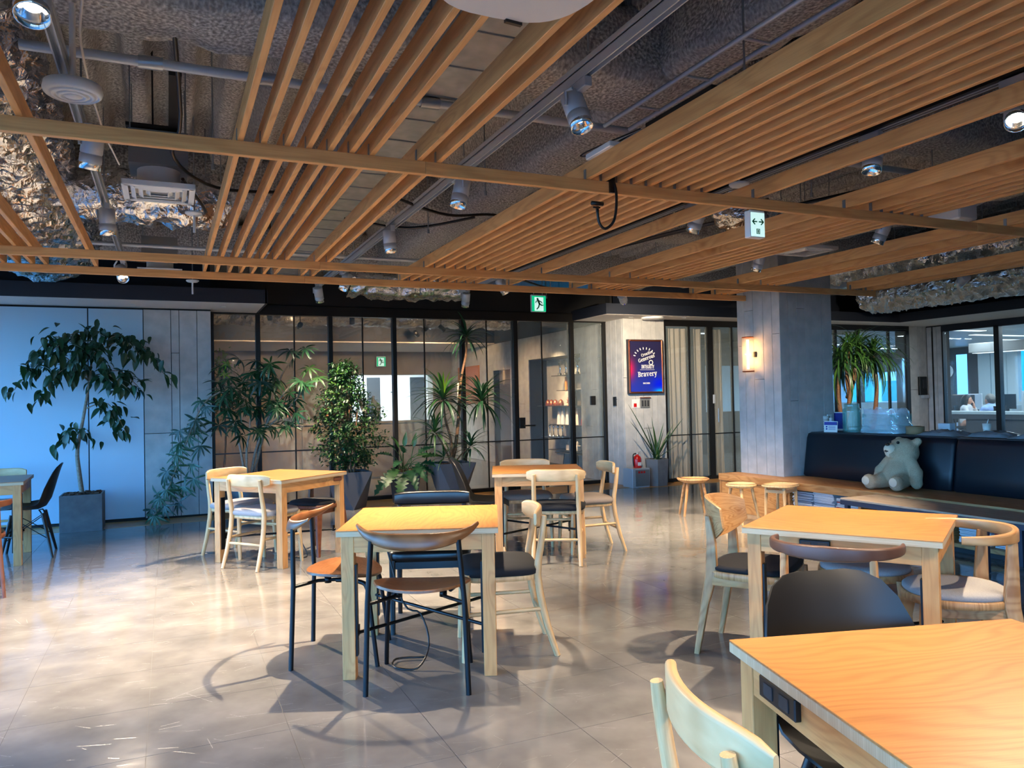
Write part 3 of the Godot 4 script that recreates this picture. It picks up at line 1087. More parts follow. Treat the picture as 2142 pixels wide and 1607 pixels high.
	for p: Vector2 in [Vector2(0.25, -4.6), Vector2(0.25, -6.9), Vector2(1.0, -8.2), Vector2(1.9, -4.6), Vector2(1.9, -5.8), Vector2(2.3, -2.6), Vector2(2.6, -1.9), Vector2(3.6, -5.6), Vector2(3.7, -4.4), Vector2(4.0, -3.9), Vector2(4.8, -3.6), Vector2(4.9, -4.9), Vector2(-1.4, -8.6), Vector2(-0.7, -7.2), Vector2(1.4, -8.6), Vector2(2.5, -8.7), Vector2(2.9, -9.2), Vector2(4.6, -9.1), Vector2(5.3, -8.6), Vector2(3.9, -8.9), Vector2(4.2, -8.2)]:
		var st := begin()
		tube(st, [Vector3(p.x, 2.66, p.y), Vector3(p.x, 3.5, p.y)], 0.005, 6)
		tube(st, [Vector3(p.x, 2.66, p.y), Vector3(p.x, 2.69, p.y)], 0.011, 6)
		single("hanger_rod", "thin threaded steel rod hanging from the open ceiling", "rod", st, M.steel, "threaded hanger rods")
		k += 1

# ------------------------------------------------------------------ track lighting
# where each head hangs (its mouth), where it points, lit
const SPOTS := [
	[Vector3(-0.35, 2.5, -2.62), Vector3(-0.3, 0, -1.4), "spotlight nearest the camera at the top left corner", 0.45],
	[Vector3(-0.33, 2.5, -4.21), Vector3(-0.7, 0, -5), "spotlight below the white ceiling speaker", 0.8],
	[Vector3(-0.35, 2.5, -5.79), Vector3(-0.3, 0, -6.1), "spotlight on left track before the foil duct", 0.6],
	[Vector3(-0.35, 2.5, -7.76), Vector3(0.25, 0, -5.2), "glaring spotlight above the left wall panels", 1.3],
	[Vector3(1.64, 2.5, -2.87), Vector3(1.9, 0, -1.9), "glaring spotlight hanging between the slat groups", 0.35],
	[Vector3(1.6, 2.5, -4.31), Vector3(1, 0, -4.4), "silver spotlight beside the middle slat group", 0.9],
	[Vector3(1.6, 2.5, -5.82), Vector3(1.9, 0, -6), "silver spotlight above the centre table", 0.8],
	[Vector3(1.65, 2.5, -7.85), Vector3(0.6, 0, -7.3), "small tilted spotlight above the umbrella tree table", 0.9],
	[Vector3(1.6, 2.5, -8.88), Vector3(2, 0.9, -9.8), "spotlight hanging upright before the glass near the umbrella tree", 0.5],
	[Vector3(3.41, 2.5, -2.91), Vector3(2.95, 0, -2.9), "silver spotlight above the arrow sign", 0.45],
	[Vector3(3.41, 2.5, -4.43), Vector3(3.2, 0, -5.9), "silver spotlight just left of the arrow sign", 0.3],
	[Vector3(3.4, 2.5, -2.14), Vector3(1.9, 0.7, -1.2), "spotlight cut by the right edge of the picture", 0.17],
	[Vector3(3.4, 2.5, -7.7), Vector3(4.6, 0, -7.2), "spotlight behind the farthest beam left of exit sign", 0.7],
	[Vector3(3.37, 2.5, -8.89), Vector3(3.5, 1.0, -9.7), "tilted spotlight over the dracaena", 0.3],
	[Vector3(5.09, 2.5, -4.31), Vector3(4.6, 0, -5.4), "tilted spotlight over the rightmost slat group", 0.6],
	[Vector3(5.06, 2.5, -5.64), Vector3(4.9, 0, -6.9), "spotlight hanging in front of the column", 0.6],
	[Vector3(5.08, 2.5, -7.97), Vector3(6.65, 1.75, -9.9), "spotlight aimed at the framed poster", 0.6],
	[Vector3(8.0, 2.5, -5.73), Vector3(9.1, 1.5, -8.1), "spotlight on the track beyond the column", 0.6],
	[Vector3(-0.35, 2.5, -0.9), Vector3(0.3, 0, -2.4), "spotlight on the left track above the camera side", 0.08],
	[Vector3(1.62, 2.5, -0.9), Vector3(1.1, 0.4, -1.3), "spotlight above the nearest table on second track", 0.16],
	[Vector3(1.62, 2.5, 0.8), Vector3(1.5, 0.6, -0.9), "spotlight behind the camera on second track", 0.2],
	[Vector3(3.4, 2.5, -0.5), Vector3(2.6, 0.5, -2.2), "spotlight on third track right of the camera", 0.25],
]

func build_spots() -> void:
	var tr := [[-0.37, 3.8, -8.6, "left"], [1.64, 3.8, -9.3, "second from left"], [3.42, 3.8, -9.2, "third from left"], [5.1, 3.8, -8.4, "fourth from left"], [8.05, 1.0, -8.8, "beyond the column"]]
	for q: Array in tr:
		var t := thing("lighting_track", "long grey lighting track with spotlights, %s" % q[3], "track", Vector3(q[0], 2.7, 0), 0.0, "lighting tracks")
		var st := begin()
		box(st, Vector3(-0.014, 0.02, (q[1] + q[2]) * 0.5), Vector3(0.006, 0.045, q[1] - q[2]))
		box(st, Vector3(0.014, 0.02, (q[1] + q[2]) * 0.5), Vector3(0.006, 0.045, q[1] - q[2]))
		box(st, Vector3(0, 0.04, (q[1] + q[2]) * 0.5), Vector3(0.034, 0.006, q[1] - q[2]))
		part(t, "rail", st, M.alu)
		var s2 := begin()
		box(s2, Vector3(0, 0.055, (q[1] + q[2]) * 0.5), Vector3(0.041, 0.022, q[1] - q[2]))
		part(t, "channel", s2, M.alu)
		var z: float = q[1] - 0.6
		while z > q[2]:
			rod(t, "hanger", Vector3(0, 0.1, z), Vector3(0, 0.78, z), 0.005, M.steel)
			z -= 1.5
	for q: Array in SPOTS:
		var mouth: Vector3 = q[0]
		var d: Vector3 = (q[1] - mouth).normalized()
		var b := along(-d)             # z axis points back, away from the mouth
		var t := thing("spotlight", q[2], "spotlight", Vector3(mouth.x, mouth.y, mouth.z), 0.0, "track spotlights")
		var up := Basis(b.x, b.z, -b.y)     # lathe axis (y) runs backwards from the mouth
		var body := begin()
		lathe(body, [Vector2(0.046, 0.02), Vector2(0.05, 0.025), Vector2(0.05, 0.062), Vector2(0.047, 0.064), Vector2(0.047, 0.068), Vector2(0.05, 0.07), Vector2(0.05, 0.16), Vector2(0.044, 0.168), Vector2(0.0, 0.168)], Vector3(), 24, up)
		part(t, "body", body, M.alu)
		var refl := begin()
		lathe(refl, [Vector2(0.047, 0.03), Vector2(0.049, -0.008), Vector2(0.046, -0.008), Vector2(0.04, 0.02), Vector2(0.026, 0.04)], Vector3(), 20, up)
		part(t, "reflector", refl, M.chrome)
		var led := begin()
		lathe(led, [Vector2(0.0, 0.036), Vector2(0.026, 0.038)], Vector3(), 16, up)
		part(t, "lamp_led", led, M.led)
		var yoke := begin()
		var side := b.x
		if side.x < 0.0: side = -side
		var mid := -d * 0.1
		var top := Vector3(0, 0.2, 0)
		tube(yoke, [mid - side * 0.056, mid - side * 0.058 + Vector3(0, 0.06, 0), Vector3(-0.05 * side.x, 0.155, -0.05 * side.z)], 0.008, 6)
		part(t, "yoke", yoke, M.alu)
		var ad := begin()
		box(ad, Vector3(0, 0.175, 0), Vector3(0.036, 0.045, 0.13), Basis(), 0.003)
		part(t, "adapter", ad, M.alu)
		var l := SpotLight3D.new()
		l.name = "lamp_beam"
		l.light_color = WARM
		l.light_energy = SPOT_ENERGY * (q[3] if q.size() > 3 else 1.0)
		l.spot_angle = 36.0
		l.spot_angle_attenuation = 1.0
		l.spot_range = 20.0
		l.spot_attenuation = 2.0
		l.light_size = 0.02
		l.shadow_enabled = true
		t.add_child(l)
		l.position = d * 0.012
		l.basis = along(-d)

# ------------------------------------------------------------------ lobby glass
func build_glass_wall() -> void:
	var g := structure("window_1")
	var z := -10.45
	for x: float in [0.52, 1.08, 2.01, 2.89, 3.9, 4.73, 5.68, 6.26]:
		var w := 0.055 if x != 4.73 and x != 5.68 else 0.07
		slab(g, "mullion", Vector3(x - w * 0.5, 0, z - 0.05), Vector3(x + w * 0.5, 2.52, z + 0.05), M.bronze, 0.003)
	for x: float in [1.54, 2.45, 3.33, 4.28, 5.18]:
		slab(g, "glazing_bar", Vector3(x - 0.008, 0.04, z - 0.012), Vector3(x + 0.008, 2.5, z + 0.012), M.black)
	slab(g, "head_rail", Vector3(0.5, 2.5, z - 0.06), Vector3(6.3, 2.63, z + 0.06), M.bronze, 0.004)
	slab(g, "sill_rail", Vector3(0.5, 0, z - 0.04), Vector3(4.7, 0.05, z + 0.04), M.bronze, 0.004)
	slab(g, "sill_rail", Vector3(5.7, 0, z - 0.04), Vector3(6.26, 0.05, z + 0.04), M.bronze, 0.004)
	var xs := [0.52, 1.08, 1.54, 2.01, 2.45, 2.89, 3.33, 3.9, 4.28, 4.73, 5.18, 5.68, 6.26]
	for i in xs.size() - 1:
		slab(g, "glass_pane", Vector3(xs[i] + 0.01, 0.05, z - 0.005), Vector3(xs[i + 1] - 0.01, 0.712, z + 0.005), M.glass)
		slab(g, "glass_pane", Vector3(xs[i] + 0.01, 0.728, z - 0.005), Vector3(xs[i + 1] - 0.01, 2.5, z + 0.005), M.glass)
		slab(g, "cross_strip", Vector3(xs[i] + 0.01, 0.712, z - 0.008), Vector3(xs[i + 1] - 0.01, 0.728, z + 0.008), M.black)
	# lever handle and lock on the door leaf
	slab(g, "lock_plate", Vector3(4.765, 0.9, z + 0.02), Vector3(4.86, 1.06, z + 0.06), M.black, 0.004)
	rod(g, "door_handle", Vector3(4.83, 0.94, z + 0.1), Vector3(5.0, 0.94, z + 0.1), 0.011, M.black, 8)
	rod(g, "handle_stem", Vector3(4.83, 0.94, z + 0.04), Vector3(4.83, 0.94, z + 0.1), 0.011, M.black, 8)
	slab(g, "access_reader", Vector3(6.0, 1.22, z + 0.0), Vector3(6.09, 1.36, z + 0.03), M.black, 0.004)

func wall_lamp(at: Vector3, e: float, c: Color, r := 0.1) -> void:
	var l := OmniLight3D.new()
	l.name = "room_lamp"
	l.light_color = c
	l.light_energy = e
	l.light_size = r
	l.omni_range = 20.0
	l.omni_attenuation = 2.0
	l.shadow_enabled = true
	add_child(l)
	l.position = at

func panel_light(called: String, label: String, at: Vector3, sx: float, sz: float, e: float, group: String) -> void:
	var t := thing(called, label, "ceiling light", at, 0.0, group)
	var st := begin()
	box(st, Vector3(0, 0.02, 0), Vector3(sx + 0.04, 0.03, sz + 0.04))
	part(t, "housing", st, M.white)
	var s2 := begin()
	box(s2, Vector3(0, 0.0, 0), Vector3(sx, 0.012, sz))
	part(t, "light_diffuser", s2, M.panel_glow)
	var l := AreaLight3D.new()
	l.name = "panel_light_source"
	l.area_size = Vector2(sx, sz)
	l.light_color = Color(0.85, 0.95, 1.0)
	l.light_energy = e
	l.shadow_enabled = true
	t.add_child(l)
	l.position = Vector3(0, -0.012, 0)
	l.rotation = Vector3(-PI / 2, 0, 0)

func build_lobby() -> void:
	# side walls, far wall with the lift hall opening
	var wl := structure("wall_left")
	slab(wl, "lobby_side", Vector3(0.2, 0, -18.0), Vector3(0.36, 3.6, -10.5), M.lobbywall)
	var wb := structure("wall_back")
	slab(wb, "lobby_far", Vector3(0.36, 0, -18.2), Vector3(3.9, 2.6, -17.8), M.lobbywall)
	slab(wb, "lobby_far_over", Vector3(3.9, 1.98, -18.2), Vector3(5.87, 2.6, -17.8), M.lobbywall)
	slab(wb, "lobby_far_end", Vector3(5.87, 0, -18.2), Vector3(6.4, 2.6, -17.8), M.lobbywall)
	slab(wb, "lobby_upper", Vector3(0.3, 2.54, -15.2), Vector3(6.4, 3.6, -15.1), M.navy)
	slab(wb, "lobby_ceiling", Vector3(0.3, 2.52, -18.2), Vector3(6.4, 2.56, -15.1), M.soffit)
	# lift hall beyond
	var lh := structure("wall_back")
	slab(lh, "hall_end", Vector3(3.0, 0, -20.6), Vector3(6.8, 2.6, -20.5), M.white)
	slab(lh, "hall_side", Vector3(3.0, 0, -20.5), Vector3(3.1, 2.6, -18.2), M.white)
	slab(lh, "hall_side", Vector3(6.7, 0, -20.5), Vector3(6.8, 2.6, -18.2), M.white)
	slab(lh, "hall_ceiling", Vector3(3.0, 2.6, -20.6), Vector3(6.8, 2.7, -18.2), M.white)
	slab(lh, "hall_floor", Vector3(3.0, -0.1, -20.6), Vector3(6.8, 0.0, -18.2), M.carpet)
	slab(lh, "lift_door", Vector3(4.9, 0.0, -20.5), Vector3(5.25, 2.0, -20.44), M.darkwall)
	slab(lh, "lift_door", Vector3(6.1, 0.0, -20.5), Vector3(6.5, 2.0, -20.44), M.darkwall)
	var fl := begin()
	box(fl, Vector3(5.62, 2.02, -20.49), Vector3(0.05, 0.1, 0.004))
	box(fl, Vector3(5.62, 1.82, -20.49), Vector3(0.05, 0.1, 0.004))
	box(fl, Vector3(5.62, 1.6, -20.49), Vector3(0.14, 0.03, 0.004))
	part(lh, "floor_lettering", fl, M.darkwall)
	panel_light("ceiling_panel_light", "white light panel in the lift hall ceiling beyond the lobby", Vector3(4.9, 2.57, -19.4), 1.2, 0.6, 14.0, "")
	# right wall of the lobby: boards with a picture, a dark doorway and the award alcove
	var wr := structure("wall_right")
	slab(wr, "backing", Vector3(6.37, 0, -11.36), Vector3(6.5, 3.0, -10.4), M.joint)
	slab(wr, "backing", Vector3(6.37, 2.08, -13.4), Vector3(6.5, 3.0, -11.36), M.joint)
	slab(wr, "backing", Vector3(6.37, 0, -14.27), Vector3(6.5, 3.0, -13.39), M.joint)
	slab(wr, "backing", Vector3(6.37, 1.95, -15.17), Vector3(6.5, 3.0, -14.27), M.joint)
	slab(wr, "backing", Vector3(6.37, 0, -18.0), Vector3(6.5, 3.0, -15.17), M.joint)
	for q: Array in [[-11.36, -10.5, 0.0, 2.52, 1], [-13.39, -11.36, 2.08, 2.52, 2], [-14.27, -13.39, 0.0, 2.52, 3], [-15.17, -14.27, 1.95, 2.52, 4], [-17.8, -15.17, 0.0, 2.52, 5]]:
		boards(wr, Vector3(6.37, 0, q[0]), Vector3.BACK, Vector3.LEFT, plank_rects(q[1] - q[0], q[2], q[3], q[4] + 60), 0.02, 0.004, M.cement)
	slab(wr, "side_room_wall", Vector3(7.6, 0, -15.6), Vector3(7.7, 2.5, -13.8), M.lobbywall)
	slab(wr, "doorway_cheek", Vector3(6.5, 0, -15.2), Vector3(7.6, 2.5, -15.17), M.lobbywall)
	slab(wr, "doorway_cheek", Vector3(6.5, 0, -14.27), Vector3(7.6, 2.5, -14.24), M.lobbywall)
	slab(wr, "doorway_head", Vector3(6.5, 2.4, -15.2), Vector3(7.7, 2.5, -14.24), M.lobbywall)
	slab(wr, "alcove_back", Vector3(6.74, 0, -13.5), Vector3(6.8, 2.2, -11.3), M.cement)
	slab(wr, "alcove_cheek", Vector3(6.38, 0, -13.42), Vector3(6.74, 2.1, -13.39), M.bronze)
	slab(wr, "alcove_cheek", Vector3(6.38, 0, -11.36), Vector3(6.74, 2.1, -11.33), M.bronze)
	slab(wr, "alcove_head", Vector3(6.36, 2.07, -13.42), Vector3(6.74, 2.12, -11.33), M.bronze)
	slab(wr, "alcove_low_front", Vector3(6.38, 0.0, -13.39), Vector3(6.74, 0.1, -11.36), M.bronze)
	# glass shelves with awards
	var sh := [[1.75, -12.6, -11.4, "top"], [1.48, -12.4, -11.4, "second"], [1.2, -13.2, -11.4, "third"], [0.86, -12.7, -11.4, "fourth"], [0.62, -13.1, -11.9, "fifth"], [0.4, -12.8, -11.4, "lowest"]]
	for q: Array in sh:
		var st := begin()
		box(st, Vector3(6.58, q[0] - 0.006, (q[1] + q[2]) * 0.5), Vector3(0.3, 0.012, q[2] - q[1]), Basis(), 0.002)
		single("glass_shelf", "%s thin shelf in the lobby award alcove" % q[3], "shelf", st, M.bronze, "award shelves")
	var fig := thing("award_statuette", "silver winged statuette on the top award shelf, leftmost", "award", Vector3(6.56, 1.75, -12.5), 0.0, "silver statuettes on the top shelf")
	var a := begin()
	lathe(a, [Vector2(0.035, 0), Vector2(0.035, 0.04), Vector2(0.012, 0.05)], Vector3(), 12)
	part(fig, "base", a, M.black)
	a = begin()
	tube(a, [Vector3(0, 0.05, 0), Vector3(0.01, 0.12, 0.01), Vector3(-0.005, 0.19, -0.01), Vector3(0, 0.24, 0)], [0.014, 0.022, 0.018, 0.012], 8)
	tube(a, [Vector3(0, 0.19, 0), Vector3(0, 0.24, 0.045), Vector3(0, 0.29, 0.05)], [0.01, 0.009, 0.004], 6)
	tube(a, [Vector3(0, 0.19, 0), Vector3(0, 0.24, -0.045), Vector3(0, 0.29, -0.05)], [0.01, 0.009, 0.004], 6)
	part(fig, "figure", a, M.chrome)
	for k in 3:
		copy_of(fig, Vector3(6.56, 1.75, -12.28 + 0.22 * k), 0.2 * k, "silver winged statuette on the top award shelf, number %d from left" % (k + 2))
	var k := 0
	for q: Array in [[6.56, 1.2, -13.0, 0], [6.56, 1.2, -12.86, 0], [6.56, 1.2, -12.7, 0], [6.56, 1.2, -12.48, 1], [6.56, 1.2, -12.2, 2], [6.56, 1.2, -11.95, 3], [6.56, 0.86, -12.55, 4], [6.56, 0.86, -12.4, 4], [6.56, 0.86, -12.22, 4], [6.56, 0.86, -12.0, 5], [6.56, 0.86, -11.85, 5], [6.56, 0.86, -11.6, 6], [6.56, 0.62, -12.95, 7], [6.56, 0.62, -12.8, 7], [6.56, 0.62, -12.62, 7], [6.56, 0.62, -12.45, 7], [6.56, 0.4, -12.2, 8], [6.56, 0.4, -11.9, 8], [6.56, 0.4, -11.6, 8], [6.56, 1.48, -12.0, 2], [6.56, 1.48, -11.6, 3], [6.58, 1.48, -12.3, 9]]:
		var st := begin()
		var m: Material = M.copper
		var p := Vector3(q[0], q[1], q[2])
		var lab := ""
		match q[3]:
			0, 1:
				lathe(st, [Vector2(0.05, 0), Vector2(0.055, 0.03), Vector2(0.04, 0.09), Vector2(0.0, 0.12)], p, 12)
				lab = "copper domed award on the third shelf"
			2:
				for e in 7:
					var d := Vector3(0, sin(e * 0.9), cos(e * 0.9))
					tube(st, [p + Vector3(0, 0.08, 0), p + Vector3(0, 0.08, 0) + d * 0.075], [0.014, 0.003], 6)
				lathe(st, [Vector2(0.03, 0), Vector2(0.03, 0.012), Vector2(0.006, 0.02), Vector2(0.006, 0.08)], p, 10)
				lab = "spiky starburst award"
			3:
				tube(st, [p, p + Vector3(0, 0.1, 0.02), p + Vector3(0, 0.2, 0.0)], [0.04, 0.03, 0.012], 8)
				tube(st, [p + Vector3(0, 0.16, 0), p + Vector3(0, 0.26, 0.05)], [0.012, 0.02], 6)
				m = M.black
				lab = "black sculpted award figure"
			4, 5:
				loft(st, [rring(p, Vector3.RIGHT, Vector3.BACK, 0.03, 0.06, 0.004), rring(p + Vector3(0, 0.3, 0), Vector3.RIGHT, Vector3.BACK, 0.02, 0.022, 0.004)], false)
				m = M.paper if q[3] == 4 else M.whitewarm
				lab = "tall tapered pale award block on the fourth shelf"
			6:
				box(st, p + Vector3(0, 0.05, 0), Vector3(0.1, 0.1, 0.12), Basis(), 0.004)
				m = M.red
				lab = "small red award box on the fourth shelf"
			7:
				lathe(st, [Vector2(0.035, 0), Vector2(0.035, 0.03), Vector2(0.01, 0.04), Vector2(0.012, 0.16), Vector2(0.024, 0.2), Vector2(0.0, 0.24)], p, 12)
				m = M.chrome
				lab = "slender silver trophy on the fifth shelf"
			8:
				box(st, p + Vector3(0, 0.05, 0), Vector3(0.08, 0.1, 0.12), Basis(), 0.01)
				lathe(st, [Vector2(0.03, 0.1), Vector2(0.035, 0.14), Vector2(0.0, 0.18)], p, 12)
				m = M.whitewarm
				lab = "squat cream trophy on the lowest shelf"
			9:
				box(st, p + Vector3(0, 0.11, 0), Vector3(0.03, 0.26, 0.05), Basis(), 0.003)
				m = M.orange
				lab = "tall orange wooden award block on the second shelf"
		single("award_trophy", "%s, spot %d along the alcove" % [lab, k + 1], "award", st, m, "awards in the alcove")
		k += 1
	var al := SpotLight3D.new()
	al.name = "alcove_lamp"
	al.light_color = Color(1.0, 0.86, 0.66)
	al.light_energy = 9.0
	al.spot_angle = 34.0
	al.light_size = 0.05
	al.spot_range = 10.0
	al.shadow_enabled = true
	add_child(al)
	al.position = Vector3(5.5, 2.5, -12.1)
	al.basis = along(Vector3(5.5, 2.5, -12.1) - Vector3(6.6, 1.0, -12.2))
	# dark table below the shelves
	var tb := thing("side_table", "slim dark table with splayed legs under the award shelves", "table", Vector3(6.57, 0.1, -12.0))
	a = begin()
	box(a, Vector3(0, 0.26, 0), Vector3(0.3, 0.015, 1.0))
	part(tb, "table_top", a, M.darkwall)
	for e: Array in [[-0.4, -0.48], [-0.05, -0.12], [0.1, 0.1], [0.4, 0.46]]:
		rod(tb, "leg", Vector3(0, 0.26, e[0]), Vector3(0, 0, e[1]), 0.008, M.black)
	# picture on the lobby wall
	var pic := thing("wall_picture", "plain orange brown canvas on the lobby wall", "picture", Vector3(6.34, 1.68, -16.6))
	a = begin()
	box(a, Vector3(0, 0, 0), Vector3(0.03, 0.86, 1.34), Basis(), 0.004)
	part(pic, "canvas", a, M.orange)
	# long credenza with bird-like sculptures
	var cr := thing("reception_counter", "long beige panelled counter inside the glass lobby", "counter", Vector3(2.5, 0, -13.65))
	a = begin()
	box(a, Vector3(0, 0.48, 0), Vector3(4.2, 0.96, 0.45))
	part(cr, "body", a, M.lobbywall)
	for e in 5:
		a = begin()
		box(a, Vector3(-1.68 + e * 0.84, 0.48, 0.235), Vector3(0.83, 0.92, 0.018), Basis(), 0.002)
		part(cr, "front_panel", a, M.lobbywall)
	a = begin()
	box(a, Vector3(0, 0.975, 0.01), Vector3(4.25, 0.03, 0.5), Basis(), 0.003)
	part(cr, "counter_top", a, M.lobbywall)
	k = 0
	for q: Array in [[1.88, "copper coloured twisted bird sculpture on lobby counter, leftmost", 0], [2.55, "copper coloured twisted bird sculpture behind the bushy tree", 0], [3.2, "silver twisted bird sculpture half hidden by the bushy tree", 1], [3.42, "silver twisted bird sculpture in front of the bright lift hall", 1]]:
		var s := thing("bird_sculpture", q[1], "sculpture", Vector3(q[0], 0.99, -13.62), 0.3 * k, "bird sculptures on the lobby counter")
		a = begin()
		box(a, Vector3(0, 0.05, 0), Vector3(0.14, 0.1, 0.12), Basis(), 0.004)
		part(s, "plinth", a, M.black)
		a = begin()
		var rr := []
		for i in 12:
			var t := i / 11.0
			var c := Vector3(sin(t * 5.0) * 0.045 - 0.02, 0.1 + t * 0.36, cos(t * 4.0) * 0.03)
			var tw := t * 2.2
			rr.append(ring(c, Vector3(cos(tw), 0.15, sin(tw)), Vector3(-sin(tw), 0.1, cos(tw)), 0.03 + 0.045 * sin(PI * clampf(t * 1.15, 0, 1)), 0.018, 10))
		loft(a, rr)
		part(s, "body_form", a, M.copper if q[2] == 0 else M.steel)
		a = begin()
		loft(a, [ring(Vector3(0.0, 0.34, 0), Vector3(1, 0, 0), Vector3(0, 0.4, 1), 0.02, 0.012), ring(Vector3(0.06, 0.24, 0), Vector3(1, 0.5, 0), Vector3(0, 0.4, 1), 0.045, 0.012), ring(Vector3(0.11, 0.14, 0), Vector3(1, 0.5, 0), Vector3(0, 0.4, 1), 0.04, 0.01), ring(Vector3(0.12, 0.12, 0), Vector3(1, 0.5, 0), Vector3(0, 0.4, 1), 0.01, 0.006)])
		part(s, "wing_form", a, M.copper if q[2] == 0 else M.steel)
		k += 1
	# slim lit wall lamp in the lobby
	var wlp := thing("wall_lamp", "slim vertical lit wall lamp far inside the lobby", "lamp", Vector3(6.33, 1.55, -17.2))
	a = begin()
	tube(a, [Vector3(-0.03, -0.2, 0), Vector3(-0.03, 0.2, 0)], 0.02, 10)
	part(wlp, "lamp_tube", a, M.tube_glow)
	a = begin()
	box(a, Vector3(0, 0, 0), Vector3(0.02, 0.46, 0.05))
	part(wlp, "back_plate", a, M.bronze)
	# lobby spotlights on a short track
	k = 0
	for q: Array in [[Vector3(1.4, 2.6, -11.8), Vector3(1.9, 1.0, -13.5)], [Vector3(2.7, 2.6, -12.2), Vector3(3.0, 0.6, -13.5)], [Vector3(4.6, 2.6, -13.2), Vector3(6.3, 1.0, -13.2)], [Vector3(4.4, 2.6, -14.2), Vector3(6.3, 1.4, -16.4)], [Vector3(2.0, 2.6, -13.0), Vector3(2.0, 1.4, -17.7)], [Vector3(4.2, 2.6, -13.2), Vector3(4.0, 1.6, -17.7)]]:
		lobby_spot(q[0], q[1], "black lobby spotlight behind the glass, %s" % ["over the left sculptures", "over the counter middle", "aimed at the award alcove", "aimed at the orange picture", "lighting the far left wall", "lighting the far wall by the lift hall"][k])
		k += 1
	foil_duct("foil_duct", "crumpled foil duct inside the lobby ceiling, nearer", [Vector3(0.5, 2.95, -11.9), Vector3(3.0, 2.95, -12.0), Vector3(6.2, 2.95, -11.8)], 0.32, 0.7)
	foil_duct("foil_duct", "crumpled foil duct inside the lobby ceiling, farther", [Vector3(0.5, 2.95, -13.8), Vector3(3.0, 2.95, -13.7), Vector3(6.2, 2.95, -13.8)], 0.3, 0.7)

func lobby_spot(at: Vector3, aim: Vector3, label: String) -> void:
	var d := (aim - at).normalized()
	var b := along(-d)
	var up := Basis(b.x, b.z, -b.y)
	var t := thing("spotlight", label, "spotlight", at, 0.0, "lobby spotlights")
	var st := begin()
	lathe(st, [Vector2(0.03, 0.01), Vector2(0.042, 0.0), Vector2(0.042, 0.14), Vector2(0.0, 0.145)], Vector3(), 18, up)
	part(t, "body", st, M.black)
	st = begin()
	lathe(st, [Vector2(0.0, 0.012), Vector2(0.03, 0.01)], Vector3(), 14, up)
	part(t, "lamp_led", st, M.led)
	rod(t, "stem", -d * 0.1, -d * 0.1 + Vector3(0, 1.02, 0), 0.008, M.black)
	var l := SpotLight3D.new()
	l.name = "lamp_beam"
	l.light_color = Color(1.0, 0.82, 0.6)
	l.light_energy = SPOT_ENERGY * 0.24
	l.spot_angle = 44.0
	l.spot_angle_attenuation = 1.0
	l.spot_range = 20.0
	l.spot_attenuation = 2.0
	l.light_size = 0.03
	l.shadow_enabled = true
	t.add_child(l)
	l.position = d * 0.02
	l.basis = along(-d)

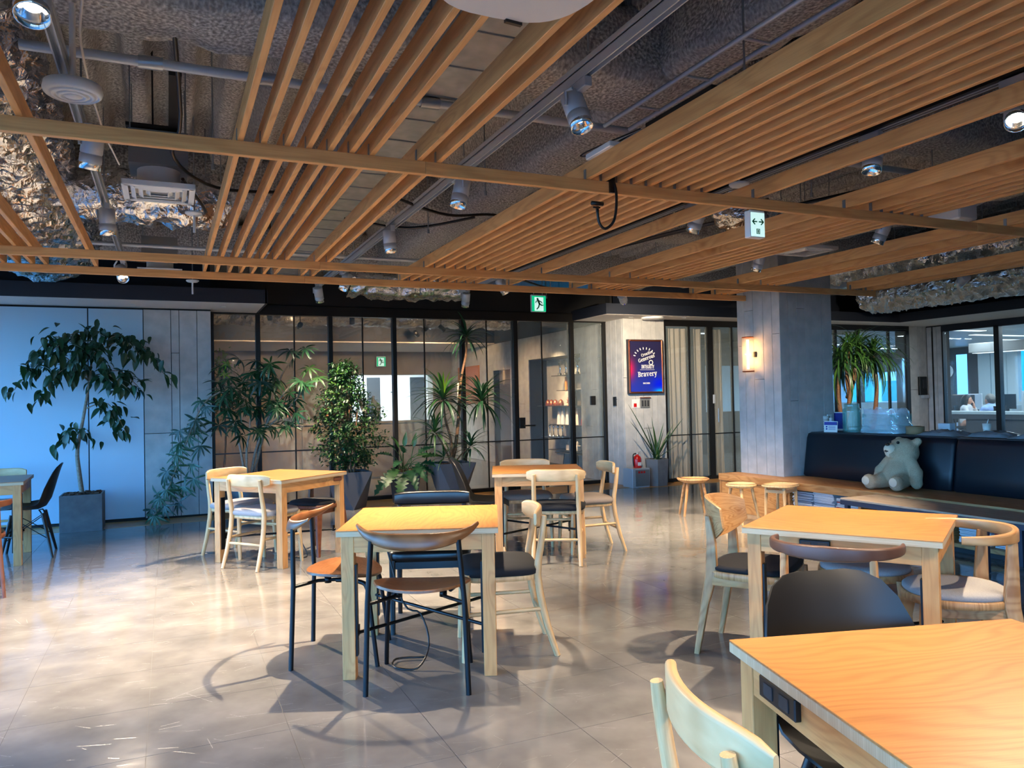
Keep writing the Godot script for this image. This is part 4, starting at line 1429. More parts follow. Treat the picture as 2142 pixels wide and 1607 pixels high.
# ------------------------------------------------------------------ poster wall, meeting room glass
func build_poster_wall() -> void:
	var w := structure("wall_back")
	slab(w, "backing", Vector3(6.3, 0, -10.4), Vector3(7.03, 2.52, -9.93), M.joint)
	boards(w, Vector3(6.28, 0, -9.93), Vector3.RIGHT, Vector3.BACK, [[0.0, 0.2, 0.0, 1.62], [0.0, 0.2, 1.62, 2.52], [0.2, 0.34, 0.0, 2.52], [0.34, 0.5, 0.0, 0.85], [0.34, 0.5, 0.85, 2.52], [0.5, 0.6, 0.0, 2.52], [0.6, 0.75, 0.0, 1.6], [0.6, 0.75, 1.6, 2.52]], 0.03, 0.005, M.cement)
	boards(w, Vector3(6.3, 0, -10.4), Vector3.BACK, Vector3.LEFT, [[0.0, 0.16, 0.0, 2.52], [0.16, 0.30, 0.0, 1.3], [0.16, 0.30, 1.3, 2.52], [0.30, 0.47, 0.0, 2.52]], 0.02, 0.005, M.cement)
	slab(w, "access_reader", Vector3(6.262, 1.2, -10.2), Vector3(6.28, 1.34, -10.12), M.black, 0.003)
	# poster
	var p := thing("framed_poster", "glowing blue poster of white hand lettering in copper frame", "poster", Vector3(6.64, 1.79, -9.9))
	var st := begin()
	box(st, Vector3(0, 0, 0.03), Vector3(0.62, 0.82, 0.05))
	part(p, "backing_box", st, M.darkwall)
	for q: Array in [[Vector3(-0.295, 0, 0.06), Vector3(0.02, 0.8, 0.03)], [Vector3(0.295, 0, 0.06), Vector3(0.02, 0.8, 0.03)], [Vector3(0, 0.392, 0.06), Vector3(0.57, 0.02, 0.03)], [Vector3(0, -0.392, 0.06), Vector3(0.57, 0.02, 0.03)]]:
		st = begin()
		box(st, q[0], q[1], Basis(), 0.003)
		part(p, "frame", st, M.copper)
	var im := Image.create(144, 192, false, Image.FORMAT_RGB8)
	for y in 192:
		for x in 144:
			var u := x / 143.0
			var v := y / 191.0
			var c := Color(0.16, 0.15, 0.28).lerp(Color(0.14, 0.2, 0.62), smoothstep(0.2, 1.0, v))
			c = c.lerp(Color(0.85, 0.12, 0.3), 0.9 * exp(-pow((u + 0.02) / 0.16, 2) - pow((v - 0.56) / 0.2, 2)))
			c = c.lerp(Color(0.02, 0.1, 0.95), 0.9 * exp(-pow((u - 0.92) / 0.25, 2) - pow((v - 0.86) / 0.15, 2)))
			c = c.lerp(Color(0.05, 0.75, 1.0), 0.9 * exp(-pow((u - 0.95) / 0.2, 2) - pow((v - 1.0) / 0.06, 2)))
			im.set_pixel(x, y, c)
	var pm := mat(Color.WHITE, 0.12)
	pm.albedo_texture = ImageTexture.create_from_image(im)
	st = begin()
	st.set_smooth_group(-1)
	var a := Vector3(-0.286, -0.383, 0.062)
	var b := Vector3(0.286, 0.383, 0.062)
	quad_n(st, Vector3(a.x, a.y, a.z), Vector3(b.x, a.y, a.z), Vector3(b.x, b.y, a.z), Vector3(a.x, b.y, a.z), Vector3.BACK, Vector2(0, 1), Vector2(1, 1), Vector2(1, 0), Vector2(0, 0))
	part(p, "print", st, pm)
	var serif := SystemFont.new()
	serif.font_names = PackedStringArray(["Droid Serif"])
	serif.font_italic = true
	serif.font_weight = 700
	var sans := SystemFont.new()
	sans.font_names = PackedStringArray(["Droid Sans"])
	sans.font_weight = 700
	text(p, "INTEGRITY", sans, 0.062, Vector3(0.03, -0.005, 0.064), M.white, 0.0, "lettering", Vector2(0.72, 1.25))
	text(p, "Bravery", serif, 0.10, Vector3(0.02, -0.115, 0.064), M.white, 0.06, "lettering", Vector2(0.85, 1.0))
	text(p, "Generous", serif, 0.075, Vector3(0.01, 0.125, 0.064), M.white, 0.3, "lettering", Vector2(0.85, 1.0))
	text(p, "Creative", serif, 0.06, Vector3(0.02, 0.195, 0.064), M.white, 0.3, "lettering", Vector2(0.85, 1.0))
	text(p, "McCANN", sans, 0.034, Vector3(0.0, -0.255, 0.064), M.white, 0.0, "lettering", Vector2(0.85, 1.0))
	st = begin()
	for e in 9:
		var an := 0.5 + e * 0.3
		box(st, Vector3(-0.02, 0.13, 0.0645) + Vector3(cos(an), sin(an), 0) * Vector3(0.19, 0.145, 0), Vector3(0.034, 0.014, 0.002), Basis(Vector3.BACK, an))
	lathe(st, [Vector2(0.026, 0), Vector2(0.026, 0.002), Vector2(0.04, 0.002), Vector2(0.04, 0)], Vector3(0.09, 0.06, 0.062), 18, Basis(Vector3.RIGHT, PI / 2))
	box(st, Vector3(0.02, -0.05, 0.0645), Vector3(0.26, 0.005, 0.002))
	part(p, "ornament", st, M.white)
	# call point and switch plate
	var cp := thing("notice_card", "white card with red square on the poster wall", "notice", Vector3(6.475, 1.23, -9.9))
	st = begin()
	box(st, Vector3(0, 0, 0.004), Vector3(0.13, 0.13, 0.006))
	part(cp, "card", st, M.white)
	st = begin()
	box(st, Vector3(-0.01, -0.025, 0.008), Vector3(0.05, 0.055, 0.003))
	part(cp, "red_square", st, M.red)
	var sw := thing("switch_plate", "grey three-gang switch plate below the poster", "switch", Vector3(6.645, 1.23, -9.9))
	st = begin()
	box(st, Vector3(0, 0, 0.005), Vector3(0.17, 0.14, 0.01), Basis(), 0.002)
	part(sw, "plate", st, M.greybox)
	for e in 3:
		st = begin()
		box(st, Vector3(-0.05 + e * 0.05, 0, 0.013), Vector3(0.028, 0.09, 0.008), Basis(), 0.002)
		part(sw, "rocker", st, M.darkwall)
	st = begin()
	box(st, Vector3(0, 0.085, 0.012), Vector3(0.19, 0.016, 0.02), Basis(), 0.002)
	part(sw, "cap_strip", st, M.copper)
	# saucer lamp on the soffit
	var sd := begin()
	lathe(sd, [Vector2(0.0, -0.035), Vector2(0.14, -0.03), Vector2(0.17, -0.016), Vector2(0.165, 0.0)], Vector3(6.65, 2.518, -9.65), 28)
	single("ceiling_saucer", "flat white saucer shaped access point on the soffit", "access point", sd, M.white)
	# meeting room glazing
	var g := structure("window_2")
	var z := -9.93
	slab(g, "head_rail", Vector3(7.03, 2.42, z - 0.05), Vector3(12.43, 2.52, z + 0.03), M.bronze)
	slab(g, "sill_rail", Vector3(7.03, 0, z - 0.04), Vector3(12.43, 0.05, z + 0.03), M.bronze)
	for q: Array in [[7.045, 0.02], [7.5, 0.016], [7.91, 0.1], [8.35, 0.016], [8.8, 0.05], [9.7, 0.016], [10.62, 0.04], [11.15, 0.04], [11.92, 0.016], [12.39, 0.08]]:
		slab(g, "mullion", Vector3(q[0] - q[1] * 0.5, 0.05, z - 0.03), Vector3(q[0] + q[1] * 0.5, 2.42, z + 0.03), M.bronze)
	var xs := [7.05, 7.5, 7.91, 8.35, 8.8, 9.7, 10.62, 11.15, 11.92, 12.39]
	for i in xs.size() - 1:
		slab(g, "glass_pane", Vector3(xs[i] + 0.01, 0.06, z - 0.005), Vector3(xs[i + 1] - 0.01, 0.712, z + 0.005), M.glass)
		slab(g, "glass_pane", Vector3(xs[i] + 0.01, 0.728, z - 0.005), Vector3(xs[i + 1] - 0.01, 2.42, z + 0.005), M.glass)
		slab(g, "cross_strip", Vector3(xs[i] + 0.01, 0.712, z - 0.008), Vector3(xs[i + 1] - 0.01, 0.728, z + 0.008), M.black)
	slab(g, "latch", Vector3(7.93, 1.2, z + 0.03), Vector3(7.97, 1.34, z + 0.045), M.alu, 0.003)
	rod(g, "pull_handle", Vector3(8.02, 0.9, z + 0.05), Vector3(8.02, 1.12, z + 0.05), 0.01, M.steel)
	# curtains
	curtain("pale pleated floor length curtain left behind the meeting glass", 7.08, 7.86, -10.08)
	curtain("narrow pale curtain bunched behind the glass door", 7.97, 8.3, -10.1)
	# meeting room behind
	var r := structure("wall_back")
	slab(r, "room_side", Vector3(7.02, 0, -14.2), Vector3(7.06, 2.6, -10.0), M.darkwall)
	slab(r, "room_far_low", Vector3(7.06, 0, -14.2), Vector3(13.0, 0.95, -14.1), M.darkwall)
	slab(r, "room_far_high", Vector3(7.06, 2.0, -14.2), Vector3(13.0, 2.7, -14.1), M.darkwall)
	for x: float in [7.2, 8.2, 9.3, 11.0, 12.6]:
		slab(r, "room_pier", Vector3(x - 0.1, 0.95, -14.2), Vector3(x + 0.1, 2.0, -14.1), M.darkwall)
	slab(r, "room_ceiling", Vector3(7.02, 2.6, -14.2), Vector3(13.1, 2.7, -9.98), M.darkwall)
	panel_light("ceiling_panel_light", "long white light strip in the meeting room ceiling, left", Vector3(9.0, 2.58, -12.6), 2.2, 0.12, 2.5, "meeting room light strips")
	panel_light("ceiling_panel_light", "long white light strip in the meeting room ceiling, right", Vector3(11.6, 2.58, -12.4), 1.8, 0.12, 2.5, "meeting room light strips")
	# cement pier between the glass and the office window, with wall phone
	var c := structure("wall_back")
	slab(c, "backing", Vector3(12.43, 0, -10.2), Vector3(13.1, 2.52, -9.93), M.joint)
	boards(c, Vector3(12.43, 0, -9.93), Vector3.RIGHT, Vector3.BACK, [[0.0, 0.22, 0.0, 1.35], [0.0, 0.22, 1.35, 2.52], [0.22, 0.36, 0.0, 2.52], [0.36, 0.45, 0.0, 2.52]], 0.03, 0.005, M.cement)
	var ph := thing("wall_phone", "black wall phone panel on pale pier by office window", "phone", Vector3(12.72, 1.42, -9.9))
	st = begin()
	box(st, Vector3(0, 0, 0.02), Vector3(0.2, 0.34, 0.04), Basis(), 0.005)
	part(ph, "panel", st, M.black)
	st = begin()
	box(st, Vector3(0.02, 0.03, 0.045), Vector3(0.1, 0.16, 0.012), Basis(), 0.003)
	part(ph, "screen", st, M.darkwall)
	st = begin()
	box(st, Vector3(0.05, -0.2, 0.03), Vector3(0.16, 0.06, 0.06), Basis(), 0.004)
	part(ph, "tray", st, M.alu)

func text(parent: Node, words: String, font: Font, size: float, at: Vector3, m: Material, tilt := 0.0, called := "lettering", squeeze := Vector2.ONE) -> MeshInstance3D:
	var t := TextMesh.new()
	t.text = words
	t.font = font
	t.font_size = 32
	t.pixel_size = size / 32.0
	t.depth = 0.002
	t.horizontal_alignment = HORIZONTAL_ALIGNMENT_CENTER
	t.vertical_alignment = VERTICAL_ALIGNMENT_CENTER
	return put(parent, called, t, m, Transform3D(Basis(Vector3.BACK, tilt) * Basis.from_scale(Vector3(squeeze.x, squeeze.y, 1)), at))

func curtain(label: String, x0: float, x1: float, z: float) -> void:
	var st := begin()
	var n := int((x1 - x0) / 0.012)
	var g := []
	for i in n + 1:
		var row := []
		var t := float(i) / n
		var x := lerpf(x0, x1, t)
		for j in 9:
			var y := 0.04 + 2.36 * j / 8.0
			var w := 1.0 - 0.25 * j / 8.0
			row.append(Vector3(x + 0.008 * sin(x * 60.0), y, z + 0.035 * w * sin(x * 62.0 + 0.6 * sin(x * 17.0 + y))))
		g.append(row)
	sheet(st, g, 0.003)
	single("curtain", label, "curtain", st, M.curtain)

# ------------------------------------------------------------------ column
func build_column() -> void:
	var c := structure("wall_right")
	c.name = "wall_column"
	slab(c, "core", Vector3(6.175, 0, -7.195), Vector3(6.915, 3.6, -6.535), M.joint)
	boards(c, Vector3(6.175, 0, -7.21), Vector3.BACK, Vector3.LEFT, [[0.0, 0.12, 0.0, 1.9], [0.0, 0.12, 1.9, 3.6], [0.12, 0.27, 0.0, 2.3], [0.12, 0.27, 2.3, 3.6], [0.27, 0.43, 0.0, 1.5], [0.27, 0.43, 1.5, 3.6], [0.43, 0.57, 0.0, 3.6], [0.57, 0.69, 0.0, 2.0], [0.57, 0.69, 2.0, 3.6]], 0.015, 0.004, M.cement)
	boards(c, Vector3(6.16, 0, -6.535), Vector3.RIGHT, Vector3.BACK, [[0.0, 0.13, 0.0, 3.6], [0.13, 0.25, 0.0, 1.25], [0.13, 0.25, 1.25, 3.6], [0.25, 0.37, 0.0, 2.28], [0.25, 0.37, 2.28, 3.6], [0.37, 0.62, 0.0, 3.6], [0.62, 0.77, 0.0, 2.7], [0.62, 0.77, 2.7, 3.6]], 0.015, 0.004, M.cement)
	boards(c, Vector3(6.915, 0, -7.21), Vector3.BACK, Vector3.RIGHT, plank_rects(0.69, 0.0, 3.6, 91), 0.015, 0.004, M.cement)
	boards(c, Vector3(6.16, 0, -7.195), Vector3.RIGHT, Vector3.FORWARD, plank_rects(0.77, 0.0, 3.6, 92), 0.015, 0.004, M.cement)
	# sconce
	var s := thing("wall_sconce", "glass box wall sconce with a glowing tube on the column", "lamp", Vector3(6.16, 1.79, -6.94))
	var st := begin()
	box(st, Vector3(-0.01, 0, 0.02), Vector3(0.02, 0.06, 0.06), Basis(), 0.003)
	part(s, "bracket", st, M.bronze)
	st = begin()
	lathe(st, [Vector2(0.065, -0.2), Vector2(0.065, 0.2), Vector2(0.062, 0.2), Vector2(0.062, -0.2), Vector2(0.065, -0.2)], Vector3(-0.085, 0, 0), 24)
	part(s, "glass_cover", st, M.glass_clear)
	for y: float in [-0.195, 0.195]:
		st = begin()
		lathe(st, [Vector2(0.0, y - 0.006), Vector2(0.066, y - 0.006), Vector2(0.067, y), Vector2(0.066, y + 0.006), Vector2(0.0, y + 0.006)] if y > 0 else [Vector2(0.055, y - 0.006), Vector2(0.067, y - 0.006), Vector2(0.067, y + 0.006), Vector2(0.055, y + 0.006)], Vector3(-0.085, 0, 0), 24)
		part(s, "copper_rim", st, M.copper)
	st = begin()
	tube(st, [Vector3(-0.085, -0.17, 0), Vector3(-0.085, 0.17, 0)], 0.016, 12)
	part(s, "lamp_tube", st, M.tube_glow)
	for y: float in [-0.1, 0.0, 0.1]:
		var l := OmniLight3D.new()
		l.name = "sconce_light"
		l.light_color = Color(1.0, 0.72, 0.42)
		l.light_energy = 0.045
		l.light_size = 0.012
		l.omni_range = 12.0
		l.omni_attenuation = 2.0
		l.shadow_enabled = true
		s.add_child(l)
		l.position = Vector3(-0.085, y, 0)

# ------------------------------------------------------------------ bench, sofa backs, counter
func build_bench() -> void:
	var b := thing("long_bench", "long oak bench with open magazine shelves along the sofa", "bench", Vector3(5.88, 0, 0))
	slab(b, "seat_board", Vector3(0, 0.378, -6.52), Vector3(0.66, 0.42, 1.6), M.bench, 0.003)
	slab(b, "seat_board", Vector3(0, 0.378, -7.26), Vector3(0.275, 0.42, -6.521), M.bench, 0.003)
	slab(b, "front_edge", Vector3(-0.012, 0.345, -7.26), Vector3(0.012, 0.42, 1.6), M.bench, 0.002)
	slab(b, "end_panel", Vector3(0.0, 0.0, -7.262), Vector3(0.27, 0.378, -7.225), M.bench, 0.003)
	slab(b, "side_panel", Vector3(0.0, 0.0, -7.22), Vector3(0.03, 0.345, -6.2), M.bench, 0.002)
	slab(b, "bottom_board", Vector3(-0.02, 0.05, -6.2), Vector3(0.5, 0.085, 1.6), M.bench, 0.003)
	slab(b, "plinth", Vector3(0.05, 0.0, -6.2), Vector3(0.5, 0.05, 1.6), M.darkwall)
	slab(b, "back_panel", Vector3(0.5, 0.0, -6.5), Vector3(0.52, 0.378, 1.6), M.darkwall)
	for z: float in [-6.2, -5.3, -4.4, -3.5, -2.6, -1.7]:
		slab(b, "divider", Vector3(0.02, 0.085, z), Vector3(0.5, 0.378, z + 0.03), M.bench, 0.002)
	# magazines in stacks
	var rg := RandomNumberGenerator.new()
	rg.seed = 17
	var idx := 0
	var proto := []
	for v in 3:
		var st := begin()
		box(st, Vector3(0, 0.006, 0), Vector3(0.21, 0.0115, 0.26), Basis(), 0.0015)
		proto.append(done(st))
	for q: Array in [[-6.015, 19, "left bay, first stack"], [-5.735, 20, "left bay, second stack"], [-5.455, 18, "left bay, third stack"], [-4.98, 9, "second bay left stack"], [-4.7, 9, "second bay right stack"], [-4.18, 19, "third bay left stack"], [-3.88, 17, "third bay right stack"], [-3.3, 18, "fourth bay left stack"], [-3.0, 17, "fourth bay right stack"]]:
		for k in q[1]:
			var o := put(self, numbered("magazine"), proto[0], M.paper if rg.randf() < 0.75 else (M.paper2 if rg.randf() < 0.85 else M.cover_red), Transform3D(Basis(Vector3.UP, rg.randfn(0, 0.04)), Vector3(6.03 + rg.randf_range(-0.012, 0.012), 0.0855 + 0.0125 * k, q[0] + rg.randf_range(-0.01, 0.01))))
			meta(o, "thin white magazine under the bench, %s, %d from the bottom" % [q[2], k + 1], "magazine", "magazines under the bench")
			idx += 1
	# wire baskets in the bays
	var bk := thing("wire_basket", "black perforated basket in the bench bay behind low table", "basket", Vector3(6.06, 0.27, -4.9))
	var st := begin()
	for i in 9:
		for j in 4:
			box(st, Vector3(-0.1, 0.01 + j * 0.02, -0.14 + i * 0.035), Vector3(0.004, 0.012, 0.02))
	box(st, Vector3(0, 0, 0), Vector3(0.2, 0.006, 0.32))
	box(st, Vector3(0.1, 0.04, 0), Vector3(0.004, 0.08, 0.32))
	part(bk, "mesh_body", st, M.black)
	# sofa back pads
	var zz := [-6.5, -4.72, -2.85, -0.98, 0.9]
	for i in 4:
		var s := begin()
		var rings := []
		for t: Array in [[0.42, 0.02], [0.44, 0.0], [0.6, 0.0], [0.84, 0.0], [0.885, 0.012], [0.895, 0.04]]:
			var y: float = t[0]
			var xs: float = 6.40 + (y - 0.42) * 0.16 + t[1]
			var xb: float = 6.52 + (y - 0.42) * 0.04
			var zc: float = (zz[i] + zz[i + 1]) * 0.5
			rings.append(rring(Vector3((xs + xb) * 0.5, y, zc), Vector3.RIGHT, Vector3.BACK, (xb - xs) * 0.5, (zz[i + 1] - zz[i]) * 0.5 - 0.006 - t[1] * 0.4, 0.03, 4))
		loft(s, rings)
		single("sofa_back_pad", ["navy upholstered back pad nearest the column, behind the bear", "navy upholstered back pad right of the bear", "navy back pad beyond the right picture edge", "navy back pad farthest toward the camera"][i], "sofa back", s, M.sofa, "navy sofa back pads")
	# counter behind the sofa
	var c := thing("back_counter", "dark counter behind the navy sofa holding jars and bags", "counter", Vector3(6.6, 0, -2.6))
	slab(c, "carcass", Vector3(-0.04, 0.0, -3.88), Vector3(0.72, 0.87, 4.0), M.darkwall)
	slab(c, "counter_top", Vector3(-0.05, 0.87, -3.9), Vector3(0.78, 0.9, 4.05), M.desk, 0.003)
	# long low table in front
	var t := thing("low_table", "long low grey oak table with navy steel frame before bench", "table", Vector3(5.64, 0, -2.8))
	slab(t, "table_top", Vector3(-0.22, 0.385, -2.26), Vector3(0.22, 0.402, 2.4), M.greyoak, 0.002)
	slab(t, "edge_frame", Vector3(-0.222, 0.345, -2.26), Vector3(-0.19, 0.384, 2.4), M.navysteel)
	slab(t, "edge_frame", Vector3(0.19, 0.345, -2.26), Vector3(0.222, 0.384, 2.4), M.navysteel)
	slab(t, "edge_frame", Vector3(-0.19, 0.345, -2.26), Vector3(0.19, 0.384, -2.23), M.navysteel)
	for z: float in [-2.2, -0.95, 0.4, 2.3]:
		for x: float in [-0.2, 0.2]:
			slab(t, "leg", Vector3(x - 0.018, 0, z - 0.018), Vector3(x + 0.018, 0.345, z + 0.018), M.navysteel)

# ------------------------------------------------------------------ office behind the right wall
func build_office() -> void:
	var w := structure("window_3")
	slab(w, "head_rail", Vector3(12.88, 2.4, -9.6), Vector3(12.98, 2.54, -2.0), M.navy)
	slab(w, "sill_rail", Vector3(12.88, 0.0, -9.6), Vector3(12.98, 0.06, -2.0), M.bronze)
	for z: float in [-9.78, -9.58, -8.58, -7.2, -5.8, -4.4, -3.0, -2.02]:
		var hw := 0.045 if z > -9.5 else 0.012
		slab(w, "mullion", Vector3(12.88, 0.0, z - hw), Vector3(12.98, 2.42, z + hw), M.bronze)
	var zs := [-9.58, -8.58, -7.2, -5.8, -4.4, -3.0, -2.02]
	for i in zs.size() - 1:
		slab(w, "glass_pane", Vector3(12.925, 0.06, zs[i] + 0.03), Vector3(12.935, 2.4, zs[i + 1] - 0.03), M.glass_clear)
	var wc := structure("wall_right")
	slab(wc, "pier_backing", Vector3(12.9, 0, -9.93), Vector3(13.1, 2.56, -9.6), M.joint)
	boards(wc, Vector3(12.9, 0, -9.9), Vector3.BACK, Vector3.LEFT, [[0.0, 0.1, 0.0, 2.5], [0.13, 0.2, 0.0, 2.5], [0.2, 0.3, 0.0, 2.5]], 0.015, 0.004, M.cement)
	var o := structure("wall_right")
	var zz0 := -22.0
	slab(o, "office_ceiling", Vector3(13.1, 2.56, zz0), Vector3(24.4, 2.7, 0.0), M.white)
	slab(o, "office_end", Vector3(13.1, 0, zz0 - 0.1), Vector3(24.4, 2.6, zz0), M.officewall)
	slab(o, "office_near", Vector3(13.1, 0, -0.1), Vector3(24.4, 2.6, 0.0), M.officewall)
	# far wall of the office with windows to the sky
	var fx := 21.0
	slab(o, "far_low", Vector3(fx, 0, zz0), Vector3(fx + 0.15, 0.98, 0), M.officewall)
	slab(o, "far_high", Vector3(fx, 2.36, zz0), Vector3(fx + 0.15, 2.6, 0), M.darkwall)
	slab(o, "far_pier", Vector3(fx, 0.98, -15.75), Vector3(fx + 0.15, 2.36, -15.3), M.darkwall)
	slab(o, "far_high", Vector3(fx, 1.95, zz0), Vector3(fx + 0.15, 2.36, -15.75), M.darkwall)
	for z0: float in [-21.9, -20.3, -18.7, -17.1]:
		slab(o, "far_pier", Vector3(fx, 0.98, z0), Vector3(fx + 0.15, 1.95, z0 + 0.12), M.darkwall)
	slab(o, "far_pier", Vector3(fx, 0.98, -14.86), Vector3(fx + 0.15, 2.36, -14.56), M.darkwall)
	slab(o, "far_pier", Vector3(fx, 0.98, -13.72), Vector3(fx + 0.15, 2.36, -13.42), M.officewall)
	slab(o, "blind", Vector3(fx + 0.02, 0.98, -14.56), Vector3(fx + 0.06, 2.36, -14.2), M.officewall)
	slab(o, "blind", Vector3(fx + 0.02, 0.98, -14.18), Vector3(fx + 0.06, 2.36, -13.74), M.officewall)
	var z := -12.0
	while z < -1.0:
		slab(o, "far_pier", Vector3(fx, 0.98, z), Vector3(fx + 0.15, 2.36, z + 0.3), M.officewall)
		z += 1.7
	var k := 0
	for q: Array in [[14.6, -10.6], [17.2, -11.4], [19.6, -12.4], [14.6, -8.0], [17.4, -8.6], [14.6, -4.0], [18.0, -4.4], [18.6, -14.6], [15.0, -14.5], [17.0, -17.5]]:
		panel_light("ceiling_panel_light", "white ceiling light strip in the office beyond glass, number %d from the glass" % (k + 1), Vector3(q[0], 2.545, q[1]), 1.8, 0.16, 4.5, "office light strips")
		k += 1
	# hanging box fixture
	var hb := thing("hanging_light_box", "long grey hanging light box inside the office window", "ceiling light", Vector3(15.6, 2.2, -9.0))
	var st := begin()
	box(st, Vector3(0, 0, 0), Vector3(0.3, 0.2, 3.8), Basis(), 0.01)
	part(hb, "casing", st, M.greybox)
	st = begin()
	box(st, Vector3(0, -0.105, 0), Vector3(0.2, 0.012, 3.7))
	part(hb, "light_diffuser", st, M.panel_glow)
	for e: float in [-1.4, 1.4]:
		rod(hb, "hanger", Vector3(0, 0.1, e), Vector3(0, 0.36, e), 0.008, M.steel)
	# clock
	var ck := thing("wall_clock", "round white wall clock on dark office wall", "clock", Vector3(20.98, 1.88, -15.47), -PI / 2)
	st = begin()
	lathe(st, [Vector2(0.19, 0.0), Vector2(0.2, 0.03), Vector2(0.185, 0.03), Vector2(0.18, 0.02), Vector2(0.0, 0.02)], Vector3(), 32, Basis(Vector3.RIGHT, PI / 2))
	part(ck, "case", st, M.white)
	st = begin()
	box(st, Vector3(0.03, 0.04, 0.026), Vector3(0.014, 0.1, 0.004), Basis(Vector3.BACK, -0.7))
	box(st, Vector3(-0.02, 0.05, 0.026), Vector3(0.01, 0.13, 0.004), Basis(Vector3.BACK, 0.35))
	part(ck, "hands", st, M.black)
	# counter with a thick top
	var ct := thing("office_cabinet", "long dark grey low cabinet with pale top in office", "cabinet", Vector3(16.0, 0, -10.5))
	slab(ct, "cabinet_top", Vector3(-0.25, 0.8, -1.45), Vector3(0.25, 0.86, 3.6), M.officewall, 0.003)
	slab(ct, "cabinet_body", Vector3(-0.2, 0.0, -0.75), Vector3(0.2, 0.7, 3.5), M.desk)
	slab(ct, "cabinet_rail", Vector3(-0.24, 0.7, -1.43), Vector3(0.24, 0.8, 3.58), M.desk)
	for i in 3:
		slab(ct, "cabinet_door", Vector3(-0.215, 0.03, -0.7 + i * 1.4), Vector3(-0.2, 0.68, 0.66 + i * 1.4), M.desk, 0.003)
	# things on desks behind: monitors, boxes
	k = 0
	for q: Array in [[18.75, 0.721, -12.25, 0.45, 0.36, 1.4], [18.9, 0.721, -13.2, 0.5, 0.4, 1.3], [18.1, 0.721, -11.15, 0.55, 0.4, 1.7], [18.4, 0.721, -10.5, 0.5, 0.42, -1.5], [17.9, 0.721, -10.3, 0.5, 0.4, 1.6], [19.15, 0.721, -11.95, 0.5, 0.5, 1.4]]:
		var m := thing("computer_monitor", "dark computer monitor on office desk, %s" % ["between the two seated people", "left of the seated woman", "right of the office mullion", "behind the mullion", "nearest the office glass", "raised one at the right"][k], "monitor", Vector3(q[0], q[1], q[2]), q[5], "office monitors")
		st = begin()
		box(st, Vector3(0, 0.3, 0), Vector3(q[3], q[4], 0.03), Basis(), 0.005)
		part(m, "case", st, M.black if k % 2 == 0 else M.alu)
		st = begin()
		box(st, Vector3(0, 0.3, 0.017), Vector3(q[3] - 0.03, q[4] - 0.03, 0.003))
		part(m, "screen", st, M.darkwall)
		st = begin()
		box(st, Vector3(0, 0.06, -0.01), Vector3(0.06, 0.13, 0.03))
		box(st, Vector3(0, 0.006, 0), Vector3(0.22, 0.012, 0.16))
		part(m, "stand", st, M.black)
		k += 1
	for q: Array in [[18.95, -12.6, "grey office desk behind the cabinet with the people"], [18.15, -10.72, "grey office desk right of the mullion"]]:
		var d := thing("office_desk", q[2], "desk", Vector3(q[0], 0, q[1]))
		slab(d, "desk_top", Vector3(-0.5, 0.69, -0.85), Vector3(0.5, 0.72, 0.82), M.officewall, 0.003)
		for e: Vector2 in [Vector2(-0.45, -0.8), Vector2(0.45, -0.8), Vector2(-0.45, 0.78), Vector2(0.45, 0.78)]:
			slab(d, "leg", Vector3(e.x - 0.02, 0, e.y - 0.02), Vector3(e.x + 0.02, 0.69, e.y + 0.02), M.alu)
	var sc := begin()
	box(sc, Vector3(18.9, 0.6, -13.7), Vector3(0.04, 1.2, 1.2), Basis(), 0.01)
	single("desk_screen", "dark grey desk divider behind the seated woman", "divider", sc, M.darkwall)
	var cb := begin()
	box(cb, Vector3(20.4, 1.05, -14.5), Vector3(0.4, 0.3, 0.5), Basis(), 0.005)
	single("cardboard_box", "tan cardboard box on the office window ledge", "box", cb, M.kraft)
	var lg := begin()
	box(lg, Vector3(20.5, 0.45, -14.3), Vector3(0.6, 0.9, 2.4), Basis(), 0.005)
	single("window_cupboard", "low grey cupboard under the office windows", "cupboard", lg, M.officewall)
	build_people()
	# buildings across the street, seen through the far windows
	facade("teal glass tower filling the meeting room windows", Vector3(18, 0, -34), Vector3(50, 60, 6), M.teal_glass, M.teal_band, 0)
	facade("teal glass block behind the right office windows", Vector3(44, 0, -12), Vector3(6, 60, 30), M.teal_glass, M.teal_band, 1)
	facade("pale building with teal windows outside the first office window", Vector3(38, 0, -28.75), Vector3(4, 50, 4.2), M.paper, M.teal_glass, 1)

func facade(label: String, at: Vector3, s: Vector3, m: Material, band: Material, side: int) -> void:
	var t := thing("neighbour_building", label, "building", at)
	slab(t, "wall", Vector3(-s.x * 0.5, -s.y * 0.5, -s.z * 0.5), Vector3(s.x * 0.5, s.y * 0.5, s.z * 0.5), m)
	for k in 7:
		var y := -6.0 + k * 3.4
		if side == 0:
			slab(t, "floor_band", Vector3(-s.x * 0.5, y, s.z * 0.5), Vector3(s.x * 0.5, y + 1.1, s.z * 0.5 + 0.08), band)
		else:
			slab(t, "floor_band", Vector3(-s.x * 0.5 - 0.08, y, -s.z * 0.4), Vector3(-s.x * 0.5, y + 1.1, s.z * 0.4), band)

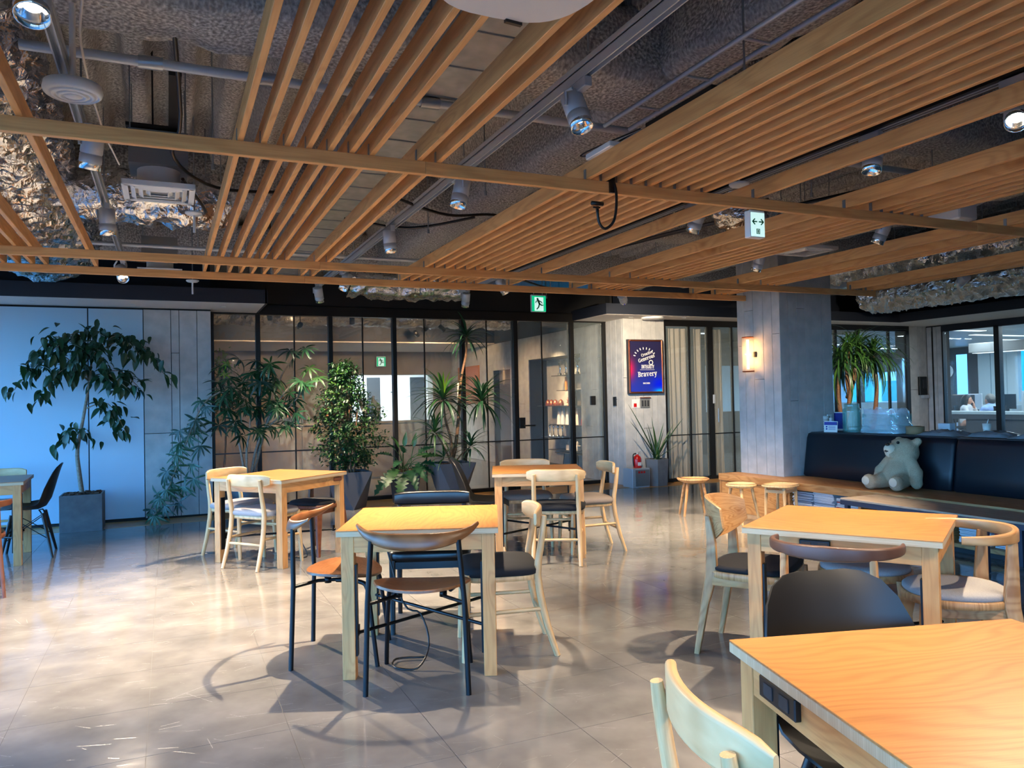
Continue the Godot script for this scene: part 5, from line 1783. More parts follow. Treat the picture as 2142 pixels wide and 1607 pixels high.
func build_people() -> void:
	# seated woman, long dark hair, hand to her chin, facing right
	var w := thing("person", "person with long dark hair in white top, hand at chin", "person", Vector3(18.0, 0, -12.78), face(Vector2(0.3, 0.95)))
	var st := begin()
	blob(st, [[Vector3(0, 0.5, -0.05), Vector3(0, 0.62, -0.04), 0.14, 0.12], [Vector3(0, 0.62, -0.04), Vector3(0, 0.86, -0.01), 0.12, 0.13], [Vector3(-0.13, 0.88, 0), Vector3(0.13, 0.88, 0), 0.06, 0.06], [Vector3(0, 0.9, 0), Vector3(0, 1.0, 0.02), 0.045, 0.042], [Vector3(0, 1.09, 0.03), Vector3(0, 1.06, 0.05), 0.088, 0.07], [Vector3(0, 1.02, 0.075), Vector3(0, 1.02, 0.08), 0.045, 0.035], [Vector3(0, 1.07, 0.115), Vector3(0, 1.055, 0.125), 0.012, 0.014], [Vector3(-0.09, 0.52, 0), Vector3(-0.1, 0.5, 0.4), 0.085, 0.065], [Vector3(0.09, 0.52, 0), Vector3(0.1, 0.5, 0.4), 0.085, 0.065], [Vector3(-0.1, 0.5, 0.4), Vector3(-0.1, 0.05, 0.42), 0.06, 0.04], [Vector3(0.1, 0.5, 0.4), Vector3(0.1, 0.05, 0.42), 0.06, 0.04], [Vector3(-0.1, 0.04, 0.4), Vector3(-0.1, 0.03, 0.54), 0.035, 0.03], [Vector3(0.1, 0.04, 0.4), Vector3(0.1, 0.03, 0.54), 0.035, 0.03], [Vector3(0.17, 0.87, 0), Vector3(0.2, 0.7, 0.17), 0.05, 0.042], [Vector3(0.2, 0.7, 0.17), Vector3(0.05, 0.92, 0.14), 0.04, 0.028], [Vector3(-0.17, 0.87, 0), Vector3(-0.2, 0.7, 0.12), 0.05, 0.042], [Vector3(-0.2, 0.7, 0.12), Vector3(0.0, 0.74, 0.28), 0.04, 0.028]], 0.016, 0.03)
	hand(st, Vector3(0.04, 0.93, 0.14), Vector3(-0.35, 0.9, 0.1), Vector3(0.2, 0, 1))
	hand(st, Vector3(0.02, 0.74, 0.29), Vector3(0.8, 0.05, 0.5), Vector3(0, 1, 0))
	part(w, "body", st, M.skin)
	st = begin()
	blob(st, [[Vector3(0, 0.56, -0.05), Vector3(0, 0.86, -0.01), 0.15, 0.138], [Vector3(-0.14, 0.885, 0), Vector3(0.14, 0.885, 0), 0.066, 0.066], [Vector3(0.17, 0.87, 0), Vector3(0.2, 0.7, 0.17), 0.057, 0.05], [Vector3(0.2, 0.7, 0.17), Vector3(0.09, 0.86, 0.15), 0.047, 0.04], [Vector3(-0.17, 0.87, 0), Vector3(-0.2, 0.7, 0.12), 0.057, 0.05], [Vector3(-0.2, 0.7, 0.12), Vector3(-0.06, 0.73, 0.24), 0.047, 0.04]], 0.02, 0.03)
	part(w, "blouse", st, M.shirt_white)
	st = begin()
	blob(st, [[Vector3(0, 1.12, 0.0), Vector3(0, 1.1, -0.02), 0.1, 0.1], [Vector3(-0.075, 1.08, 0.01), Vector3(-0.1, 0.86, 0.0), 0.04, 0.035], [Vector3(0.075, 1.08, 0.01), Vector3(0.1, 0.86, 0.0), 0.04, 0.035], [Vector3(0, 1.05, -0.05), Vector3(0, 0.86, -0.08), 0.09, 0.08]], 0.014, 0.03)
	part(w, "hair", st, M.hair)
	st = begin()
	for e: float in [-1.0, 1.0]:
		lathe(st, [Vector2(0.0, 0.012), Vector2(0.008, 0.009), Vector2(0.01, 0.0)], Vector3(0.032 * e, 1.085, 0.108), 8, Basis(Vector3.RIGHT, PI / 2))
	box(st, Vector3(0, 1.025, 0.117), Vector3(0.04, 0.008, 0.006))
	part(w, "eyes_and_lips", st, M.hair)
	chair_office(Vector3(18.0, 0, -12.78), w.rotation.y, "black office chair of the seated woman")
	# seated man, grey hair, light blue shirt, seen from behind, facing left
	var m := thing("person", "person with short grey hair in pale blue shirt, seen from behind", "person", Vector3(17.5, 0, -11.85), face(Vector2(0.15, -0.98)))
	st = begin()
	blob(st, [[Vector3(0, 0.5, -0.05), Vector3(0, 0.84, -0.02), 0.15, 0.15], [Vector3(-0.16, 0.87, 0), Vector3(0.16, 0.87, 0), 0.07, 0.07], [Vector3(0, 0.9, 0), Vector3(0, 1.0, 0.02), 0.055, 0.05], [Vector3(0, 1.1, 0.02), Vector3(0, 1.07, 0.045), 0.095, 0.075], [Vector3(0, 1.02, 0.075), Vector3(0, 1.02, 0.085), 0.05, 0.04], [Vector3(0, 1.075, 0.12), Vector3(0, 1.06, 0.13), 0.014, 0.016], [Vector3(-0.092, 1.06, 0.01), Vector3(-0.095, 1.09, 0.0), 0.016, 0.02], [Vector3(0.092, 1.06, 0.01), Vector3(0.095, 1.09, 0.0), 0.016, 0.02], [Vector3(-0.1, 0.52, 0), Vector3(-0.12, 0.5, 0.42), 0.09, 0.07], [Vector3(0.1, 0.52, 0), Vector3(0.12, 0.5, 0.42), 0.09, 0.07], [Vector3(-0.12, 0.5, 0.42), Vector3(-0.12, 0.05, 0.44), 0.065, 0.042], [Vector3(0.12, 0.5, 0.42), Vector3(0.12, 0.05, 0.44), 0.065, 0.042], [Vector3(-0.12, 0.04, 0.42), Vector3(-0.12, 0.03, 0.58), 0.04, 0.032], [Vector3(0.12, 0.04, 0.42), Vector3(0.12, 0.03, 0.58), 0.04, 0.032], [Vector3(0.19, 0.86, 0), Vector3(0.24, 0.66, 0.08), 0.058, 0.048], [Vector3(0.24, 0.66, 0.08), Vector3(0.14, 0.74, 0.3), 0.045, 0.032], [Vector3(-0.19, 0.86, 0), Vector3(-0.24, 0.66, 0.08), 0.058, 0.048], [Vector3(-0.24, 0.66, 0.08), Vector3(-0.14, 0.74, 0.3), 0.045, 0.032]], 0.016, 0.03)
	hand(st, Vector3(0.13, 0.745, 0.31), Vector3(-0.2, 0.0, 1), Vector3(0, 1, 0))
	hand(st, Vector3(-0.13, 0.745, 0.31), Vector3(0.2, 0.0, 1), Vector3(0, 1, 0))
	part(m, "body", st, M.skin)
	st = begin()
	blob(st, [[Vector3(0, 0.54, -0.05), Vector3(0, 0.85, -0.02), 0.165, 0.16], [Vector3(-0.16, 0.875, 0), Vector3(0.16, 0.875, 0), 0.08, 0.08], [Vector3(0, 0.9, 0), Vector3(0, 0.95, 0.0), 0.07, 0.062], [Vector3(0.19, 0.86, 0), Vector3(0.24, 0.66, 0.08), 0.068, 0.058], [Vector3(0.24, 0.66, 0.08), Vector3(0.16, 0.72, 0.25), 0.055, 0.044], [Vector3(-0.19, 0.86, 0), Vector3(-0.24, 0.66, 0.08), 0.068, 0.058], [Vector3(-0.24, 0.66, 0.08), Vector3(-0.16, 0.72, 0.25), 0.055, 0.044]], 0.02, 0.03)
	part(m, "shirt", st, M.shirt_blue)
	st = begin()
	blob(st, [[Vector3(0, 1.13, 0.0), Vector3(0, 1.1, -0.03), 0.1, 0.1], [Vector3(0, 1.06, -0.05), Vector3(0, 1.04, -0.05), 0.075, 0.06], [Vector3(-0.08, 1.1, 0.0), Vector3(0.08, 1.1, 0.0), 0.03, 0.03]], 0.014, 0.03, 0.01)
	part(m, "hair", st, M.hair_grey)
	chair_office(Vector3(17.5, 0, -11.85), m.rotation.y, "black office chair of the man in pale blue")
	chair_office(Vector3(16.9, 0, -12.9), 1.4, "empty black mesh office chair by the cabinet end")

# palm, four bent fingers and a thumb, from the wrist along dir
func hand(st: SurfaceTool, at: Vector3, dir: Vector3, back: Vector3) -> void:
	var d := dir.normalized()
	var s := d.cross(back).normalized()
	var b := s.cross(d).normalized()
	var caps := [[at, at + d * 0.05, 0.022, 0.024], [at + s * 0.02 + d * 0.03, at - s * 0.02 + d * 0.03, 0.018, 0.018]]
	var ln := [0.058, 0.066, 0.062, 0.05]
	for k in 4:
		var r := at + d * 0.06 + s * (0.027 - k * 0.018)
		var mid: Vector3 = r + d * ln[k] * 0.55 - b * 0.006
		caps.append([r, mid, 0.0095, 0.009])
		caps.append([mid, mid + (d * 0.7 - b * 0.7) * ln[k] * 0.5, 0.009, 0.0075])
	caps.append([at + s * 0.022 + d * 0.015, at + s * 0.05 + d * 0.04 - b * 0.01, 0.012, 0.01])
	caps.append([at + s * 0.05 + d * 0.04 - b * 0.01, at + s * 0.052 + d * 0.065 - b * 0.016, 0.01, 0.008])
	blob(st, caps, 0.005, 0.006)

func chair_office(at: Vector3, turn: float, label: String) -> void:
	var c := thing("office_chair", label, "chair", at + Vector3(0, 0, 0), turn, "office chairs")
	var st := begin()
	pad(st, superellipse(0.24, 0.23, 4.0), [[0.38, 0.96], [0.39, 1.0], [0.42, 1.0], [0.435, 0.9]])
	part(c, "seat", st, M.black)
	st = begin()
	var g := []
	for i in 9:
		var row := []
		for j in 7:
			var u := i / 8.0 * 2.0 - 1.0
			row.append(Vector3(u * (0.2 + 0.03 * sin(j)), 0.52 + j * 0.07, -0.27 + 0.05 * u * u - j * 0.006))
		g.append(row)
	sheet(st, g, 0.02)
	part(c, "backrest", st, M.black)
	st = begin()
	tube(st, [Vector3(0, 0.08, 0), Vector3(0, 0.38, 0)], 0.025, 8)
	tube(st, [Vector3(0, 0.38, -0.1), Vector3(0, 0.42, -0.27), Vector3(0, 0.6, -0.29)], 0.02, 6)
	part(c, "post", st, M.black)
	for k in 5:
		var a := TAU * k / 5.0
		st = begin()
		tube(st, [Vector3(0, 0.09, 0), Vector3(cos(a) * 0.28, 0.06, sin(a) * 0.28)], [0.024, 0.016], 6)
		lathe(st, [Vector2(0.0, 0.0), Vector2(0.025, 0.0), Vector2(0.025, 0.05), Vector2(0.0, 0.05)], Vector3(cos(a) * 0.28, 0, sin(a) * 0.28), 10)
		part(c, "leg", st, M.black)

# ------------------------------------------------------------------ tables and chairs
const TH := 0.72

func make_table(label: String, at: Vector2, u: Vector2, size: Vector2, outlet := Vector3.ZERO) -> Node3D:
	var t := thing("cafe_table", label, "table", Vector3(at.x, 0, at.y), atan2(-u.y, u.x), "square oak cafe tables")
	var st := begin()
	box(st, Vector3(0, TH - 0.003, 0), Vector3(size.x, 0.006, size.y), Basis(), 0.001)
	part(t, "table_top", st, M.top)
	st = begin()
	box(st, Vector3(0, TH - 0.018, 0), Vector3(size.x, 0.024, size.y), Basis(), 0.001)
	part(t, "plywood_core", st, M.ply)
	var lx := size.x * 0.5 - 0.05
	var lz := size.y * 0.5 - 0.05
	for e: Vector2 in [Vector2(-1, -1), Vector2(1, -1), Vector2(1, 1), Vector2(-1, 1)]:
		st = begin()
		box(st, Vector3(e.x * lx, (TH - 0.03) * 0.5, e.y * lz), Vector3(0.062, TH - 0.03, 0.062), Basis(), 0.002)
		var leg := part(t, "leg", st, M.leg)
		st = begin()
		box(st, Vector3(e.x * (lx - 0.036), 0.33, e.y * lz), Vector3(0.009, 0.44, 0.04))
		box(st, Vector3(e.x * (lx - 0.036), 0.22, e.y * (lz - 0.03)), Vector3(0.009, 0.05, 0.05))
		part(leg, "steel_plate", st, M.blackmetal)
		st = begin()
		box(st, Vector3(e.x * lx, 0.003, e.y * lz), Vector3(0.05, 0.006, 0.05))
		part(leg, "foot_pad", st, M.black)
	for e in 4:
		st = begin()
		var b := Basis(Vector3.UP, PI * 0.5 * e)
		var ln := (lz if e % 2 else lx) * 2.0 - 0.062
		var off := lx if e % 2 else lz
		box(st, b * Vector3(0, TH - 0.07, off + 0.018), Vector3(ln, 0.08, 0.02), b, 0.001)
		part(t, "apron", st, M.leg)
	for e: float in [-1.0, 1.0]:
		st = begin()
		tube(st, [Vector3(-lx + 0.02, 0.22 + 0.012 * e, -e * (lz - 0.02)), Vector3(lx - 0.02, 0.22 + 0.012 * e, e * (lz - 0.02))], 0.009, 8)
		part(t, "cross_brace", st, M.blackmetal)
	if outlet != Vector3.ZERO:
		st = begin()
		var along_x := absf(outlet.z) > absf(outlet.x)
		var p := Vector3(outlet.x * size.x * 0.5, TH - 0.062, outlet.z * size.y * 0.5)
		box(st, p, Vector3(0.13, 0.05, 0.03) if along_x else Vector3(0.03, 0.05, 0.16), Basis(), 0.003)
		var ob := part(t, "outlet_strip", st, M.black)
		for k: float in [-0.035, 0.035]:
			st = begin()
			var n := Vector3(0, 0, signf(outlet.z)) if along_x else Vector3(signf(outlet.x), 0, 0)
			box(st, p + n * 0.0155 + (Vector3(k, 0, 0) if along_x else Vector3(0, 0, k)), Vector3(0.04, 0.03, 0.004) if along_x else Vector3(0.004, 0.03, 0.04), Basis(), 0.001)
			part(ob, "socket", st, M.darkwall)
	return t

func bent_bar(w: float, y: float, z0: float, bow: float, hh: float, ht: float, n := 14, tip := 0.6) -> Array:
	var rings := []
	for i in n + 1:
		var t := float(i) / n * 2.0 - 1.0
		var c := Vector3(t * w * 0.5, y, z0 - bow * (1.0 - t * t))
		var tan_ := Vector3(w * 0.5, 0, 2.0 * bow * t).normalized()
		var nrm := tan_.cross(Vector3.UP).normalized()
		var e := 1.0 - pow(absf(t), 8.0) * (1.0 - tip)
		rings.append(rring(c, nrm, Vector3.UP, ht * (1.0 if absf(t) < 0.99 else 0.6), hh * e, minf(ht, hh * e) * 0.9, 4))
	return rings

func chair_a(label: String, at: Vector2, f: Vector2, seat: Material, wood_m: Material) -> Node3D:
	var c := thing("dining_chair", label, "chair", Vector3(at.x, 0, at.y), face(f), "round legged wooden chairs")
	var st := begin()
	pad(st, superellipse(0.225, 0.205, 5.0, 28, 1.06), [[0.425, 0.95], [0.432, 1.0], [0.452, 1.005], [0.468, 0.96], [0.476, 0.8], [0.479, 0.4]])
	part(c, "seat_cushion", st, seat)
	st = begin()
	pad(st, superellipse(0.215, 0.195, 5.0, 28, 1.05), [[0.398, 0.98], [0.4, 1.0], [0.424, 1.0], [0.426, 0.98]])
	part(c, "seat_frame", st, wood_m)
	st = begin()
	loft(st, bent_bar(0.47, 0.715, -0.175, 0.055, 0.05, 0.0125))
	part(c, "backrest", st, wood_m)
	for s: float in [-1.0, 1.0]:
		st = begin()
		tube(st, curve([Vector3(s * 0.19, 0.0, -0.285), Vector3(s * 0.185, 0.2, -0.225), Vector3(s * 0.18, 0.42, -0.19), Vector3(s * 0.178, 0.58, -0.212), Vector3(s * 0.176, 0.725, -0.232)], 10), [0.015, 0.0165, 0.018, 0.019, 0.0195, 0.0195, 0.019, 0.0185, 0.018, 0.017, 0.014], 12)
		part(c, "leg", st, wood_m)
		st = begin()
		tube(st, [Vector3(s * 0.215, 0.0, 0.2), Vector3(s * 0.208, 0.22, 0.188), Vector3(s * 0.2, 0.44, 0.175)], [0.0145, 0.018, 0.0185], 12)
		part(c, "leg", st, wood_m)
		st = begin()
		tube(st, [Vector3(s * 0.207, 0.235, 0.185), Vector3(s * 0.185, 0.245, -0.218)], 0.011, 8)
		part(c, "stretcher", st, wood_m)
	st = begin()
	tube(st, [Vector3(-0.205, 0.3, 0.182), Vector3(0.205, 0.3, 0.182)], 0.011, 8)
	part(c, "stretcher", st, wood_m)
	st = begin()
	tube(st, [Vector3(-0.185, 0.2, -0.225), Vector3(0.185, 0.2, -0.225)], 0.011, 8)
	part(c, "stretcher", st, wood_m)
	return c

func chair_b(label: String, at: Vector2, f: Vector2) -> Node3D:
	var c := thing("horn_back_chair", label, "chair", Vector3(at.x, 0, at.y), face(f), "black steel chairs with horn backs")
	var st := begin()
	var rings := []
	for i in 23:
		var t := i / 11.0 - 1.0
		var a := absf(t)
		var hh := 0.031 * pow(maxf(0.0, 1.0 - a * a), 0.85) + 0.0085
		var c0 := Vector3(t * 0.285, 0.735 - hh * 0.85 + 0.03 * pow(a, 6.0), -0.262 + 0.16 * pow(a, 2.6))
		var tan_ := Vector3(0.285, 0, 0.16 * 2.6 * pow(a, 1.6) * signf(t)).normalized()
		var nrm := tan_.cross(Vector3.UP).normalized()
		rings.append(ring(c0, nrm, (Vector3.UP + nrm * 0.25).normalized(), 0.0105 if a < 0.97 else 0.006, hh, 12))
	loft(st, rings)
	part(c, "backrest", st, M.veneer)
	st = begin()
	var g := []
	for i in 17:
		var row := []
		var u := i / 8.0 - 1.0
		for j in 13:
			var v := j / 6.0 - 1.0
			var lim := sqrt(maxf(0.0, 1.0 - u * u * 0.999))
			var z := v * lim * (0.19 if v > 0 else 0.2) + 0.02
			row.append(Vector3(u * 0.235, 0.442 + 0.022 * u * u + 0.02 * v * v * lim * (-0.6 if v > 0 else 0.7), z))
		g.append(row)
	sheet(st, g, 0.012)
	part(c, "seat", st, M.veneer)
	for s: float in [-1.0, 1.0]:
		st = begin()
		tube(st, [Vector3(s * 0.235, 0, -0.215), Vector3(s * 0.222, 0.42, -0.2), Vector3(s * 0.2, 0.7, -0.205)], 0.0125, 10)
		part(c, "leg", st, M.blackmetal)
		st = begin()
		tube(st, curve([Vector3(s * 0.215, 0, 0.215), Vector3(s * 0.2, 0.25, 0.185), Vector3(s * 0.185, 0.385, 0.165), Vector3(s * 0.165, 0.418, 0.12), Vector3(s * 0.14, 0.424, 0.0)], 14), 0.0115, 10)
		part(c, "leg", st, M.blackmetal)
		st = begin()
		tube(st, [Vector3(s * 0.222, 0.412, -0.2), Vector3(s * 0.12, 0.418, -0.1), Vector3(s * 0.1, 0.42, 0.06)], 0.009, 8)
		lathe(st, [Vector2(0.0, 0.405), Vector2(0.018, 0.405), Vector2(0.018, 0.435), Vector2(0.0, 0.435)], Vector3(s * 0.11, 0, -0.05), 12)
		part(c, "seat_bracket", st, M.blackmetal)
	return c

func chair_c(label: String, at: Vector2, f: Vector2) -> Node3D:
	var c := thing("black_chair", label, "chair", Vector3(at.x, 0, at.y), face(f))
	var st := begin()
	pad(st, superellipse(0.235, 0.21, 6.0, 28, 1.03), [[0.41, 0.96], [0.42, 1.0], [0.455, 1.0], [0.472, 0.95], [0.478, 0.7]])
	part(c, "seat_cushion", st, M.leather)
	st = begin()
	loft(st, bent_bar(0.47, 0.725, -0.2, 0.03, 0.045, 0.017, 14, 0.75))
	part(c, "backrest", st, M.leather)
	for s: float in [-1.0, 1.0]:
		st = begin()
		loft(st, [rring(Vector3(s * 0.215, 0, -0.25), Vector3.RIGHT, Vector3.BACK, 0.013, 0.013, 0.005), rring(Vector3(s * 0.21, 0.42, -0.2), Vector3.RIGHT, Vector3.BACK, 0.017, 0.018, 0.006), rring(Vector3(s * 0.2, 0.72, -0.215), Vector3.RIGHT, Vector3.BACK, 0.014, 0.014, 0.006)])
		part(c, "leg", st, M.black)
		st = begin()
		loft(st, [rring(Vector3(s * 0.215, 0, 0.2), Vector3.RIGHT, Vector3.BACK, 0.013, 0.013, 0.005), rring(Vector3(s * 0.213, 0.42, 0.185), Vector3.RIGHT, Vector3.BACK, 0.018, 0.018, 0.006)])
		part(c, "leg", st, M.black)
		st = begin()
		box(st, Vector3(s * 0.21, 0.39, 0), Vector3(0.02, 0.04, 0.36))
		part(c, "rail", st, M.black)
	st = begin()
	box(st, Vector3(0, 0.39, 0.185), Vector3(0.4, 0.04, 0.02))
	part(c, "rail", st, M.black)
	return c

func chair_shell(label: String, at: Vector2, f: Vector2, leg_m: Material) -> Node3D:
	var c := thing("shell_chair", label, "chair", Vector3(at.x, 0, at.y), face(f), "black moulded shell chairs")
	var prof := [[0.425, 0.225, 0.19], [0.442, 0.19, 0.212], [0.436, 0.1, 0.225], [0.424, 0.0, 0.232], [0.425, -0.09, 0.234], [0.452, -0.15, 0.236], [0.52, -0.19, 0.236], [0.60, -0.214, 0.23], [0.68, -0.236, 0.218], [0.75, -0.256, 0.196], [0.795, -0.27, 0.165], [0.822, -0.281, 0.118], [0.83, -0.285, 0.07]]
	var st := begin()
	var g := []
	for i in prof.size():
		var p: Array = prof[i]
		var q: Array = prof[mini(i + 1, prof.size() - 1)]
		var o: Array = prof[maxi(i - 1, 0)]
		var d := Vector2(q[1] - o[1], q[0] - o[0]).normalized()   # (z, y)
		var nrm := Vector2(d.y, -d.x)
		if nrm.y < 0.0 and i < 5: nrm = -nrm
		if i >= 5 and nrm.x < 0.0: nrm = -nrm
		var curl: float = [0.0, 0.008, 0.03, 0.045, 0.055, 0.066, 0.07, 0.066, 0.054, 0.04, 0.026, 0.012, 0.004][i]
		var row := []
		for j in 17:
			var v := j / 8.0 - 1.0
			var l := curl * pow(absf(v), 2.4)
			row.append(Vector3(v * p[2], p[0] + nrm.y * l, p[1] + nrm.x * l))
		g.append(row)
	sheet(st, g, 0.007)
	part(c, "shell", st, M.shell)
	for sx: float in [-1.0, 1.0]:
		for sz: float in [-1.0, 1.0]:
			st = begin()
			tube(st, [Vector3(sx * 0.235, 0, sz * 0.2 - 0.01), Vector3(sx * 0.125, 0.39, sz * 0.12 - 0.01)], [0.011, 0.017], 10)
			part(c, "leg", st, leg_m)
			st = begin()
			tube(st, [Vector3(sx * 0.13, 0.365, sz * 0.124 - 0.01), Vector3(sx * 0.11, 0.405, sz * 0.1 - 0.01), Vector3(0, 0.41, sz * 0.08 - 0.01)], 0.006, 6)
			part(c, "bracket", st, M.blackmetal)
	for s: float in [-1.0, 1.0]:
		st = begin()
		tube(st, [Vector3(s * 0.13, 0.37, -0.13), Vector3(s * 0.19, 0.17, 0.15)], 0.004, 6)
		tube(st, [Vector3(s * 0.13, 0.37, 0.11), Vector3(s * 0.19, 0.17, -0.17)], 0.004, 6)
		tube(st, [Vector3(-0.13, 0.37, s * 0.12 - 0.01), Vector3(0.19, 0.17, s * 0.16 - 0.01)], 0.004, 6)
		tube(st, [Vector3(0.13, 0.37, s * 0.12 - 0.01), Vector3(-0.19, 0.17, s * 0.16 - 0.01)], 0.004, 6)
		part(c, "wire_brace", st, M.blackmetal)
	return c

func chair_e(label: String, at: Vector2, f: Vector2) -> Node3D:
	var c := thing("wrap_back_chair", label, "chair", Vector3(at.x, 0, at.y), face(f))
	var st := begin()
	var g := []
	for i in 21:
		var u := i / 10.0 - 1.0
		var a := u * 1.02
		var row := []
		var e := pow(absf(u), 3.0)
		for j in 9:
			var v := j / 8.0
			var y := lerpf(0.565 + 0.085 * e, 0.80 - 0.045 * e, v)
			row.append(Vector3(sin(a) * 0.25, y, 0.03 - cos(a) * (0.25 + 0.03 * v)))
		g.append(row)
	sheet(st, g, 0.013)
	part(c, "backrest", st, M.oakchair)
	st = begin()
	pad(st, superellipse(0.22, 0.21, 4.0, 28, 1.1), [[0.437, 0.96], [0.442, 1.0], [0.455, 1.0], [0.462, 0.9]])
	part(c, "seat_pad", st, M.seat_dark)
	st = begin()
	pad(st, superellipse(0.225, 0.215, 4.0, 28, 1.1), [[0.4, 0.97], [0.405, 1.0], [0.434, 1.0], [0.437, 0.98]])
	part(c, "seat_frame", st, M.oakchair)
	for s: float in [-1.0, 1.0]:
		st = begin()
		var ax := Vector3(1, 0, 0)
		loft(st, [rring(Vector3(s * 0.2, 0, -0.26), ax, Vector3.BACK, 0.012, 0.014, 0.004), rring(Vector3(s * 0.195, 0.25, -0.215), ax, Vector3.BACK, 0.014, 0.02, 0.005), rring(Vector3(s * 0.19, 0.42, -0.175), ax, Vector3.BACK, 0.015, 0.032, 0.006), rring(Vector3(s * 0.185, 0.58, -0.175), ax, Vector3.BACK, 0.013, 0.024, 0.005), rring(Vector3(s * 0.18, 0.71, -0.195), ax, Vector3.BACK, 0.009, 0.012, 0.004)])
		part(c, "leg", st, M.oakchair)
		st = begin()
		loft(st, [rring(Vector3(s * 0.225, 0, 0.215), ax, Vector3.BACK, 0.012, 0.014, 0.004), rring(Vector3(s * 0.22, 0.42, 0.18), ax, Vector3.BACK, 0.015, 0.028, 0.005)])
		part(c, "leg", st, M.oakchair)
		st = begin()
		loft(st, [rring(Vector3(s * 0.195, 0.395, -0.17), ax, Vector3.UP, 0.012, 0.034, 0.004), rring(Vector3(s * 0.218, 0.4, 0.18), ax, Vector3.UP, 0.012, 0.03, 0.004)])
		part(c, "side_rail", st, M.oakchair)
	return c

func chair_f(label: String, at: Vector2, f: Vector2, wood_m: Material, seat_m: Material, rail_m: Material, rail_y := 0.695) -> Node3D:
	var c := thing("ring_rail_chair", label, "chair", Vector3(at.x, 0, at.y), face(f), "chairs with a curved half ring rail")
	var st := begin()
	var rings := []
	for i in 25:
		var u := i / 12.0 - 1.0
		var a := u * 1.75
		var d := Vector3(sin(a), 0, -cos(a))
		var tip := 1.0 - 0.45 * pow(absf(u), 5.0)
		rings.append(rring(Vector3(d.x * 0.255, rail_y, d.z * 0.235 + 0.0), d, Vector3.UP, 0.014 * tip, 0.031 * (1.0 - 0.45 * absf(u)), 0.009, 4))
	loft(st, rings)
	part(c, "back_rail", st, rail_m)
	st = begin()
	pad(st, superellipse(0.215, 0.21, 2.3, 28), [[0.436, 0.95], [0.442, 0.985], [0.455, 0.985], [0.466, 0.93], [0.47, 0.7]])
	part(c, "seat_cushion", st, seat_m)
	st = begin()
	pad(st, superellipse(0.222, 0.217, 2.3, 28), [[0.405, 0.97], [0.41, 1.0], [0.435, 1.0], [0.44, 0.97]])
	part(c, "seat_frame", st, wood_m)
	for s: float in [-1.0, 1.0]:
		var ax := Vector3(1, 0, 0)
		st = begin()
		loft(st, [rring(Vector3(s * 0.2, 0, -0.235), ax, Vector3.BACK, 0.012, 0.016, 0.004), rring(Vector3(s * 0.175, 0.42, -0.165), ax, Vector3.BACK, 0.014, 0.032, 0.006), rring(Vector3(s * 0.17, rail_y - 0.02, -0.175), ax, Vector3.BACK, 0.013, 0.02, 0.005)])
		part(c, "leg", st, wood_m)
		st = begin()
		loft(st, [rring(Vector3(s * 0.2, 0, 0.2), ax, Vector3.BACK, 0.012, 0.015, 0.004), rring(Vector3(s * 0.165, 0.42, 0.145), ax, Vector3.BACK, 0.014, 0.04, 0.006)])
		part(c, "leg", st, wood_m)
		st = begin()
		box(st, Vector3(s * 0.17, 0.385, -0.01), Vector3(0.018, 0.05, 0.3), Basis(), 0.003)
		part(c, "side_rail", st, wood_m)
	return c

func stool(label: String, at: Vector2, kind: int, turn: float) -> void:
	var s := thing("wooden_stool", label, "stool", Vector3(at.x, 0, at.y), turn, "low wooden stools")
	var st := begin()
	if kind == 0:
		pad(st, superellipse(0.19, 0.16, 2.8, 28, 0.8), [[0.365, 0.7], [0.385, 0.94], [0.4, 1.0], [0.41, 0.99], [0.413, 0.9], [0.408, 0.4]])
	elif kind == 1:
		pad(st, superellipse(0.155, 0.155, 2.0, 32), [[0.375, 0.9], [0.385, 1.0], [0.405, 1.0], [0.411, 0.94], [0.411, 0.5]])
	else:
		pad(st, superellipse(0.185, 0.16, 3.0, 28), [[0.395, 0.96], [0.4, 1.0], [0.412, 1.0], [0.418, 0.95], [0.414, 0.6]])
	part(s, "seat", st, M.ash if kind else M.oakchair)
	var spread := 0.16 if kind < 2 else 0.15
	var top := 0.09 if kind < 2 else 0.135
	for k in 4:
		var a := PI * 0.25 + PI * 0.5 * k
		st = begin()
		tube(st, [Vector3(cos(a) * spread * 1.25, 0, sin(a) * spread), Vector3(cos(a) * top * 1.25, 0.395, sin(a) * top)], [0.013, 0.017], 10)
		part(s, "leg", st, M.ash if kind else M.oakchair)
	if kind == 2:
		for k in 4:
			var b := Basis(Vector3.UP, PI * 0.5 * k)
			st = begin()
			box(st, b * Vector3(0, 0.355, 0.1 if k % 2 == 0 else 0.13), Vector3(0.26 if k % 2 == 0 else 0.2, 0.03, 0.016), b)
			part(s, "rail", st, M.ash)

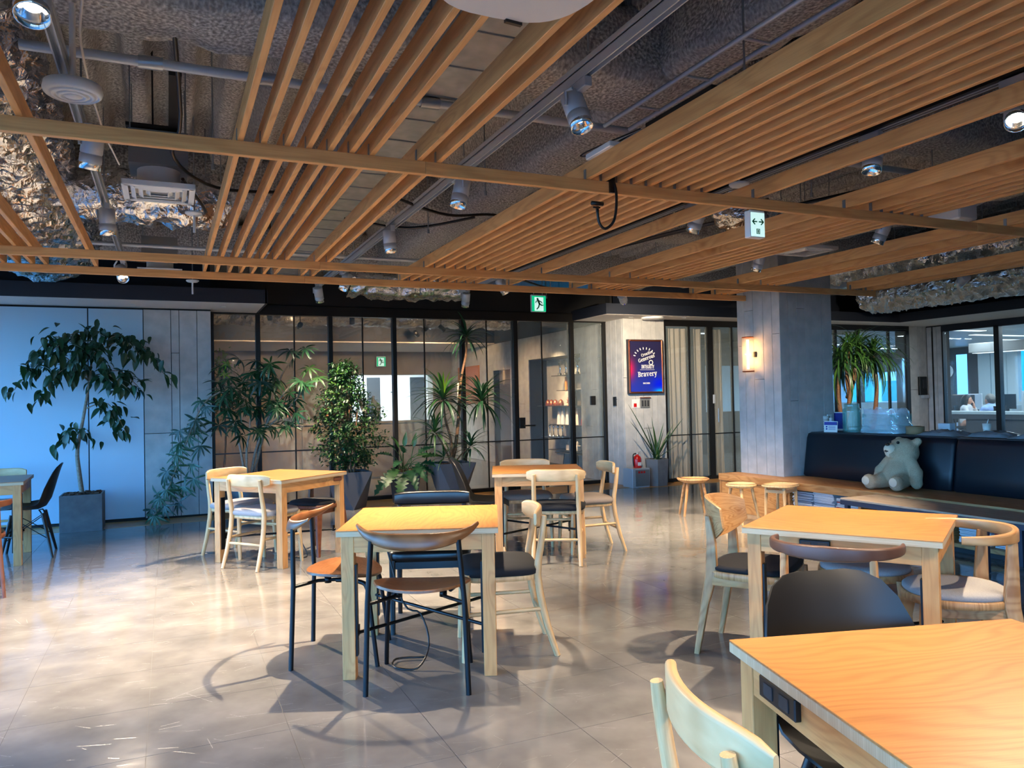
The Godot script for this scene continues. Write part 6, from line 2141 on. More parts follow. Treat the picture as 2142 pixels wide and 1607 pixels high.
func build_tables() -> void:
	make_table("oak cafe table at the left edge before the blue lit wall", Vector2(-1.55, -8.15), Vector2(1.0, -0.04).normalized(), Vector2(0.8, 0.8))
	make_table("oak cafe table beside the umbrella tree, two pale chairs at it", Vector2(0.90, -7.02), Vector2(0.63, 0.777), Vector2(0.80, 0.82))
	make_table("oak cafe table standing in the centre foreground", Vector2(1.245, -3.96), Vector2(0.922, 0.386), Vector2(0.78, 0.80))
	make_table("oak cafe table in front of the lobby glass door", Vector2(2.96, -6.12), Vector2(0.92, 0.39), Vector2(0.78, 0.78))
	make_table("oak cafe table before the bench with outlet strip", Vector2(2.985, -2.715), Vector2(0.53, 0.848), Vector2(0.82, 0.80), Vector3(-0.22, 0, 0.945))
	make_table("nearest oak cafe table at the lower right corner", Vector2(1.563, -1.07), Vector2(0.966, 0.259), Vector2(0.80, 0.80), Vector3(-0.945, 0, -0.45))
	# table by the umbrella tree
	chair_a("pale wooden chair, grey seat, back to camera at umbrella tree table", Vector2(0.74, -6.80), Vector2(0.78, -0.63), M.seat_grey, M.ash)
	chair_a("pale wooden chair at the far left corner of umbrella tree table", Vector2(0.60, -7.36), Vector2(0.63, 0.78), M.seat_grey, M.ash)
	chair_f("dark brown chair with black seat right of umbrella tree table", Vector2(1.20, -7.10), Vector2(-0.75, 0.66), M.walnut, M.seat_dark, M.walnut, 0.66)
	# centre table
	chair_b("horn back chair left of the centre table, seen from its side", Vector2(0.84, -4.15), Vector2(0.92, 0.39))
	chair_b("horn back chair nearest the camera, back towards us", Vector2(1.11, -3.60), Vector2(0.42, -0.907))
	chair_c("all black leather chair on the far side of centre table", Vector2(1.44, -4.46), Vector2(-0.36, 0.93))
	chair_a("pale wooden chair with dark seat right of centre table", Vector2(1.62, -3.86), Vector2(-0.955, -0.296), M.seat_dark, M.ash)
	# table before the lobby door
	chair_shell("black shell chair on pale dowel legs left of lobby door table", Vector2(2.52, -6.30), Vector2(0.92, 0.39), M.ash)
	chair_a("pale wooden chair with dark seat, back to camera, lobby door table", Vector2(2.95, -5.72), Vector2(0.5, -0.866), M.seat_dark, M.ash)
	chair_a("pale wooden chair right of lobby door table with taupe seat", Vector2(3.37, -5.97), Vector2(-0.97, -0.22), M.seat_taupe, M.ash)
	chair_a("pale wooden chair behind the lobby door table, facing us", Vector2(3.02, -6.47), Vector2(-0.37, 0.93), M.seat_taupe, M.ash)
	# table before the bench
	chair_e("oak chair with wide wraparound back left of bench side table", Vector2(2.80, -3.18), Vector2(0.55, 0.835))
	chair_f("walnut rail chair on the near side of bench side table", Vector2(2.57, -2.43), Vector2(0.84, -0.54), M.oakchair, M.seat_grey, M.rail_brown)
	chair_f("oak ring rail chair at the right of bench side table", Vector2(3.20, -2.36), Vector2(-0.8, -0.6), M.oakchair, M.seat_grey, M.oakchair, 0.705)
	chair_f("oak ring rail chair tucked under far side of bench side table", Vector2(3.24, -2.88), Vector2(-0.8, 0.6), M.oakchair, M.seat_grey, M.oakchair, 0.655)
	# nearest table
	chair_shell("black shell chair behind the nearest table, facing the camera", Vector2(1.61, -1.38), Vector2(-0.259, 0.966), M.black)
	chair_a("pale wooden chair cut off at the bottom, left of nearest table", Vector2(1.13, -1.17), Vector2(0.966, 0.259), M.seat_grey, M.ash)
	# table at the left edge
	chair_shell("black shell chair with dark legs beside the grey cube planter", Vector2(-1.18, -8.28), Vector2(-1.0, 0.05), M.black)
	chair_a("pale wooden chair behind the left edge table", Vector2(-1.5, -8.72), Vector2(0.05, 1.0), M.seat_grey, M.ash)
	chair_f("reddish brown chair cut off at the left picture edge", Vector2(-1.32, -6.72), Vector2(-0.2, -0.98), M.walnut, M.seat_dark, M.walnut, 0.66)
	stool("three sided wooden stool standing alone by the glass", Vector2(5.36, -7.06), 0, -0.4)
	stool("small round wooden stool by the bench end", Vector2(5.43, -6.36), 1, 0.2)
	stool("pale wooden stool with rails right of the round one", Vector2(5.66, -6.04), 2, 0.35)
	# cables hanging from tables
	var k := 0
	for q: Array in [[Vector3(1.02, 0.68, -4.0), Vector3(1.1, 0.3, -3.9), Vector3(1.18, 0.24, -3.85), Vector3(1.2, 0.1, -3.78), Vector3(1.12, 0.012, -3.72), Vector3(1.02, 0.012, -3.78), Vector3(1.06, 0.012, -3.9), Vector3(1.2, 0.012, -3.86)], [Vector3(1.0, 0.3, -7.1), Vector3(1.05, 0.15, -6.98), Vector3(1.1, 0.012, -6.9), Vector3(1.0, 0.012, -6.85), Vector3(0.97, 0.02, -7.0)]]:
		var st := begin()
		tube(st, curve(q, 28), 0.005, 6)
		single("power_cord", ["black power cord looping onto the floor under centre table", "black power cord below the umbrella tree table"][k], "cord", st, M.black)
		k += 1

# ------------------------------------------------------------------ plants
# a bent blade or leaf along +z, curving down; width profile by kind
func leaf_mesh(kind: String, l: float, w: float, droop: float, fold: float) -> ArrayMesh:
	var key := "%s%.3f%.3f%.2f" % [kind, l, w, droop]
	if leaf_meshes.has(key): return leaf_meshes[key]
	var st := begin()
	st.set_smooth_group(0)
	var n := 7 if kind != "lobed" else 14
	var rows := []
	for i in n + 1:
		var t := float(i) / n
		var h := 0.0
		match kind:
			"ovate": h = pow(sin(PI * pow(t, 0.75)), 0.9) * (1.0 - 0.25 * t)
			"strap": h = minf(1.0, t * 6.0) * pow(maxf(0.0, 1.0 - t), 0.55)
			"spike": h = (0.7 + 0.5 * t * (1.0 - t)) * pow(maxf(0.0, 1.0 - t), 0.5)
			"lance": h = pow(sin(PI * pow(t, 0.85)), 1.0)
			"lobed": h = pow(sin(PI * pow(t, 0.6)), 0.7) * (1.0 if i % 2 == 0 else 0.45)
		if i == n: h = 0.0
		var a := droop * t
		var z := sin(a) / maxf(droop, 0.001) * l if droop > 0.01 else t * l
		var y := -(1.0 - cos(a)) / maxf(droop, 0.001) * l if droop > 0.01 else 0.0
		rows.append([Vector3(-h * w * 0.5, y + fold * h * w, z), Vector3(0, y, z), Vector3(h * w * 0.5, y + fold * h * w, z)])
	for i in n:
		for j in 2:
			quad_n(st, rows[i][j], rows[i + 1][j], rows[i + 1][j + 1], rows[i][j + 1], Vector3.UP + Vector3(0, 0.2, 0.3), Vector2(i, j) * 0.1, Vector2(i + 1, j) * 0.1, Vector2(i + 1, j + 1) * 0.1, Vector2(i, j + 1) * 0.1)
	var m := done(st)
	leaf_meshes[key] = m
	return m

func leaf_at(parent: Node, mesh: Mesh, m: Material, at: Vector3, dir: Vector3, s := 1.0, up := Vector3.UP) -> void:
	put(parent, "leaf", mesh, m, Transform3D(along(dir, up).scaled_local(Vector3(s, s, s)), at))

func rv(r: float) -> Vector3:
	return Vector3(rng.randfn(0, r), rng.randfn(0, r), rng.randfn(0, r))

func facet_pot(st: SurfaceTool, base_r: float, mid_r: float, top_r: float, h: float) -> void:
	# twisted square planter: square base, turned square rim, flat triangular facets
	st.set_smooth_group(-1)
	for k in 4:
		var a0 := PI * 0.5 * k
		var b0 := Vector3(cos(a0) * base_r, 0, sin(a0) * base_r)
		var b1 := Vector3(cos(a0 + PI / 2) * base_r, 0, sin(a0 + PI / 2) * base_r)
		var t0 := Vector3(cos(a0 + PI / 4) * top_r, h, sin(a0 + PI / 4) * top_r)
		var t1 := Vector3(cos(a0 + PI * 0.75) * top_r, h, sin(a0 + PI * 0.75) * top_r)
		var c := Vector3(0, h * 0.5, 0)
		tri_n(st, b0, b1, t0, (b0 + b1 + t0) / 3.0 - c, Vector2(0, 0), Vector2(1, 0), Vector2(0, 1))
		tri_n(st, b1, t1, t0, (b1 + t1 + t0) / 3.0 - c, Vector2(0, 0), Vector2(1, 0), Vector2(0, 1))
		var i0 := t0 * Vector3(0.9, 1, 0.9)
		var i1 := t1 * Vector3(0.9, 1, 0.9)
		quad_n(st, t0, t1, i1, i0, Vector3.UP, Vector2(0, 0), Vector2(1, 0), Vector2(1, 1), Vector2(0, 1))
		var d0 := i0 - Vector3(0, 0.06, 0)
		var d1 := i1 - Vector3(0, 0.06, 0)
		quad_n(st, i0, i1, d1, d0, -(i0 + i1), Vector2(0, 0), Vector2(1, 0), Vector2(1, 1), Vector2(0, 1))
		tri_n(st, b0, b1, Vector3.ZERO, Vector3.DOWN, Vector2(0, 0), Vector2(1, 0), Vector2(0, 1))

func bark_chips(parent: Node, y: float, hx: float, hz: float, round_ := false) -> void:
	var st := begin()
	box(st, Vector3(0, y - 0.03, 0), Vector3(hx * 1.7, 0.02, hz * 1.7))
	for k in 140:
		var p := Vector3(rng.randf_range(-hx, hx), y + rng.randf_range(-0.015, 0.012), rng.randf_range(-hz, hz)) * Vector3(0.88, 1, 0.88)
		if round_ and Vector2(p.x / hx, p.z / hz).length() > 0.9: continue
		box(st, p, Vector3(rng.randf_range(0.03, 0.07), 0.012, rng.randf_range(0.015, 0.03)), Basis(Vector3.UP, rng.randf() * TAU) * Basis(Vector3.RIGHT, rng.randfn(0, 0.35)))
	var o := part(parent, "bark_chips", st, M.bark)
	o.set_meta("kind", "stuff")

func build_plants() -> void:
	ficus()
	umbrella_tree()
	bushy_tree()
	lobed_plant()
	dracaena_lobby()
	spiky_plant()
	dracaena_counter()
	lobby_plant()

func ficus() -> void:
	var o := Vector3(-0.865, 0, -9.74)
	var t := thing("potted_ficus", "tall drooping ficus tree in a grey cube planter by wall", "plant", o)
	var st := begin()
	for q: Array in [[Vector3(0, 0.2, 0.195), Vector3(0.41, 0.4, 0.02)], [Vector3(0, 0.2, -0.195), Vector3(0.41, 0.4, 0.02)], [Vector3(0.195, 0.2, 0), Vector3(0.02, 0.4, 0.37)], [Vector3(-0.195, 0.2, 0), Vector3(0.02, 0.4, 0.37)], [Vector3(0, 0.01, 0), Vector3(0.37, 0.02, 0.37)]]:
		box(st, q[0], q[1], Basis(), 0.002)
	part(t, "cube_planter", st, M.planter)
	bark_chips(t, 0.395, 0.18, 0.18)
	var tr := [Vector3(-0.87, 0.38, -9.75), Vector3(-0.90, 0.65, -9.75), Vector3(-0.915, 0.86, -9.76), Vector3(-0.875, 1.10, -9.75), Vector3(-0.835, 1.33, -9.74), Vector3(-0.79, 1.63, -9.75), Vector3(-0.76, 1.92, -9.75), Vector3(-0.73, 2.14, -9.75)]
	for i in tr.size(): tr[i] -= o
	st = begin()
	var path := curve(tr, 20)
	var rad := []
	for i in path.size(): rad.append(lerpf(0.026, 0.008, i / 20.0))
	tube(st, path, rad, 10)
	part(t, "trunk", st, M.trunk)
	var lm := [leaf_mesh("ovate", 0.15, 0.07, 0.5, 0.22), leaf_mesh("ovate", 0.13, 0.06, 0.9, 0.3), leaf_mesh("ovate", 0.17, 0.075, 0.3, 0.18)]
	# branches: [where on the trunk, bend, tip, leaves]
	var inner := begin()
	var br := [[5, Vector3(-1.12, 1.95, -9.7), Vector3(-1.52, 1.5, -9.62), 26], [6, Vector3(-1.1, 2.12, -9.65), Vector3(-1.38, 1.78, -9.55), 22], [5, Vector3(-1.0, 1.78, -9.6), Vector3(-1.28, 1.42, -9.5), 22], [6, Vector3(-0.9, 2.16, -9.6), Vector3(-1.1, 1.95, -9.45), 20], [7, Vector3(-0.75, 2.2, -9.7), Vector3(-0.62, 2.12, -9.55), 16], [6, Vector3(-0.5, 2.15, -9.68), Vector3(-0.26, 1.9, -9.6), 18], [6, Vector3(-0.35, 2.12, -9.75), Vector3(0.0, 1.66, -9.6), 22], [5, Vector3(-0.5, 1.75, -9.66), Vector3(-0.24, 1.5, -9.55), 20], [5, Vector3(-0.62, 1.72, -9.55), Vector3(-0.4, 1.55, -9.42), 18], [6, Vector3(-0.7, 2.0, -9.55), Vector3(-0.6, 1.75, -9.4), 20], [4, Vector3(-0.6, 1.38, -9.66), Vector3(-0.42, 1.05, -9.6), 24], [3, Vector3(-0.98, 1.1, -9.68), Vector3(-1.1, 0.93, -9.62), 9], [6, Vector3(-0.85, 1.95, -9.5), Vector3(-0.92, 1.7, -9.4), 22], [3, Vector3(-0.83, 1.08, -9.66), Vector3(-0.78, 0.98, -9.6), 5], [5, Vector3(-0.92, 1.9, -9.85), Vector3(-1.15, 1.7, -9.9), 14]]
	for b: Array in br:
		st = begin()
		var p := curve([tr[b[0]], b[1] - o, b[2] - o], 10)
		tube(st, p, [0.009, 0.008, 0.007, 0.0065, 0.006, 0.0055, 0.005, 0.0045, 0.004, 0.0035, 0.003], 6)
		var bo := part(t, "branch", st, M.trunk)
		for k in b[3]:
			var f := lerpf(0.3, 1.0, (k + rng.randf()) / b[3])
			var i := mini(int(f * 10), 9)
			var at: Vector3 = (p[i] as Vector3).lerp(p[i + 1], f * 10 - i) + rv(0.035)
			var d: Vector3 = (p[i + 1] - p[i]).normalized()
			var dir := (d * 0.5 + rv(0.55) + Vector3(0, -0.75, 0.1)).normalized()
			leaf_at(bo, lm[rng.randi() % 3], M.leaf if rng.randf() < 0.65 else M.leaf5, at, dir, rng.randf_range(0.75, 1.15), Vector3(rng.randfn(0, 0.3), 1, rng.randfn(0, 0.3) + 0.3))
		for k in b[3]:
			var f := rng.randf_range(0.25, 0.95)
			var i := mini(int(f * 10), 9)
			var sc := rng.randf_range(0.7, 1.1)
			inner.append_from(lm[rng.randi() % 3], 0, Transform3D(along(rv(0.6) + Vector3(0, -0.7, 0.1), Vector3(0.2, 1, 0.3)).scaled_local(Vector3(sc, sc, sc)), (p[i] as Vector3) + rv(0.06)))
	part(t, "inner_foliage", inner, M.leaf).set_meta("kind", "stuff")

func whorl(parent: Node, at: Vector3, aim: Vector3, n: int, l: float, m: Material, mesh: Mesh, droop: float) -> void:
	var z := aim.normalized()
	var b := along(z)
	var roll := rng.randf() * TAU
	for k in n:
		var a := roll + TAU * k / n + rng.randfn(0, 0.12)
		var dir := (b.x * cos(a) + b.y * sin(a)) + z * 0.25 + Vector3(0, -droop, 0)
		leaf_at(parent, mesh, m, at, dir, l * rng.randf_range(0.8, 1.15), z + rv(0.1))

func whorl_into(st: SurfaceTool, at: Vector3, aim: Vector3, n: int, l: float, mesh: Mesh, droop: float) -> void:
	var z := aim.normalized()
	var b := along(z)
	var roll := rng.randf() * TAU
	for k in n:
		var a := roll + TAU * k / n + rng.randfn(0, 0.12)
		var dir := (b.x * cos(a) + b.y * sin(a)) + z * 0.25 + Vector3(0, -droop, 0)
		var s := l * rng.randf_range(0.8, 1.15)
		st.append_from(mesh, 0, Transform3D(along(dir, z + rv(0.1)).scaled_local(Vector3(s, s, s)), at))

func umbrella_tree() -> void:
	var o := Vector3(0.86, 0, -9.78)
	var t := thing("umbrella_tree", "umbrella tree with long drooping branch beside the glass wall", "plant", o)
	var st := begin()
	lathe(st, [Vector2(0.0, 0.0), Vector2(0.15, 0.0), Vector2(0.2, 0.34), Vector2(0.19, 0.36), Vector2(0.18, 0.34), Vector2(0.0, 0.32)], Vector3(), 24)
	part(t, "round_pot", st, M.planter_dark)
	var trunks := [[Vector3(0, 0.3, 0), Vector3(-0.05, 0.7, 0.02), Vector3(-0.12, 1.04, 0), Vector3(-0.22, 1.3, 0.05)], [Vector3(0.02, 0.3, 0.03), Vector3(0.0, 0.75, 0.05), Vector3(0.04, 1.04, 0.05), Vector3(0.06, 1.5, 0.05)], [Vector3(0.03, 0.3, 0), Vector3(0.1, 0.75, 0), Vector3(0.2, 1.02, 0.03), Vector3(0.36, 1.35, 0.05), Vector3(0.5, 1.55, 0.1)], [Vector3(0.04, 0.3, -0.03), Vector3(0.22, 1.0, -0.08), Vector3(0.42, 1.65, -0.1), Vector3(0.6, 1.92, -0.05)], [Vector3(-0.22, 1.3, 0.05), Vector3(-0.24, 1.5, 0.06), Vector3(-0.45, 1.39, 0.08), Vector3(-0.58, 1.14, 0.1), Vector3(-0.69, 0.84, 0.1), Vector3(-0.82, 0.51, 0.12), Vector3(-0.92, 0.24, 0.12), Vector3(-1.05, 0.06, 0.14)], [Vector3(0.2, 1.02, 0.03), Vector3(0.5, 1.3, 0.1), Vector3(0.75, 1.62, 0.1)]]
	for k in trunks.size():
		st = begin()
		var p := curve(trunks[k], 16)
		var rad := []
		for i in p.size(): rad.append(lerpf(0.018 if k < 4 else 0.011, 0.006, i / 16.0))
		tube(st, p, rad, 8)
		part(t, "trunk" if k < 4 else "branch", st, M.trunk)
	var lm := leaf_mesh("lance", 0.19, 0.03, 0.75, 0.15)
	var wh := [Vector2(0.52, 1.61), Vector2(0.60, 1.80), Vector2(0.79, 1.88), Vector2(0.96, 1.85), Vector2(1.12, 1.82), Vector2(0.68, 1.44), Vector2(0.84, 1.61), Vector2(1.01, 1.61), Vector2(1.17, 1.66), Vector2(0.54, 1.33), Vector2(0.73, 1.15), Vector2(0.89, 1.26), Vector2(1.06, 1.26), Vector2(1.22, 1.31), Vector2(1.33, 1.13), Vector2(1.40, 1.48), Vector2(1.57, 1.60), Vector2(1.63, 1.78), Vector2(1.72, 1.66), Vector2(0.78, 0.98), Vector2(1.00, 1.0), Vector2(1.16, 1.04), Vector2(0.56, 1.10), Vector2(1.46, 1.93), Vector2(1.35, 1.98), Vector2(1.56, 2.02)]
	var count := 0
	for p: Vector2 in wh:
		var at := Vector3(p.x, p.y, -9.72 + rng.randf_range(-0.2, 0.28)) - o
		var m: Material = M.leaf2 if rng.randf() < 0.6 else (M.leaf5 if rng.randf() < 0.8 else M.leaf4)
		if p.x > 1.45 and p.y < 1.85: m = M.leaf4
		whorl(t, at, Vector3(rng.randfn(0, 0.4), 0.7, 0.5 + rng.randfn(0, 0.3)), 8, 1.0, m, lm, 0.35)
	for p: Vector2 in [Vector2(0.41, 1.33), Vector2(0.30, 1.17), Vector2(0.23, 1.00), Vector2(0.12, 1.06), Vector2(0.35, 0.88), Vector2(0.09, 0.78), Vector2(0.25, 0.67), Vector2(-0.01, 0.60), Vector2(0.17, 0.42), Vector2(0.04, 0.38), Vector2(-0.11, 0.33), Vector2(-0.04, 0.22), Vector2(-0.17, 0.17), Vector2(0.11, 0.24), Vector2(0.27, 0.5)]:
		var at := Vector3(p.x, p.y, -9.64 + rng.randf_range(-0.12, 0.12)) - o
		whorl(t, at, Vector3(-0.4 + rng.randfn(0, 0.3), 0.2, 0.6), 7, 0.9, M.leaf2 if rng.randf() < 0.5 else M.leaf5, lm, 0.8)
	# the inner, shaded leaves that merge into one mass
	var inner := begin()
	for k in 46:
		var a := rng.randf() * TAU
		var rr := sqrt(rng.randf())
		var at := Vector3(0.2 + cos(a) * rr * 0.5, 1.42 + sin(a) * rr * 0.42, rng.randf_range(-0.15, 0.25))
		whorl_into(inner, at, Vector3(rng.randfn(0, 0.5), 0.7, 0.4), 8, 1.05, lm, 0.4)
	for k in 12:
		var f := k / 11.0
		whorl_into(inner, Vector3(lerpf(-0.45, -1.0, f), lerpf(1.35, 0.15, f), 0.1) + rv(0.07), Vector3(-0.3, 0.3, 0.6), 7, 0.95, lm, 0.8)
	part(t, "inner_foliage", inner, M.leaf5).set_meta("kind", "stuff")
	# yellow-green young tips
	for p: Vector3 in [Vector3(-0.22, 1.82, 0.2), Vector3(-0.25, 1.7, 0.22)]:
		whorl(t, p, Vector3(0, 0.6, 0.6), 6, 0.45, M.leaf_lime, lm, 0.2)

func bushy_tree() -> void:
	var o := Vector3(2.10, 0, -9.78)
	var t := thing("bushy_ash_tree", "bushy small leaved tree in a dark faceted planter", "plant", o)
	var st := begin()
	facet_pot(st, 0.2, 0.25, 0.33, 0.47)
	part(t, "faceted_planter", st, M.planter_dark)
	bark_chips(t, 0.44, 0.16, 0.16)
	for k in 4:
		st = begin()
		tube(st, curve([Vector3(0.03 * k - 0.05, 0.42, 0.02 * k), Vector3(0.06 * k - 0.12, 0.9, 0.05 * k - 0.06), Vector3(0.1 * k - 0.2, 1.4, 0.06 * k - 0.1), Vector3(0.06 * k - 0.14, 1.75, 0.0)], 10), [0.014, 0.013, 0.012, 0.011, 0.01, 0.009, 0.008, 0.007, 0.006, 0.005, 0.004], 6)
		part(t, "stem", st, M.trunk_brown)
	# layered sprays of small leaflets, widest at the middle
	var sts := [begin(), begin(), begin()]
	for k in 96:
		var h := (k + rng.randf()) / 96.0
		var y := 0.52 + 1.28 * h
		var reach := 0.0
		if h < 0.3: reach = lerpf(0.24, 0.5, h / 0.3)
		elif h < 0.6: reach = lerpf(0.5, 0.4, (h - 0.3) / 0.3)
		else: reach = lerpf(0.4, 0.1, (h - 0.6) / 0.4)
		reach *= rng.randf_range(0.7, 1.1)
		var a := 2.4 * k + rng.randfn(0, 0.3)
		var out := Vector3(cos(a), 0, sin(a) * 0.8)
		var root := Vector3(-0.06 * h, y, 0)
		var tip := root + out * reach + Vector3(0, 0.05 - 0.12 * reach, 0)
		if tip.z + o.z < -10.36: tip.z = -10.36 - o.z
		rod(t, "twig", root, tip, 0.0028, M.trunk_brown, 5)
		for q in 62:
			var f := sqrt(rng.randf())
			var st2: SurfaceTool = sts[0 if rng.randf() < 0.5 else (1 if rng.randf() < 0.75 else 2)]
			st2.set_smooth_group(-1)
			var p := root.lerp(tip, f) + Vector3(rng.randfn(0, 0.045), rng.randfn(0, 0.028), rng.randfn(0, 0.045))
			if p.z + o.z < -10.37: continue
			var d := (out * 0.6 + Vector3(0, -0.3, 0) + rv(0.6)).normalized()
			var sx := d.cross(Vector3(0.1, 1, 0.15)).normalized() * rng.randf_range(0.011, 0.018)
			var ln := rng.randf_range(0.04, 0.065)
			var q1 := p + d * ln * 0.5 + sx + Vector3(0, 0.006, 0)
			var q2 := p + d * ln
			var q3 := p + d * ln * 0.5 - sx + Vector3(0, 0.006, 0)
			tri_n(st2, p, q1, q2, Vector3.UP, Vector2.ZERO, Vector2.RIGHT, Vector2.ONE)
			tri_n(st2, p, q2, q3, Vector3.UP, Vector2.ZERO, Vector2.ONE, Vector2.DOWN)
	for k in 3:
		part(t, "foliage", sts[k], [M.leaf, M.leaf4, M.leaf3][k]).set_meta("kind", "stuff")

func lobed_plant() -> void:
	var o := Vector3(2.84, 0, -9.86)
	var t := thing("lobed_leaf_plant", "low plant with large ragged lobed leaves in dark pot", "plant", o)
	var st := begin()
	loft(st, [rring(Vector3(0, 0, 0), Vector3.RIGHT, Vector3.BACK, 0.13, 0.13, 0.01), rring(Vector3(0, 0.42, 0), Vector3.RIGHT, Vector3.BACK, 0.17, 0.17, 0.01)], false)
	part(t, "square_pot", st, M.planter_dark)
	bark_chips(t, 0.43, 0.14, 0.14)
	var tips := [[Vector2(2.64, 0.90), 0.06, 0.0], [Vector2(2.55, 0.80), 0.05, 0.15], [Vector2(2.87, 0.95), 0.0, 0.1], [Vector2(2.99, 0.93), 0.05, 0.2], [Vector2(2.47, 0.66), 0.1, 0.2], [Vector2(3.23, 0.72), 0.08, 0.2], [Vector2(3.30, 0.58), 0.12, 0.25], [Vector2(3.14, 0.36), 0.2, 0.3], [Vector2(3.25, 0.42), 0.3, 0.3], [Vector2(2.54, 0.26), 0.25, 0.35], [Vector2(2.42, 0.16), 0.2, 0.35], [Vector2(2.86, 0.22), 0.38, 0.4], [Vector2(2.68, 0.12), 0.32, 0.4], [Vector2(3.0, 0.3), 0.34, 0.4], [Vector2(2.62, 0.5), 0.3, 0.2], [Vector2(3.1, 0.62), 0.3, 0.2], [Vector2(2.75, 0.75), 0.2, 0.1]]
	var lm := leaf_mesh("lobed", 0.4, 0.2, 0.7, 0.12)
	var lm2 := leaf_mesh("ovate", 0.34, 0.12, 0.4, 0.2)
	for k in tips.size():
		var q: Array = tips[k]
		var tip := Vector3(q[0].x - o.x, q[0].y, q[1] + 0.05)
		var root := Vector3(rng.randfn(0, 0.03), 0.44, rng.randfn(0, 0.03))
		var mid := root.lerp(tip, 0.4) + Vector3(0, 0.1, 0.02)
		st = begin()
		tube(st, curve([root, root.lerp(mid, 0.5) + Vector3(0, 0.05, 0), mid], 6), 0.005, 6)
		part(t, "stalk", st, M.leaf4)
		var d := tip - mid
		leaf_at(t, lm if k > 3 else lm2, M.leaf5 if k % 3 else M.leaf4, mid, d + Vector3(0, d.length() * 0.35, 0), clampf(d.length() / 0.36, 0.6, 1.1), Vector3(0, 1, 0.5))

func strap_crown(parent: Node, at: Vector3, n: int, l: float, m: Array, mesh: Mesh, aim := Vector3.UP) -> void:
	for k in n:
		var a := 2.4 * k + rng.randfn(0, 0.2)
		var el := lerpf(1.35, -0.55, float(k) / n) + rng.randfn(0, 0.12)
		var dir := Vector3(cos(a) * cos(el), sin(el), sin(a) * cos(el)) + aim * 0.15
		leaf_at(parent, mesh, m[rng.randi() % m.size()], at + Vector3(0, -0.05 * float(k) / n, 0), dir, l * rng.randf_range(0.75, 1.1))

func dracaena_lobby() -> void:
	var o := Vector3(3.42, 0, -9.66)
	var t := thing("tall_dracaena", "tall bare stemmed dracaena in faceted planter by glass", "plant", o, 0.0)
	var st := begin()
	facet_pot(st, 0.17, 0.24, 0.36, 0.52)
	part(t, "faceted_planter", st, M.planter_dark)
	bark_chips(t, 0.49, 0.17, 0.17)
	var trunks := [[Vector3(0.0, 0.48, 0), Vector3(0.06, 0.75, 0.02), Vector3(0.11, 1.07, 0), Vector3(0.14, 1.45, 0), Vector3(0.17, 1.7, 0.02), Vector3(0.24, 1.96, 0), Vector3(0.25, 2.2, 0)], [Vector3(-0.02, 0.48, 0.04), Vector3(-0.02, 0.8, 0.06), Vector3(-0.1, 1.1, 0.08), Vector3(-0.13, 1.36, 0.1)], [Vector3(0.13, 1.3, 0), Vector3(0.26, 1.34, 0.03), Vector3(0.42, 1.32, 0.05)], [Vector3(0.0, 0.48, 0.02), Vector3(-0.1, 0.7, 0.05), Vector3(-0.24, 0.92, 0.1)], [Vector3(0.03, 0.5, 0.04), Vector3(0.12, 0.62, 0.06), Vector3(0.24, 0.72, 0.08)]]
	for k in trunks.size():
		st = begin()
		var p := curve(trunks[k], 16)
		var rad := []
		for i in p.size(): rad.append(lerpf([0.026, 0.02, 0.013, 0.012, 0.012][k], [0.013, 0.012, 0.009, 0.008, 0.008][k], i / 16.0))
		tube(st, p, rad, 10)
		part(t, "trunk", st, M.trunk_brown)
	var lm := leaf_mesh("strap", 0.5, 0.044, 1.15, 0.2)
	strap_crown(t, Vector3(0.25, 2.2, 0), 44, 0.85, [M.leaf, M.leaf5], lm)
	strap_crown(t, Vector3(-0.13, 1.38, 0.1), 50, 1.15, [M.leaf4, M.leaf5, M.leaf], lm)
	strap_crown(t, Vector3(0.43, 1.34, 0.05), 46, 1.2, [M.leaf, M.leaf5], lm)
	strap_crown(t, Vector3(-0.25, 0.94, 0.1), 30, 0.9, [M.leaf5, M.leaf4], lm)
	strap_crown(t, Vector3(0.25, 0.74, 0.08), 30, 0.75, [M.leaf, M.leaf5], lm)
	strap_crown(t, Vector3(-0.14, 0.62, 0.12), 18, 0.7, [M.leaf5, M.leaf4], lm)
	for k in 3:
		var lo := leaf_mesh("strap", 0.42, 0.05, 0.35, 0.2)
		leaf_at(t, lo, M.leaf_lime, Vector3(-0.13, 1.4, 0.12), Vector3(-0.25 + 0.17 * k, 1.0, 0.25), 0.85)

